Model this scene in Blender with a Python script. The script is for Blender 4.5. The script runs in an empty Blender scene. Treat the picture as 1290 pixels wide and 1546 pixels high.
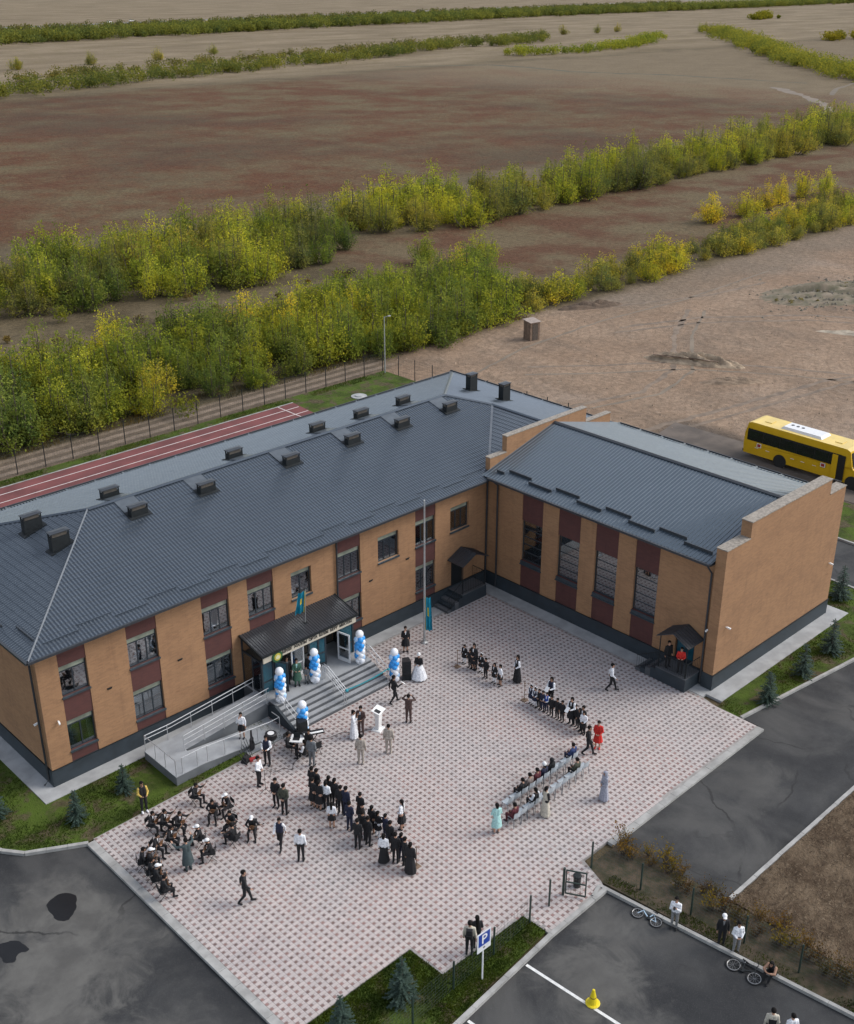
import bpy, bmesh, math, random
import numpy as np
from mathutils import Vector, Matrix
R_ = math.radians
random.seed(7); rng = np.random.default_rng(7)
scene = bpy.context.scene
COL = scene.collection

# ------------------------------------------------------------------ camera
cam = bpy.data.cameras.new('camera'); cam_o = bpy.data.objects.new('camera', cam); COL.objects.link(cam_o)
cam.sensor_fit = 'HORIZONTAL'; cam.sensor_width = 36.0; cam.lens = 49.04
cam.clip_start = 0.5; cam.clip_end = 12000
cam_o.location = (-48.48, -45.19, 35.70)
cam_o.rotation_euler = (R_(90 - 24.91), 0, R_(-43.77))
scene.camera = cam_o

# ------------------------------------------------------------------ sky, sun, exposure
SUN_AZ, SUN_EL = R_(-34), R_(43)           # azimuth measured from +X axis, so the sun stands over +X -Y
world = bpy.data.worlds.new('World'); scene.world = world; world.use_nodes = True
wn = world.node_tree; wn.nodes.clear()
sky = wn.nodes.new('ShaderNodeTexSky'); sky.sky_type = 'NISHITA'; sky.sun_disc = False
sky.sun_elevation = SUN_EL; sky.sun_rotation = R_(90) - SUN_AZ
sky.air_density = 1.0; sky.dust_density = 1.5; sky.ozone_density = 1.0
hs = wn.nodes.new('ShaderNodeHueSaturation'); hs.inputs['Saturation'].default_value = 0.48
bg = wn.nodes.new('ShaderNodeBackground'); bg.inputs['Strength'].default_value = 0.15
wo = wn.nodes.new('ShaderNodeOutputWorld')
wn.links.new(sky.outputs[0], hs.inputs['Color']); wn.links.new(hs.outputs[0], bg.inputs['Color']); wn.links.new(bg.outputs[0], wo.inputs['Surface'])
sun = bpy.data.lights.new('sun', 'SUN'); sun.energy = 1.3; sun.angle = R_(32); sun.color = (1.0, 0.95, 0.88)
sun_o = bpy.data.objects.new('sun', sun); COL.objects.link(sun_o)
sd = Vector((math.cos(SUN_EL)*math.cos(SUN_AZ), math.cos(SUN_EL)*math.sin(SUN_AZ), math.sin(SUN_EL)))
sun_o.rotation_euler = sd.to_track_quat('Z', 'Y').to_euler(); sun_o.location = (30, -40, 60)
scene.view_settings.view_transform = 'Standard'; scene.view_settings.look = 'None'
scene.view_settings.exposure = 0.66; scene.view_settings.gamma = 1.0
scene.render.engine = 'CYCLES'

# ------------------------------------------------------------------ object helpers
def ob(name, data=None, parent=None, loc=None, rz=0.0):
    o = bpy.data.objects.new(name, data); COL.objects.link(o)
    if parent is not None: o.parent = parent
    if loc is not None: o.location = loc
    if rz: o.rotation_euler = (0, 0, rz)
    return o
def tag(o, label=None, cat=None, group=None, kind=None):
    if label: o['label'] = label
    if cat: o['category'] = cat
    if group: o['group'] = group
    if kind: o['kind'] = kind
    return o
def thing(name, label, cat, loc=(0, 0, 0), rz=0.0, group=None):
    return tag(ob(name, None, None, loc, rz), label, cat, group)
def copy_tree(o, parent=None):
    c = o.copy(); COL.objects.link(c)
    if parent is not None: c.parent = parent
    for ch in o.children: copy_tree(ch, c)
    return c

class MB:
    """collects simple shapes into one mesh"""
    def __init__(s): s.v = []; s.f = []; s.m = []
    def add(s, vs, fs, mi=0):
        b = len(s.v); s.v += [tuple(p) for p in vs]
        s.f += [tuple(b + i for i in f) for f in fs]; s.m += [mi]*len(fs); return s
    def box(s, x0, x1, y0, y1, z0, z1, mi=0):
        if x0 > x1: x0, x1 = x1, x0
        if y0 > y1: y0, y1 = y1, y0
        return s.add([(x0,y0,z0),(x1,y0,z0),(x1,y1,z0),(x0,y1,z0),(x0,y0,z1),(x1,y0,z1),(x1,y1,z1),(x0,y1,z1)],
                     [(0,3,2,1),(4,5,6,7),(0,1,5,4),(1,2,6,5),(2,3,7,6),(3,0,4,7)], mi)
    def hexa(s, p, mi=0):   # 4 bottom + 4 top points
        return s.add(p, [(0,3,2,1),(4,5,6,7),(0,1,5,4),(1,2,6,5),(2,3,7,6),(3,0,4,7)], mi)
    def quad(s, a, b, c, d, mi=0): return s.add([a, b, c, d], [(0,1,2,3)], mi)
    def bar(s, p, q, w, h=None, mi=0, up=(0,0,1)):
        p = Vector(p); q = Vector(q); d = (q - p).normalized(); h = w if h is None else h
        u = Vector(up)
        if abs(d.dot(u)) > .98: u = Vector((0,1,0))
        a = d.cross(u).normalized(); b = a.cross(d).normalized(); a *= w/2; b *= h/2
        return s.hexa([p-a-b, p+a-b, q+a-b, q-a-b, p-a+b, p+a+b, q+a+b, q-a+b], mi)
    def tube(s, pts, r, n=6, mi=0, cap=True):
        pts = [Vector(p) for p in pts]; rs = r if isinstance(r, (list, tuple)) else [r]*len(pts)
        rings = []
        for i, p in enumerate(pts):
            d = (pts[min(i+1, len(pts)-1)] - pts[max(i-1, 0)])
            d = d.normalized() if d.length > 1e-9 else Vector((0,0,1))
            u = Vector((0,0,1)) if abs(d.z) < .95 else Vector((1,0,0))
            a = d.cross(u).normalized(); b = a.cross(d)
            rings.append([p + (a*math.cos(t) + b*math.sin(t))*rs[i] for t in [2*math.pi*k/n for k in range(n)]])
        vs = [p for rg in rings for p in rg]; fs = []
        for i in range(len(pts)-1):
            for k in range(n):
                k2 = (k+1) % n; fs.append((i*n+k, i*n+k2, (i+1)*n+k2, (i+1)*n+k))
        if cap: fs.append(tuple(range(n-1, -1, -1))); fs.append(tuple((len(pts)-1)*n+k for k in range(n)))
        fs = [tuple(reversed(f)) for f in fs]
        return s.add(vs, fs, mi)
    def lathe(s, prof, n=12, c=(0,0), mi=0, sx=1., sy=1., cap=True):
        vs = []; fs = []
        for (r, z) in prof:
            for k in range(n):
                t = 2*math.pi*k/n; vs.append((c[0]+r*math.cos(t)*sx, c[1]+r*math.sin(t)*sy, z))
        for i in range(len(prof)-1):
            for k in range(n):
                k2 = (k+1) % n; fs.append((i*n+k, i*n+k2, (i+1)*n+k2, (i+1)*n+k))
        if cap: fs.append(tuple(range(n-1, -1, -1))); fs.append(tuple((len(prof)-1)*n+k for k in range(n)))
        return s.add(vs, fs, mi)
    def prism(s, poly, z0, z1, mi=0):
        n = len(poly); vs = [(x, y, z0) for x, y in poly] + [(x, y, z1) for x, y in poly]
        return s.add(vs, [tuple(range(n-1, -1, -1)), tuple(range(n, 2*n))] + [(i, (i+1) % n, n+(i+1) % n, n+i) for i in range(n)], mi)
    def ball(s, c, r, mi=0, nu=8, nv=6, sz=1.0):
        vs = [(c[0], c[1], c[2]-r*sz)]; fs = []
        for i in range(1, nv):
            a = math.pi*i/nv
            for k in range(nu):
                t = 2*math.pi*k/nu; vs.append((c[0]+r*math.sin(a)*math.cos(t), c[1]+r*math.sin(a)*math.sin(t), c[2]-r*sz*math.cos(a)))
        vs.append((c[0], c[1], c[2]+r*sz)); top = len(vs)-1
        for k in range(nu):
            k2 = (k+1) % nu; fs.append((0, 1+k2, 1+k)); fs.append((top, 1+(nv-2)*nu+k, 1+(nv-2)*nu+k2))
            for i in range(nv-2): fs.append((1+i*nu+k, 1+i*nu+k2, 1+(i+1)*nu+k2, 1+(i+1)*nu+k))
        return s.add(vs, fs, mi)
    def mesh(s, name, mats, smooth=False):
        me = bpy.data.meshes.new(name); me.from_pydata(s.v, [], s.f)
        for m in (mats if isinstance(mats, (list, tuple)) else [mats]): me.materials.append(m)
        me.polygons.foreach_set('material_index', s.m)
        if smooth: me.polygons.foreach_set('use_smooth', [True]*len(s.f))
        me.update(); return me
    def build(s, name, mats, parent=None, smooth=False, loc=None, rz=0.0):
        return ob(name, s.mesh(name, mats, smooth), parent, loc, rz)

# ------------------------------------------------------------------ material helpers
def nt(name):
    m = bpy.data.materials.new(name); m.use_nodes = True; t = m.node_tree; t.nodes.clear()
    out = t.nodes.new('ShaderNodeOutputMaterial'); return m, t, out
def N(t, typ, **kw):
    n = t.nodes.new(typ)
    for k, v in kw.items():
        if k.startswith('i_'): n.inputs[k[2:].replace('_', ' ')].default_value = v
        else: setattr(n, k, v)
    return n
def L(t, a, b): t.links.new(a, b)
def c4(c): return (c[0], c[1], c[2], 1.0)
def noise(t, vec, scale, detail=4., rough=.55, dist=0.):
    n = N(t, 'ShaderNodeTexNoise'); n.inputs['Scale'].default_value = scale; n.inputs['Detail'].default_value = detail
    n.inputs['Roughness'].default_value = rough; n.inputs['Distortion'].default_value = dist
    if vec is not None: L(t, vec, n.inputs['Vector'])
    return n.outputs['Fac']
def ramp(t, fac, a, b, lo=0., hi=1.):
    r = N(t, 'ShaderNodeMapRange', interpolation_type='SMOOTHSTEP'); L(t, fac, r.inputs['Value'])
    r.inputs['From Min'].default_value = a; r.inputs['From Max'].default_value = b
    r.inputs['To Min'].default_value = lo; r.inputs['To Max'].default_value = hi
    return r.outputs['Result']
def math_(t, op, a, b=None):
    m = N(t, 'ShaderNodeMath', operation=op)
    for i, x in enumerate((a, b)):
        if x is None: continue
        if isinstance(x, (int, float)): m.inputs[i].default_value = x
        else: L(t, x, m.inputs[i])
    return m.outputs[0]
def mix(t, fac, a, b, mode='MIX'):
    m = N(t, 'ShaderNodeMix', data_type='RGBA', blend_type=mode)
    if isinstance(fac, (int, float)): m.inputs[0].default_value = fac
    else: L(t, fac, m.inputs[0])
    for i, x in ((6, a), (7, b)):
        if isinstance(x, (tuple, list)): m.inputs[i].default_value = c4(x)
        else: L(t, x, m.inputs[i])
    return m.outputs[2]
def pos(t, scale=None):
    g = N(t, 'ShaderNodeNewGeometry').outputs['Position']
    if scale:
        mp = N(t, 'ShaderNodeMapping'); mp.inputs['Scale'].default_value = scale; L(t, g, mp.inputs['Vector']); return mp.outputs[0]
    return g
def objc(t): return N(t, 'ShaderNodeTexCoord').outputs['Object']
def bsdf(t, out, col, rough=.6, metal=0., bump=None, bstr=.3, bdist=.02, spec=.5):
    p = N(t, 'ShaderNodeBsdfPrincipled')
    if isinstance(col, (tuple, list)): p.inputs['Base Color'].default_value = c4(col)
    else: L(t, col, p.inputs['Base Color'])
    if isinstance(rough, (int, float)): p.inputs['Roughness'].default_value = rough
    else: L(t, rough, p.inputs['Roughness'])
    p.inputs['Metallic'].default_value = metal; p.inputs['Specular IOR Level'].default_value = spec
    if bump is not None:
        b = N(t, 'ShaderNodeBump'); b.inputs['Strength'].default_value = bstr; b.inputs['Distance'].default_value = bdist
        L(t, bump, b.inputs['Height']); L(t, b.outputs[0], p.inputs['Normal'])
    L(t, p.outputs[0], out.inputs['Surface']); return p
def mat(name, c, var=.15, scale=4., rough=.6, metal=0., bump=0., c2=None, world=False, spec=.5, stretch=None):
    m, t, out = nt(name)
    v = pos(t, stretch) if world else objc(t)
    n = noise(t, v, scale, 5.)
    f = ramp(t, n, .3, .7)
    a = tuple(x*(1-var) for x in c) if c2 is None else c
    b = tuple(min(x*(1+var), 1) for x in c) if c2 is None else c2
    col = mix(t, f, a, b)
    rr = ramp(t, n, .2, .8, max(rough-.08, 0.02), min(rough+.08, 1))
    bsdf(t, out, col, rr, metal, noise(t, v, scale*6, 4.) if bump else None, bump or .1, .02, spec)
    return m

MT = {}
MT['slate'] = mat('slate_paint', (.026,.036,.045), .18, 2., .62, world=True)              # plinth cladding
MT['frame'] = mat('window_frame', (.026,.034,.042), .12, 6., .4)
MT['dark'] = mat('dark_metal', (.013,.016,.018), .2, 6., .6, spec=.3)
MT['darker'] = mat('vent_interior', (.10,.085,.07), .2, 6., .8)
MT['gutter'] = mat('gutter_paint', (.030,.034,.040), .15, 6., .4)
MT['cap'] = mat('ridge_cap', (.115,.128,.145), .12, 3., .45)
MT['flash'] = mat('flashing', (.085,.10,.115), .12, 3., .35)
MT['steel'] = mat('stainless_tube', (.50,.51,.52), .08, 8., .42, metal=.6)
MT['concrete'] = mat('concrete', (.34,.345,.345), .16, 1.1, .85, bump=.15, world=True)
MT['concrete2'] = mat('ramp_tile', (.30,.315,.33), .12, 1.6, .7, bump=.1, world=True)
MT['kerb'] = mat('kerb_concrete', (.33,.325,.31), .2, 1.4, .9, bump=.2, world=True)
MT['coping'] = mat('coping', (.27,.238,.20), .28, 7., .85, bump=.3, world=True)
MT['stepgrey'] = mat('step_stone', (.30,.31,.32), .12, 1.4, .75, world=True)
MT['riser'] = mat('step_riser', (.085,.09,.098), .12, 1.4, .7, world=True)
MT['white'] = mat('white_paint', (.78,.78,.77), .05, 3., .5)
MT['blackp'] = mat('black_plastic', (.014,.014,.016), .2, 6., .5)
MT['black'] = mat('black_cloth_thing', (.012,.012,.014), .25, 9., .85)
MT['postgreen'] = mat('post_green', (.018,.035,.028), .2, 5., .5)
MT['wire'] = mat('wire_green', (.05,.07,.06), .2, 5., .5)
MT['wood'] = mat('weathered_wood', (.17,.115,.08), .3, 3., .85, bump=.2)
MT['yellow'] = mat('bus_yellow', (.66,.40,.012), .06, .8, .35)
MT['busroof'] = mat('bus_roof', (.70,.52,.16), .1, .7, .45)
MT['busglass'] = mat('bus_glass', (.012,.014,.016), .2, 2., .12)
MT['tyre'] = mat('tyre_rubber', (.018,.018,.018), .2, 5., .8)
MT['rim'] = mat('wheel_rim', (.42,.42,.42), .15, 6., .4, metal=.6)
MT['bluesign'] = mat('sign_blue', (.012,.05,.30), .06, 3., .4)
MT['signback'] = mat('sign_white', (.66,.68,.70), .05, 3., .45)
MT['flagblue'] = mat('flag_cloth', (.0,.20,.30), .15, 3., .75)
MT['flagyellow'] = mat('flag_gold', (.70,.52,.03), .1, 3., .75)
MT['sand'] = mat('sign_board_cream', (.52,.47,.38), .06, 2., .6)
MT['letter'] = mat('sign_letters', (.035,.03,.026), .1, 4., .6)
MT['bal_b'] = mat('balloon_blue', (.04,.32,.78), .06, 3., .3)
MT['bal_l'] = mat('balloon_pale', (.42,.62,.86), .08, 3., .3)
MT['bal_w'] = mat('balloon_white', (.78,.80,.84), .04, 3., .3)
MT['line'] = mat('road_paint', (.66,.66,.64), .14, 5., .7, world=True)
MT['trackline'] = mat('track_paint', (.62,.56,.53), .12, 2., .8, world=True)
MT['track'] = mat('track_rubber', (.155,.048,.046), .22, .5, .9, bump=.1, world=True)
MT['instr'] = mat('lute_wood', (.13,.062,.028), .25, 6., .4)
MT['mound'] = mat('spoil_soil', (.27,.20,.14), .3, .8, .95, bump=.6, world=True)
MT['rubble'] = mat('rubble_stone', (.150,.132,.102), .35, 2., .95, bump=.5)
MT['chairwhite'] = mat('chair_plastic', (.40,.44,.47), .12, 5., .5)
MT['chairleg'] = mat('chair_leg', (.10,.13,.16), .15, 6., .4, metal=.4)
MT['conegreen'] = mat('cone_yellow', (.70,.55,.01), .06, 4., .5)
MT['lampmetal'] = mat('galvanised', (.40,.41,.41), .1, 4., .45, metal=.5)
MT['curtain'] = mat('curtain_cloth', (.50,.52,.53), .15, 3., .9)
MT['transom'] = mat('transom_panel', (.215,.235,.185), .3, 1.6, .6, world=True)
MT['gsill'] = mat('sill_panel', (.035,.048,.058), .15, 4., .35)
MT['room'] = mat('room_wall', (.46,.44,.42), .3, .7, .9, world=True)
MT['doorwhite'] = mat('door_white', (.70,.71,.72), .05, 4., .45)
MT['bark'] = mat('bark', (.085,.066,.052), .3, 5., .95, bump=.4)
MT['drum'] = mat('drum_skin', (.70,.70,.70), .05, 5., .5)
MT['red'] = mat('red_case', (.35,.03,.03), .1, 5., .5)

def make_brick(name, c1, c2, mortar, dirt):
    m, t, out = nt(name); g = pos(t)
    sp = N(t, 'ShaderNodeSeparateXYZ'); L(t, g, sp.inputs[0])
    cb = N(t, 'ShaderNodeCombineXYZ'); L(t, math_(t, 'ADD', sp.outputs[0], sp.outputs[1]), cb.inputs[0]); L(t, sp.outputs[2], cb.inputs[1])
    br = N(t, 'ShaderNodeTexBrick'); L(t, cb.outputs[0], br.inputs['Vector'])
    br.inputs['Color1'].default_value = c4(c1); br.inputs['Color2'].default_value = c4(c2); br.inputs['Mortar'].default_value = c4(mortar)
    br.inputs['Scale'].default_value = 1.0; br.inputs['Mortar Size'].default_value = .005; br.inputs['Mortar Smooth'].default_value = .3
    br.inputs['Brick Width'].default_value = .26; br.inputs['Row Height'].default_value = .077; br.inputs['Bias'].default_value = 0.1
    n1 = noise(t, pos(t, (1, 1, 1.6)), .55, 6., .65); n2 = noise(t, pos(t, (.6, .6, 4.)), 1.1, 4., .6)
    col = mix(t, ramp(t, n1, .40, .75, 0, .55), br.outputs['Color'], mix(t, 1.0, br.outputs['Color'], dirt, 'MULTIPLY'))
    col = mix(t, ramp(t, n2, .55, .8, 0, .45), col, mix(t, 1.0, col, (1.18,1.12,1.0), 'MULTIPLY'))
    n4 = noise(t, pos(t, (2.2, 2.2, .16)), 1.4, 4., .6)
    col = mix(t, ramp(t, n4, .50, .72, 0, .38), col, mix(t, 1., col, (.74,.72,.74), 'MULTIPLY'))
    n3 = noise(t, pos(t, (1., 1., 3.)), 1.6, 3., .5)
    col = mix(t, ramp(t, n3, .68, .76, 0, .5), col, mix(t, 1., col, (.62,.52,.5), 'MULTIPLY'))
    bsdf(t, out, col, .85, bump=br.outputs['Fac'], bstr=-.25, bdist=.006)
    return m
MT['brick'] = make_brick('tan_brick', (.345,.188,.092), (.284,.153,.076), (.32,.20,.12), (.70,.68,.70))
MT['brickred'] = make_brick('maroon_brick', (.098,.034,.029), (.080,.029,.026), (.085,.036,.031), (.75,.78,.8))

def roofmat(name, c, c2, coat=.8):
    m, t, out = nt(name)
    n1 = noise(t, pos(t), .35, 6., .65); n2 = noise(t, pos(t), 3., 3.)
    col = mix(t, ramp(t, n1, .3, .75), c, c2)
    col = mix(t, ramp(t, n2, .45, .7, 0, .25), col, tuple(x*1.3 for x in c2))
    p = bsdf(t, out, col, ramp(t, n2, .2, .8, .30, .44), 0., spec=.7); p.inputs['Coat Weight'].default_value = coat; p.inputs['Coat Tint'].default_value = (.88,.95,1,1); p.inputs['Specular Tint'].default_value = (.92,.96,1,1); p.inputs['Coat IOR'].default_value = 1.5; p.inputs['Coat Roughness'].default_value = .16; return m
MT['roof'] = roofmat('roof_metal_tile', (.029,.036,.046), (.038,.046,.057))
MT['gymroof'] = roofmat('gym_roof_sheet', (.043,.058,.072), (.052,.068,.083))
MT['canopy'] = roofmat('canopy_sheet', (.026,.028,.033), (.034,.036,.042), .05)

def glassmat(name, tint, rough=.03, base=.26):
    m, t, out = nt(name)
    tr = N(t, 'ShaderNodeBsdfTransparent'); tr.inputs[0].default_value = c4(tint)
    gl = N(t, 'ShaderNodeBsdfGlossy'); gl.inputs['Roughness'].default_value = rough; gl.inputs['Color'].default_value = (.9,.95,1,1)
    fr = N(t, 'ShaderNodeFresnel'); fr.inputs[0].default_value = 1.5
    nb = N(t, 'ShaderNodeBump'); nb.inputs['Strength'].default_value = .02; nb.inputs['Distance'].default_value = .02
    L(t, noise(t, pos(t), .7, 0.), nb.inputs['Height']); L(t, nb.outputs[0], gl.inputs['Normal'])
    ms = N(t, 'ShaderNodeMixShader'); L(t, math_(t, 'ADD', fr.outputs[0], base), ms.inputs[0]); L(t, tr.outputs[0], ms.inputs[1]); L(t, gl.outputs[0], ms.inputs[2])
    L(t, ms.outputs[0], out.inputs['Surface']); return m
MT['glass'] = glassmat('window_glass', (.66,.71,.72))
MT['glassclear'] = glassmat('rail_glass', (.80,.85,.86), .05, .03)

def blueglass():
    m, t, out = nt('blue_tint_glass'); tr = N(t, 'ShaderNodeBsdfTransparent'); tr.inputs[0].default_value = (.10,.42,.55,1)
    p = N(t, 'ShaderNodeBsdfPrincipled'); L(t, mix(t, ramp(t, noise(t, pos(t), 1.1, 3.), .3, .7), (.012,.075,.115), (.020,.120,.165)), p.inputs['Base Color']); p.inputs['Roughness'].default_value = .06; p.inputs['Specular IOR Level'].default_value = .8
    ms = N(t, 'ShaderNodeMixShader'); ms.inputs[0].default_value = .78; L(t, tr.outputs[0], ms.inputs[1]); L(t, p.outputs[0], ms.inputs[2]); L(t, ms.outputs[0], out.inputs['Surface']); return m
MT['glassblue'] = blueglass()

def leafmat(name):
    m, t, out = nt(name)
    oi = N(t, 'ShaderNodeObjectInfo')
    n = noise(t, objc(t), .9, 3.); n2 = noise(t, objc(t), 7., 2.)
    col = mix(t, ramp(t, n, .35, .65), mix(t, 1., oi.outputs['Color'], (.62,.72,.8), 'MULTIPLY'), mix(t, 1., oi.outputs['Color'], (1.45,1.3,.9), 'MULTIPLY'))
    col = mix(t, ramp(t, n2, .4, .7, 0, .5), col, mix(t, 1., col, (1.4,1.3,1.05), 'MULTIPLY'))
    n0 = noise(t, pos(t), .045, 3., .6); col = mix(t, 1., col, mix(t, ramp(t, n0, .32, .68), (.72,.80,.95), (1.32,1.22,1.0)), 'MULTIPLY')
    d = N(t, 'ShaderNodeBsdfDiffuse'); tl = N(t, 'ShaderNodeBsdfTranslucent'); L(t, col, d.inputs[0]); L(t, col, tl.inputs[0])
    ms = N(t, 'ShaderNodeMixShader'); ms.inputs[0].default_value = .42; L(t, d.outputs[0], ms.inputs[1]); L(t, tl.outputs[0], ms.inputs[2])
    L(t, ms.outputs[0], out.inputs['Surface']); return m
MT['leaf'] = leafmat('leaves')
# ================================================================== SETTING
def groundmat():
    m, t, out = nt('open_land'); g = pos(t)
    sp = N(t, 'ShaderNodeSeparateXYZ'); L(t, g, sp.inputs[0]); X, Y = sp.outputs[0], sp.outputs[1]
    nb = noise(t, g, .02, 5., .6); nm = noise(t, g, .09, 5., .6); nf = noise(t, g, .6, 5., .65); nd = noise(t, g, 2.6, 4., .6)
    def half(ax, ay, c, w, amp=8., ns=nb):         # 1 where ax*x+ay*y > c
        e = math_(t, 'ADD', math_(t, 'ADD', math_(t, 'MULTIPLY', X, ax), math_(t, 'MULTIPLY', Y, ay)), math_(t, 'MULTIPLY', math_(t, 'SUBTRACT', ns, .5), amp*2))
        return ramp(t, e, c-w, c+w)
    def both(*a):
        r = a[0]
        for b in a[1:]: r = math_(t, 'MULTIPLY', r, b)
        return r
    # dry steppe
    streak = noise(t, pos(t, (.35, 1., 1.)), .05, 5., .6)
    col = mix(t, ramp(t, streak, .3, .7), (.150,.116,.072), (.240,.190,.126))
    col = mix(t, ramp(t, nm, .45, .75, 0, .7), col, (.150,.118,.060))
    near = half(0, -1, -330, 14.)                 # everything nearer than the far belt
    dry = mix(t, ramp(t, nm, .3, .7), (.085,.066,.038), (.150,.118,.072))
    col = mix(t, near, col, dry)
    # russet field
    st2 = noise(t, g, .050, 8., .68); st3 = noise(t, g, .013, 5., .6)
    rus = mix(t, ramp(t, st2, .38, .62), (.102,.043,.020), (.132,.102,.055))
    rus = mix(t, ramp(t, st3, .45, .62, 0, .65), rus, (.066,.043,.027))
    rus = mix(t, ramp(t, nm, .48, .72, 0, .55), rus, (.115,.048,.025))
    rus = mix(t, ramp(t, nf, .45, .75, 0, .35), rus, (.130,.104,.060))
    rus = mix(t, ramp(t, nd, .42, .72, 0, .55), rus, (.060,.042,.028))
    rus = mix(t, ramp(t, noise(t, g, .28, 4., .7), .5, .72, 0, .5), rus, (.122,.048,.022))
    fld = both(half(0, 1, 117, 5., 7.), half(.05, -1, -306, 8., 14.), half(-.42, 1, 9, 5., 9.), half(-1, 0, -322, 6., 9.))
    col = mix(t, fld, col, rus)
    grey = both(half(.25, 1, 322, 25., 25.), half(.05, -1, -318, 6., 10.), half(0,-1,-345,5.))
    col = mix(t, math_(t, 'MULTIPLY', both(half(1, .25, 330, 50., 40.), half(0, -1, -320, 8.)), .55), col, (.200,.155,.100))
    # strip between the two tree rows
    band = both(half(0, 1, 52, 4., 6.), half(0, -1, -86, 4., 6.), half(1, 0, 52, 5., 6.))
    col = mix(t, band, col, mix(t, ramp(t, nm, .38, .62), (.105,.054,.031), (.135,.103,.060)))
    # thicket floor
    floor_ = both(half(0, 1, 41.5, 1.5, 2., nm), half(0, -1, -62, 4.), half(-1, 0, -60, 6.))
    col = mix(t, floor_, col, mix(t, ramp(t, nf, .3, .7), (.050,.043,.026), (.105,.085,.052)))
    # bare yard behind the gym
    soil = mix(t, ramp(t, nm, .3, .7), (.245,.170,.116), (.310,.226,.160))
    soil = mix(t, ramp(t, noise(t, pos(t, (1., .45, 1.)), .16, 5., .65), .42, .72, 0, .75), soil, (.180,.135,.100))
    soil = mix(t, ramp(t, noise(t, pos(t, (.8, .8, 1.)), .045, 4., .6), .52, .70, 0, .6), soil, (.315,.255,.205))
    soil = mix(t, ramp(t, nf, .52, .8, 0, .6), soil, (.150,.110,.080))
    soil = mix(t, ramp(t, nd, .55, .78, 0, .6), soil, (.145,.105,.075))
    soil = mix(t, ramp(t, noise(t, pos(t, (1., .3, 1.)), 1.1, 4., .7, 1.5), .58, .72, 0, .55), soil, (.335,.265,.200))
    wv = N(t, 'ShaderNodeTexWave', wave_type='BANDS', bands_direction='X'); wv.inputs['Scale'].default_value = .22; wv.inputs['Distortion'].default_value = 14.; wv.inputs['Detail'].default_value = 2.; wv.inputs['Detail Scale'].default_value = .25
    mp = N(t, 'ShaderNodeMapping'); mp.inputs['Rotation'].default_value = (0, 0, R_(62)); L(t, g, mp.inputs['Vector']); L(t, mp.outputs[0], wv.inputs['Vector'])
    soil = mix(t, math_(t, 'MULTIPLY', ramp(t, wv.outputs['Fac'], .88, 1., 0, .28), ramp(t, nm, .4, .6)), soil, (.175,.120,.082))
    yard = both(half(0, -1, -41.0, 1.6, 2.5, nm), half(1, 0, 14.5, .8, 1., nm))
    gedge = both(half(0, 1, 33., 4., 6., nm), half(1, 0, 58, 5., 4., nm))
    soil = mix(t, math_(t, 'MULTIPLY', gedge, .7), soil, (.175,.140,.105))
    wet = both(half(-1, 0, -34.8, 1.2, 1.5, nm), half(1, 0, 27.5, 1.2, 1.5, nm), half(0, -1, -9, 2., 2., nm))
    soil = mix(t, wet, soil, mix(t, ramp(t, nf, .3, .7), (.088,.070,.056), (.125,.100,.080)))
    col = mix(t, yard, col, soil)
    # dirt road behind the fence
    road = both(half(0, 1, 37.6, .5, .5, nm), half(0, -1, -41.4, .8, .8, nm), half(-1, 0, -27, 2., 2.))
    rut = N(t, 'ShaderNodeTexWave', wave_type='BANDS', bands_direction='Y'); rut.inputs['Scale'].default_value = .24; rut.inputs['Distortion'].default_value = 1.2; rut.inputs['Detail Scale'].default_value = .3; L(t, g, rut.inputs['Vector'])
    col = mix(t, road, col, mix(t, ramp(t, rut.outputs['Fac'], .3, .8), (.135,.105,.078), (.235,.185,.142)))
    ng = noise(t, g, 1.6, 6., .75); col = mix(t, 1., col, mix(t, ramp(t, ng, .28, .72), (.76,.76,.76), (1.22,1.20,1.18)), 'MULTIPLY')
    h = math_(t, 'ADD', math_(t, 'MULTIPLY', nf, .6), math_(t, 'MULTIPLY', ng, .5))
    bsdf(t, out, col, .96, bump=h, bstr=.9, bdist=.45, spec=.15)
    return m
MT['land'] = groundmat()
tag(MB().quad((-3000,-1500,-.16), (9000,-1500,-.16), (9000,9000,-.16), (-3000,9000,-.16)).build('ground', MT['land']), kind='structure')

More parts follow.
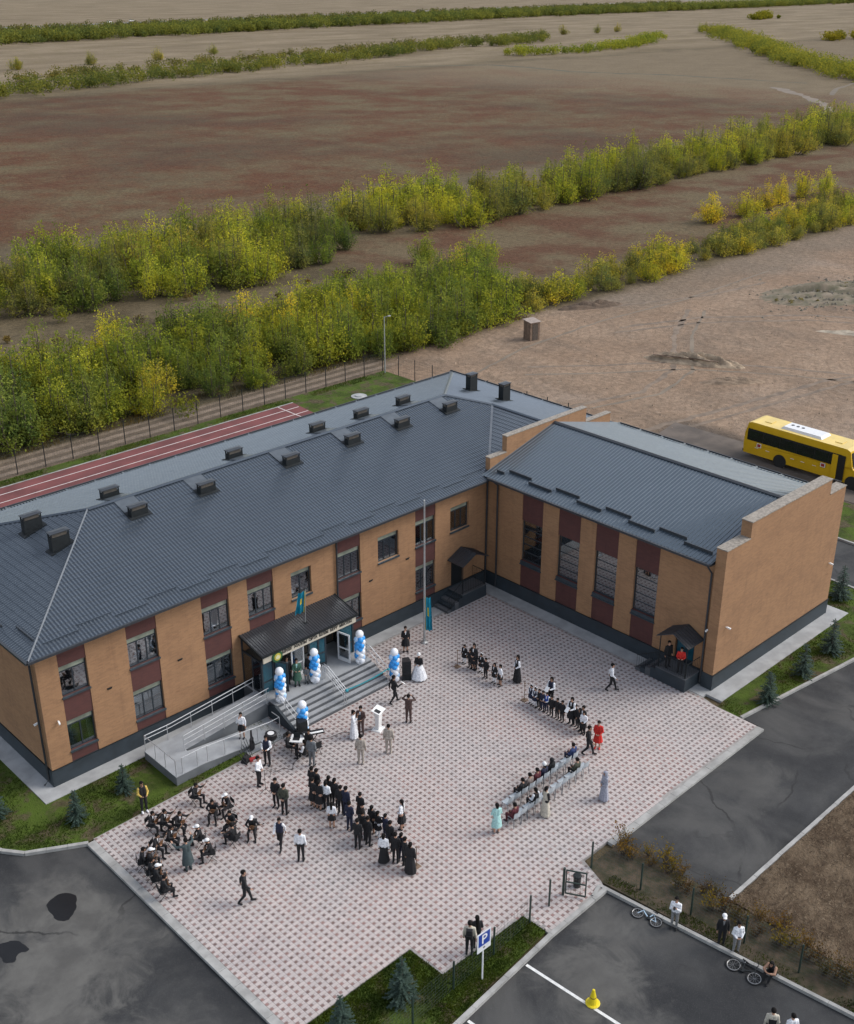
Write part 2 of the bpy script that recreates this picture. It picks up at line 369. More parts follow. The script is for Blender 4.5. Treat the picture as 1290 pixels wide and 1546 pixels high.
def lawnmat():
    m, t, out = nt('lawn_turf'); g = pos(t)
    n1 = noise(t, g, .55, 5., .6); n2 = noise(t, g, 3.2, 4., .6); n3 = noise(t, g, .9, 4., .55, .6); n4 = noise(t, g, 14., 3.)
    col = mix(t, ramp(t, n1, .32, .62), (.036,.052,.011), (.068,.104,.016))
    col = mix(t, ramp(t, n2, .45, .75, 0, .6), col, (.080,.105,.022))
    col = mix(t, ramp(t, n3, .48, .64, 0, .85), col, mix(t, ramp(t, n2, .3, .7), (.062,.046,.030), (.115,.088,.058)))
    bsdf(t, out, col, .95, bump=math_(t, 'ADD', n4, n2), bstr=.7, bdist=.06, spec=.15); return m
MT['lawn'] = lawnmat()
def asphaltmat():
    m, t, out = nt('asphalt'); g = pos(t)
    n1 = noise(t, g, .16, 5., .6, .4); n2 = noise(t, g, .7, 5., .65); n3 = noise(t, g, 30., 2.); n4 = noise(t, pos(t, (1,.35,1)), .35, 4.)
    col = mix(t, ramp(t, n1, .38, .66), (.020,.021,.023), (.042,.043,.044))
    n5 = noise(t, g, .11, 6., .62, .8)
    col = mix(t, ramp(t, n5, .46, .70, 0, .75), col, (.088,.086,.081))
    col = mix(t, ramp(t, n4, .56, .74, 0, .5), col, (.092,.090,.086))
    col = mix(t, ramp(t, n2, .55, .75, 0, .4), col, (.066,.065,.064))
    col = mix(t, ramp(t, n2, .30, .22, 0, .5), col, (.02,.021,.022))
    for cx_, cy_, rr_, k_ in ((-35.4,-10.2,4.6,.9),(-33.6,-7.6,2.6,.7),(-37.5,-15.,4.,.6),(-34.3,-17.5,2.6,.5),(-20.4,-25.2,2.6,.75),(-17.8,-24.2,1.9,.7),(-22.6,-29.,3.2,.6),(-5.5,-23.2,2.6,.45),(4.,-24.5,3.,.4)):
        vd = N(t, 'ShaderNodeVectorMath', operation='DISTANCE'); L(t, g, vd.inputs[0]); vd.inputs[1].default_value = (cx_, cy_, -.12)
        e_ = math_(t, 'ADD', vd.outputs['Value'], math_(t, 'MULTIPLY', math_(t, 'SUBTRACT', noise(t, g, .55, 5., .65, .6), .5), rr_*2.2))
        col = mix(t, ramp(t, e_, rr_*1.05, rr_*.25, 0, k_), col, mix(t, ramp(t, n2, .3, .7), (.080,.077,.071), (.130,.126,.116)))
    vo = N(t, 'ShaderNodeTexVoronoi', feature='DISTANCE_TO_EDGE'); vo.inputs['Scale'].default_value = .16; mpv = N(t, 'ShaderNodeVectorMath', operation='ADD'); L(t, g, mpv.inputs[0]); nv = N(t, 'ShaderNodeTexNoise'); nv.inputs['Scale'].default_value = .8; nv.inputs['Detail'].default_value = 5.; L(t, g, nv.inputs['Vector']); L(t, nv.outputs['Color'], mpv.inputs[1]); L(t, mpv.outputs[0], vo.inputs['Vector'])
    col = mix(t, math_(t, 'MULTIPLY', ramp(t, vo.outputs['Distance'], .012, .003), ramp(t, n1, .45, .60, 0, .7)), col, (.012,.012,.012))
    col = mix(t, ramp(t, n3, .5, .8, 0, .25), col, (.12,.12,.12))
    bsdf(t, out, col, ramp(t, n2, .3, .7, .72, .92), bump=n3, bstr=.25, bdist=.01, spec=.35); return m
MT['asphalt'] = asphaltmat()
def soilmat():
    m, t, out = nt('dug_soil'); g = pos(t)
    n1 = noise(t, g, .35, 5., .6); n2 = noise(t, pos(t, (1., 1.6, 1)), 1.7, 6., .7, 1.); n3 = noise(t, g, 7., 4., .7)
    col = mix(t, ramp(t, n1, .35, .65), (.085,.058,.038), (.215,.158,.105))
    col = mix(t, ramp(t, n2, .5, .7, 0, .7), col, (.060,.040,.028)); col = mix(t, ramp(t, n3, .52, .68, 0, .7), col, (.27,.21,.145)); col = mix(t, ramp(t, noise(t, g, 3.1, 5., .7, 2.), .55, .66, 0, .75), col, (.050,.034,.024))
    bsdf(t, out, col, .96, bump=math_(t, 'ADD', n2, math_(t, 'MULTIPLY', n3, .5)), bstr=1., bdist=.35, spec=.1); return m
MT['soil'] = soilmat()
def pavermat(name, ca, cb, rv):
    m, t, out = nt(name); g = pos(t); ge = N(t, 'ShaderNodeNewGeometry')
    n1 = noise(t, g, .14, 4., .6, .5); n2 = noise(t, g, 1.3, 4.); n3 = noise(t, g, .45, 4., .6)
    col = mix(t, math_(t, 'ADD', ramp(t, n1, .42, .60, 0., .6), math_(t, 'MULTIPLY', ge.outputs['Random Per Island'], .40)), ca, cb)
    col = mix(t, 1., col, mix(t, ge.outputs['Random Per Island'], (1-rv,)*3, (1+rv,)*3), 'MULTIPLY')
    col = mix(t, ramp(t, n2, .55, .75, 0, .22), col, (.19,.17,.155))
    col = mix(t, ramp(t, n3, .54, .74, 0, .42), col, mix(t, 1., col, (.70,.68,.67), 'MULTIPLY'))
    n6 = noise(t, g, .07, 4., .6, 1.); col = mix(t, ramp(t, n6, .50, .64, 0, .5), col, mix(t, 1., col, (.86,.87,.90), 'MULTIPLY'))
    bsdf(t, out, col, .85, spec=.3); return m
MT['pav_pale'] = pavermat('paver_pale', (.440,.402,.390), (.465,.405,.384), .06)
MT['pav_dark'] = pavermat('paver_red_grey', (.200,.168,.160), (.245,.152,.136), .24)
MT['joint'] = mat('joint_sand', (.30,.28,.265), .2, 2., .95, world=True)
def puddlemat():
    m, t, out = nt('wet_asphalt')
    bsdf(t, out, mix(t, noise(t, pos(t), 3.), (.009,.009,.010), (.016,.016,.017)), .28, spec=.3); return m
MT['puddle'] = puddlemat()

def slab(name, poly, z0, z1, m, kind='structure'):
    return tag(MB().prism(poly, z0, z1).build(name, m), kind=kind)
# asphalt areas: west forecourt, parking, south road, east road
slab('forecourt_asphalt', [(-90,-60),(-31,-60),(-31,-4.6),(-33.3,-3.4),(-34.0,-2.5),(-35.6,.8),(-37.5,6),(-40,14),(-90,14)], -.15, -.12, MT['asphalt'])
slab('parking_asphalt', [(-31,-60),(-14.3,-60),(-14.4,-40),(-14.94,-33.4),(-16.3,-22.45),(-17.1,-22.5),(-20,-22.65),(-25.9,-23.25),(-31,-23.6)], -.15, -.12, MT['asphalt'])
slab('south_road', [(-13.3,-26.6),(60,-26.6),(60,-22.6),(22.3,-22.6),(22.3,20),(16.5,20),(16.5,-21.9),(8.6,-21.05),(-1.0,-19.75),(-1.0,-21.0),(-13.3,-21.2)], -.15, -.12, MT['asphalt'])
slab('bus_road', [(29.2,-40),(34.4,-40),(34.0,-12),(33.6,9),(28.4,8),(28.9,-12)], -.155, -.135, mat('bus_road_surface', (.105,.085,.070), .3, .5, .95, bump=.3, world=True))
# lawns
LAWNS = {
 'west_lawn': [(-30.98,-4.62),(-25.9,-4.5),(-19.3,-4.46),(-19.3,-.9),(-31,-.9),(-31,37),(-45,37),(-39.8,14),(-37.3,6),(-35.4,.8),(-33.85,-2.4),(-33.2,-3.25)],
 'south_lawn': [(-31,-19.4),(-24.72,-19.4),(-24.66,-21.22),(-20.06,-21.3),(-19.96,-22.5),(-25.9,-23.1),(-31,-23.45)],
 'gym_lawn': [(-1.15,-18.2),(-1.15,-19.62),(8.6,-20.9),(16.4,-21.75),(16.4,14.8),(13.3,14.8),(13.3,-18.2)],
 'east_verge': [(22.5,-22.5),(28.4,-22.5),(28.2,10),(22.5,10)],
 'back_lawn': [(-31,15.0),(24.6,15.0),(24.6,37.3),(-31,37.3)],
 'hedge_strip': [(-16.1,-22.3),(-15.9,-21.3),(-13.35,-21.3),(-13.1,-26.7),(-12.6,-40),(-14.2,-40),(-14.75,-33.4)],
}
for nme, poly in LAWNS.items():
    slab(nme, poly, -.15, -.03, MT['lawn'] if nme != 'hedge_strip' else mat('verge_soil', (.085,.060,.038), .4, 2.4, .95, c2=(.034,.034,.015), bump=.9, world=True))
# dug soil lot, with real relief
def heightfield(name, x0, x1, y0, y1, nx, ny, fn, m):
    xs = np.linspace(x0, x1, nx); ys = np.linspace(y0, y1, ny); b = MB()
    b.v = [(x, y, fn(x, y)) for y in ys for x in xs]
    b.f = [(j*nx+i, j*nx+i+1, (j+1)*nx+i+1, (j+1)*nx+i) for j in range(ny-1) for i in range(nx-1)]; b.m = [0]*len(b.f)
    return b.build(name, m, smooth=True)
_ph = [(random.uniform(.3, 1.9), random.uniform(.3, 1.9), random.uniform(0, 6.3), random.uniform(.02, .07)) for _ in range(14)]
def lump(x, y): return sum(a*math.sin(kx*x + ky*y + p) for kx, ky, p, a in _ph)
tag(heightfield('soil_lot', -13.0, 34, -46, -26.85, 230, 120, lambda x, y: -.06 + 1.1*abs(lump(x, y))*min(1, (-26.85-y)/1.2+.05)*min(1, (x+13.)/1.2+.05) + .09*random.random(), MT['soil']), kind='structure')

# ---- kerbs
def kerb(name, pts, w, z0, z1, m=MT['kerb'], piece=1.0):
    """each kerb run is a setting object whose stones are its pieces"""
    root = tag(ob(name), kind='structure')
    for a, b in zip(pts[:-1], pts[1:]):
        a = Vector((*a, 0)); b = Vector((*b, 0)); d = (b-a); n = max(1, round(d.length/piece)); u = d.normalized(); s = Vector((-u.y, u.x, 0))*w/2
        for k in range(n):
            p = a + d*(k/n) + u*.006; q = a + d*((k+1)/n) - u*.006; j = random.uniform(-.006, .006)
            P = [p-s, p+s, q+s, q-s]
            P = [P[0], P[3], P[2], P[1]]
            MB().hexa([Vector((v.x, v.y, z0)) for v in P] + [Vector((v.x, v.y, z1+j)) for v in P]).build('kerb_stone', m, root)
    return root
kerb('plaza_west_kerb', [(-30.8,-4.75),(-30.8,-19.2)], .38, -.14, .012)
kerb('plaza_south_kerb', [(-1.2,-20.98),(-13.9,-21.08)], .34, -.14, .012)
kerb('gate_kerb', [(-16.25,-22.72),(-20.0,-22.80),(-25.95,-23.28),(-31,-23.62)], .2, -.14, .04)
kerb('parking_kerb', [(-17.05,-22.62),(-16.35,-22.40),(-14.85,-33.4),(-14.3,-40)], .16, -.14, .03)
kerb('gym_lawn_kerb', [(-1.1,-19.72),(8.6,-21.03),(16.45,-21.88),(16.45,14.8)], .16, -.14, .02)
kerb('east_road_kerb', [(22.4,-22.5),(22.4,10)], .16, -.14, .02)
kerb('west_lawn_kerb', [(-30.9,-4.72),(-33.28,-3.36),(-33.95,-2.48),(-35.5,.75),(-37.4,6),(-39.9,14)], .18, -.14, .03)
kerb('soil_lot_kerb', [(-13.0,-26.72),(34,-26.72)], .18, -.14, .0)
# ---- plain concrete aprons round the buildings
slab('facade_apron', [(-31,-.9),(-.95,-.9),(-.95,-17.2),(-.6,-17.2),(-.6,-18.2),(13.2,-18.2),(13.2,-16),(12.6,-16),(12.6,-17),(.3,-17),(.3,.3),(-30,.3),(-30,15),(-31,15)], -.15, .004, MT['concrete'])
slab('stair_apron', [(-21.8,-4.44),(-19.2,-4.44),(-19.2,-.92),(-21.8,-.92)], -.15, .0, MT['concrete'])
# ---- plaza with real pavers
PLAZA = [(-30.6,-4.62),(-19.2,-4.46),(-19.2,-.92),(-.97,-.92),(-.97,-17.2),(-1.2,-18.2),(-1.2,-20.8),(-15.6,-20.9),(-16.1,-22.3),(-16.3,-22.62),(-20.0,-22.7),(-20.06,-21.3),(-24.66,-21.22),(-24.72,-19.38),(-30.6,-19.38)]
plaza = slab('plaza', PLAZA, -.15, -.012, MT['joint'])
def inside(px, py, poly):
    c = np.zeros(px.shape, bool); n = len(poly)
    for i in range(n):
        x1, y1 = poly[i]; x2, y2 = poly[(i+1) % n]
        if y1 == y2: continue
        c ^= ((y1 > py) != (y2 > py)) & (px < (x2-x1)*(py-y1)/(y2-y1)+x1)
    return c
def pavers(name, rects, m):
    """rects: array (n,4) x0,x1,y0,y1 -> low bevelled blocks"""
    n = len(rects); g = .003; ch = .006
    x0, x1, y0, y1 = rects.T; x0 = x0+g; x1 = x1-g; y0 = y0+g; y1 = y1-g
    z1 = rng.uniform(-.002, .002, n); z0 = np.full(n, -.014)
    V = np.stack([np.stack([x0,y0,z0],1), np.stack([x1,y0,z0],1), np.stack([x1,y1,z0],1), np.stack([x0,y1,z0],1),
                  np.stack([x0+ch,y0+ch,z1],1), np.stack([x1-ch,y0+ch,z1],1), np.stack([x1-ch,y1-ch,z1],1), np.stack([x0+ch,y1-ch,z1],1)], 1)
    F = np.array([(4,5,6,7),(0,1,5,4),(1,2,6,5),(2,3,7,6),(3,0,4,7)])
    F = (F[None] + (np.arange(n)*8)[:,None,None]).reshape(-1, 4)
    me = bpy.data.meshes.new(name); me.from_pydata(V.reshape(-1, 3).tolist(), [], F.tolist()); me.materials.append(m); me.update()
    return tag(ob(name, me, plaza), kind='stuff')
pc = .30
gx, gy = np.meshgrid(np.arange(-31.2, -.6, pc), np.arange(-23.1, -.6, pc)); gx = gx.ravel(); gy = gy.ravel()
def clipr(r):
    cx = (r[:,0]+r[:,1])/2; cy = (r[:,2]+r[:,3])/2
    k = inside(cx, cy, PLAZA)
    for a, b in ((0,2),(0,3),(1,2),(1,3)): k &= inside(cx + (r[:,a]-cx)*.9, cy + (r[:,b]-cy)*.9, PLAZA)
    k &= ~((cx > -19.0) & (cx < -12.4) & (cy > -4.4))
    return r[k]
h2 = .135
pavers('dark_paving_stones', clipr(np.stack([gx, gx+h2, gy, gy+h2], 1)), MT['pav_dark'])
pavers('pale_paving_stones', clipr(np.concatenate([np.stack([gx+h2, gx+pc, gy, gy+h2], 1), np.stack([gx, gx+pc, gy+h2, gy+pc], 1)])), MT['pav_pale'])
# ---- running track
trk = slab('running_track', [(-40,32.45),(12.0,32.45),(12.3,35.9),(-40,35.95)], -.15, -.02, MT['track'])
for y in (33.35, 34.75): tag(MB().box(-40, 12.0, y-.045, y+.045, -.018, -.014).build('lane_line', MT['trackline'], trk))
MB().box(10.5, 10.59, 32.5, 35.9, -.018, -.013).build('lane_line', MT['trackline'], trk)
kerb('track_kerb', [(-40,32.35),(12.0,32.35)], .14, -.14, .0, MT['coping'], 2.)
kerb('track_outer_kerb', [(-40,36.04),(12.3,35.99)], .12, -.14, .0, MT['kerb'], 2.)
# ---- parking lines
def strip(name, a, b, w, z, m):
    a = Vector((*a, z)); b = Vector((*b, z)); u = (b-a).normalized(); s = Vector((-u.y, u.x, 0))*w/2
    return tag(MB().quad(a-s, b-s, b+s, a+s).build(name, m), kind='structure')
strip('parking_line_marking', (-21.85,-23.1), (-21.40,-28.6), .13, -.116, MT['line'])
strip('parking_line_marking', (-25.47,-23.4), (-25.0,-28.9), .13, -.116, MT['line'])
# ---- damp patches on the forecourt
def blob(name, poly, z, m, it=3):
    p = [Vector((x, y, z)) for x, y in poly]
    for k in range(it):
        q = []
        for i in range(len(p)):
            a, b = p[i], p[(i+1) % len(p)]; d = (b-a).length; j = Vector((random.gauss(0, .05*d), random.gauss(0, .05*d), 0)) if k < 2 else Vector((0,0,0))
            q += [a.lerp(b, .25) + j, a.lerp(b, .75) - j]
        p = q
    b = MB(); b.add(p, [tuple(range(len(p)))]); o = b.build(name, m); tag(o, kind='structure'); return o
blob('puddle', [(-34.25,-7.2),(-33.95,-6.72),(-33.3,-6.62),(-32.85,-7.05),(-32.95,-7.45),(-33.35,-8.0),(-33.75,-8.3),(-34.1,-8.2)], -.1165, MT['puddle'])
blob('puddle', [(-36.8,-7.5),(-36.3,-7.6),(-35.95,-7.8),(-35.75,-8.1),(-35.75,-8.8),(-36.2,-8.5),(-36.5,-9.0),(-36.9,-8.5)], -.1165, MT['puddle'])
MB().lathe([(.75,-.03),(.75,.02),(.4,.03),(.38,.10),(.02,.11)], 18).build('manhole_cover', MT['concrete'], None, loc=(17.8,33.1,0))
tag(bpy.data.objects['manhole_cover'], 'round concrete well cover on the grass behind the roof end', 'manhole')

def ribbon(name, pts, w, z, m, jit=.12, seg=3.):
    rnd = random.Random(len(pts)*7+int(abs(pts[0][0]))); P = []
    for a, b in zip(pts[:-1], pts[1:]):
        a = Vector((*a, z)); b = Vector((*b, z)); n = max(1, int((b-a).length/seg)); P += [a.lerp(b, k/n) for k in range(n)]
    P.append(Vector((*pts[-1], z))); b_ = MB(); L_ = []; Rr = []
    for i, p in enumerate(P):
        d = (P[min(i+1, len(P)-1)] - P[max(i-1, 0)]).normalized(); s = Vector((-d.y, d.x, 0)); ww = w/2*rnd.uniform(1-jit*3, 1+jit*3); o = s*rnd.gauss(0, jit*w); L_.append(p+s*ww+o); Rr.append(p-s*ww+o)
    n = len(P); b_.v = [tuple(q) for q in L_+Rr]; b_.f = [(i, n+i, n+i+1, i+1) for i in range(n-1)]; b_.m = [0]*(n-1)
    return tag(b_.build(name, m), kind='structure')
dust = mat('dusty_track', (.150,.120,.085), .2, .3, .95, world=True); pale = mat('pale_track', (.180,.143,.105), .2, .3, .95, world=True); darkt = mat('rut_soil', (.180,.135,.098), .3, 1., .95, bump=.4, world=True); ditch = mat('ditch_grass', (.072,.062,.034), .3, .2, .95, world=True)
ribbon('field_trail', [(330,178),(308,154),(296,142),(284,132),(269,124),(250,116),(232,109)], 3.0, -.14, pale, .16, 4)
ribbon('field_trail', [(470,190),(400,176),(340,160),(318,150)], 1.6, -.14, dust, .16, 6)
ribbon('field_ditch', [(300,338),(336,318),(336,290),(333,271),(340,250),(346,236),(350,205),(352,178)], 3.0, -.145, ditch, .15, 6)
rr = random.Random(4)
for k, pts in enumerate([[(34,27),(40,22),(47,17),(52,10),(56,2)],[(36,28.5),(42,23.5),(49,18.5),(54,11),(58,3)],[(30,18),(38,16),(46,18),(56,25),(66,30)],[(31,16.4),(39,14.4),(47,16.4),(57,23.4),(67,28.4)],[(52,30),(62,26),(72,18),(78,8),(80,-4)],[(54,31),(64,27),(74,19),(80,9),(82,-3)],[(28,30),(40,33),(54,34),(70,33),(90,34)],[(58,38),(66,35),(74,32),(84,31)],[(62,4),(66,-2),(72,-10)],[(66,6),(70,0),(76,-8)],[(30,8),(42,6),(54,4),(66,-1)],[(29.5,9.7),(41.5,7.7),(53.5,5.7),(65.5,.7)]]):
    ribbon('tyre_rut', pts, .34+.1*(k % 3), -.152, darkt if k % 3 else pale, .14, .9)
# ================================================================== BUILDINGS
school = thing('school_building', 'long two-storey tan brick school with slate-grey hipped metal roof', 'building', (-15,0,0))
gym = thing('gym_building', 'tall tan brick gym wing with stepped end parapet and grey ribbed roof', 'building', (6,-8,0))
def P_(b, name, m, root, smooth=False):
    """link a mesh written in world coordinates under a root standing at root.location"""
    r = root if root.parent is None else root.parent
    off = Vector(r.location); b.v = [(x-off.x, y-off.y, z-off.z) for x, y, z in b.v]
    return b.build(name, m, root, smooth)
T_ = .38; PZ = .93; WT = 7.36
STR = [(-29.0,-27.57),(-25.4,-23.72),(-21.09,-19.42),(-18.25,-16.57),(-12.12,-10.44),(-6.15,-4.5)]
SQ = [(-15.39,-14.0),(-9.11,-7.5),(-3.23,-1.65)]
UZ = (4.62, 6.26); LZ = (1.56, 3.25)
holes = []      # x0,x1,z0,z1 of every window on the main front
# front wall, built as piers and strips
wall = MB(); wr = []; x = -30.08
cols = sorted([(a, b, 's') for a, b in STR] + [(a, b, 'q') for a, b in SQ])
for a, b, k in cols:
    wall.box(x, a, 0, T_, PZ, WT)
    if k == 's':
        low = (-17.2 < (a+b)/2 - 0 < -16) or (-19 < a < -16)
        zz = [LZ, UZ]
        if -19 < a < -16: zz = [UZ]          # door passage behind the porch
        z = PZ
        if -19 < a < -16: z = 3.6
        for z0, z1 in zz:
            wr.append(MB().box(a, b, .03, T_, z, z0)); z = z1; holes.append((a, b, z0, z1))
        wr.append(MB().box(a, b, .03, T_, z, WT))
    else:
        wall.box(a, b, 0, T_, PZ if b > -13.9 or b < -16 else 3.6, UZ[0]); wall.box(a, b, 0, T_, UZ[1], WT); holes.append((a, b, *UZ))
    x = b
wall.box(x, -2.0, 0, T_, 2.75, WT) if False else wall.box(-1.65, 0, 0, T_, PZ, WT)
# west, north, east walls
wall.box(-30.08, -30.08+T_, T_, 15.6, PZ, WT); wall.box(-30.08, 12.3, 15.6-T_, 15.6, PZ, WT); wall.box(12.3-T_, 12.3, .4, 15.6-T_, PZ, WT)
P_(wall, 'brick_wall', MT['brick'], school)
for q in wr: P_(q, 'maroon_brick_panel', MT['brickred'], school)
pl = MB(); pl.box(-30.12, 0, -.04, .3, -.1, PZ); pl.box(-30.12, -29.8, .3, 15.64, -.1, PZ); pl.box(-29.8, 12.34, 15.3, 15.64, -.1, PZ)
P_(pl, 'plinth', MT['slate'], school)
MBt = MB(); MBt.box(-30.14, 0, -.07, -.04, PZ, PZ+.03); MBt.box(-30.14, -30.08, -.04, 15.6, PZ, PZ+.03)
P_(MBt, 'plinth_flashing', MT['dark'], school)
# rooms behind the windows
rm = MB(); rm.box(-29.7, -.05, 3.2, 3.3, PZ, WT); rm.box(-29.7, -.05, T_, 3.2, 3.95, 4.1); rm.box(-29.7, -.05, T_, 3.2, .8, PZ); rm.box(-29.7, -.05, T_, 3.2, 7.2, 7.3)
for xx in (-26.5, -22.3, -18.9, -13.0, -9.9, -7.0, -3.9): rm.box(xx, xx+.1, T_+.3, 3.2, PZ, 7.2)
P_(rm, 'interior_rooms', MT['room'], school)

def window(root, ax, u0, u1, z0, z1, front, inward, panes=3, top=.30, rows=None, curtain=None, sill=True, tp='transom'):
    """ax 'x': window in a wall along x (front at y=front); ax 'y': wall along y (front at x=front); inward = +1/-1 direction"""
    def B(b, a0, a1, d0, d1, q0, q1, mi=0):
        f0, f1 = front + inward*d0, front + inward*d1
        if ax == 'x': b.box(a0, a1, f0, f1, q0, q1, mi)
        else: b.box(f0, f1, a0, a1, q0, q1, mi)
    fr = MB(); fw = .06; d0, d1 = .13, .20
    B(fr, u0, u0+fw, d0, d1, z0, z1); B(fr, u1-fw, u1, d0, d1, z0, z1); B(fr, u0+fw, u1-fw, d0, d1, z0, z0+fw); B(fr, u0+fw, u1-fw, d0, d1, z1-fw, z1)
    zt = z1 - top*(1 if top else 0)
    if top: B(fr, u0+fw, u1-fw, d0, d1, zt-fw, zt)
    else: zt = z1
    us = [u0+fw + (u1-u0-2*fw)*k/panes for k in range(panes+1)]
    for k in range(1, panes): B(fr, us[k]-.03, us[k]+.03, d0, d1, z0+fw, zt-fw)
    zs = [z0+fw, zt-fw]
    if rows:
        zs = [z0+fw + (zt-fw-z0-fw)*k/rows for k in range(rows+1)]
        for k in range(1, rows): B(fr, u0+fw, u1-fw, d0+.01, d1, zs[k]-.025, zs[k]+.025)
    w = P_(fr, 'window', MT['frame'], root)
    for k in range(panes):
        for j in range(len(zs)-1):
            g = MB(); B(g, us[k]+.03*(k > 0), us[k+1]-.03*(k < panes-1), .16, .172, zs[j]+.025*(j > 0), zs[j+1]-.025*(j < len(zs)-2)); P_(g, 'pane', MT['glass'], w)
    if top:
        g = MB(); B(g, u0+fw, u1-fw, .15, .165, zt, z1-fw); P_(g, 'top_panel', MT[tp], w)
    if sill:
        g = MB(); B(g, u0-.03, u1+.03, -.07, .129, z0-.10, z0-.005); P_(g, 'sill', MT['gsill'], w)
    if curtain:
        for a, b in curtain:
            g = MB(); n = 10; A0 = u0+fw+(u1-u0-2*fw)*a; A1 = u0+fw+(u1-u0-2*fw)*b
            for i in range(n):
                p = A0+(A1-A0)*i/n; q = A0+(A1-A0)*(i+1)/n; dd = .30 + .03*(i % 2); de = .30 + .03*((i+1) % 2)
                if ax == 'x': g.quad((p,front+inward*dd,z0+.05),(q,front+inward*de,z0+.05),(q,front+inward*de,zt),(p,front+inward*dd,zt))
                else: g.quad((front+inward*dd,p,z0+.05),(front+inward*de,q,z0+.05),(front+inward*de,q,zt),(front+inward*dd,p,zt))
            P_(g, 'curtain', MT['curtain'], w)
    return w
cur = [[(0,.22),(.8,1)], [(.78,1)], [(0,.18)], [(.62,1)], [(0,.3),(.75,1)], None, [(0,.15),(.85,1)], [(.55,.98)]]
for i, (a, b, z0, z1) in enumerate(holes):
    wd = b - a; corner = a < -28.5
    window(school, 'x', a+.002, b-.002, z0, z1, 0, 1, 2 if (corner or wd < 1.42) else 3, .30, None, cur[i % len(cur)])
# gym walls
GY = -17.18; GT = 7.5
GST = [(-4.6,-2.96),(-7.47,-5.83),(-10.22,-8.61),(-13.04,-11.44)]
gw = MB(); gr = []; y = -.0
for y0, y1 in GST:
    gw.box(0, T_, y1, y, PZ, GT); gr += [MB().box(.03, T_, y0, y1, PZ, 2.72), MB().box(.03, T_, y0, y1, 5.45, GT)]; y = y0
gw.box(0, T_, -14.55, y, PZ, GT); gw.box(0, T_, -15.8, -14.55, 2.95, GT); gw.box(0, T_, -16.55, -15.8, PZ, GT)
P_(MB().box(12.2-T_, 12.2, -16.55, 0, PZ, GT), 'rear_wall', MT['brick'], gym)
P_(gw, 'brick_wall', MT['brick'], gym)
for q in gr: P_(q, 'maroon_brick_panel', MT['brickred'], gym)
# end wall with stepped parapet (and thinner twin against the school roof)
def stepped(y0, y1, xs, zl, zh, z0, name, cw):
    b = MB(); b.box(xs[0], xs[1], y0, y1, z0, zl); b.box(xs[1], xs[2], y0, y1, z0, zh); b.box(xs[2], xs[3], y0, y1, z0, zl)
    w = P_(b, name, MT['brick'], gym)
    e = .03
    for (a, c, z) in ((xs[0]-e, xs[1]-.002, zl), (xs[1]-.002-e, xs[2]+.002+e, zh), (xs[2]+.002, xs[3]+e, zl)):
        k = MB(); n = max(1, round((c-a)/.9))
        for i in range(n): k.box(a+(c-a)*i/n+.004, a+(c-a)*(i+1)/n-.004, y0-e, y1+e, z, z+cw)
        P_(k, 'coping', MT['coping'], w)
stepped(GY, -16.55, [-.12, 2.06, 10.39, 12.25], 8.49, 9.44, PZ, 'end_wall', .05)
stepped(0.02, .40, [.22, 1.70, 9.45, 12.1], 8.52, 9.55, 7.0, 'fire_wall', .05)
gp = MB(); gp.box(-.04, .3, -17.22, -.04, -.1, PZ); gp.box(.3, 12.24, -17.22, -16.8, -.1, PZ); gp.box(11.9, 12.24, -16.8, 0, -.1, PZ)
gp.box(-.16, -.04, -17.22, -16.5, -.1, PZ)
P_(gp, 'plinth', MT['slate'], gym)
gf = MB(); gf.box(-.07, -.04, -16.5, -.07, PZ, PZ+.03); gf.box(-.15, 12.3, -17.25, -17.18, PZ, PZ+.03)
P_(gf, 'plinth_flashing', MT['dark'], gym)
gi = MB(); gi.box(3.0, 3.1, -16.5, -.1, PZ, GT); gi.box(T_, 3.0, -16.5, -.1, .8, PZ); gi.box(T_, 3., -16.5, -.1, 7.3, 7.4)
P_(gi, 'interior_rooms', MT['room'], gym)
for i, (y0, y1) in enumerate(GST):
    w = window(gym, 'y', y0+.002, y1-.002, 2.74, 5.43, 0, 1, 1, 0, 5, [(.78,.97)], sill=False)
    s = MB(); s.box(-.05, .14, y0+.004, y1-.004, 2.50, 2.70); s.box(-.09, .14, y0-.04, y1+.04, 2.44, 2.495); P_(s, 'sill', MT['gsill'], w)
# ---------------------------------------------------------------- roofs
def clip_poly(bm, poly):
    """keep what lies inside a convex plan polygon (counter-clockwise)"""
    n = len(poly)
    for i in range(n):
        a = Vector((*poly[i][:2], 0)); b = Vector((*poly[(i+1) % n][:2], 0)); d = (b-a).normalized(); nrm = Vector((d.y, -d.x, 0))
        bmesh.ops.bisect_plane(bm, geom=bm.verts[:]+bm.edges[:]+bm.faces[:], dist=1e-5, plane_co=a, plane_no=nrm, clear_outer=True)
def profiled(poly, origin, u, v, zfun, us, vs, hf):
    """grid of (u,v) plan coordinates lifted to zfun + profile height, clipped to poly -> bmesh"""
    nu, nv = len(us), len(vs); o = Vector((*origin, 0)); U = Vector((*u, 0)); Vv = Vector((*v, 0))
    bm = bmesh.new(); grid = []
    for j, (vv, vh) in enumerate(vs):
        row = []
        for i, uu in enumerate(us):
            p = o + U*uu + Vv*vv; row.append(bm.verts.new((p.x, p.y, zfun(p.x, p.y) + hf(uu) + vh)))
        grid.append(row)
    for j in range(nv-1):
        for i in range(nu-1): bm.faces.new((grid[j][i], grid[j][i+1], grid[j+1][i+1], grid[j+1][i]))
    clip_poly(bm, poly); return bm
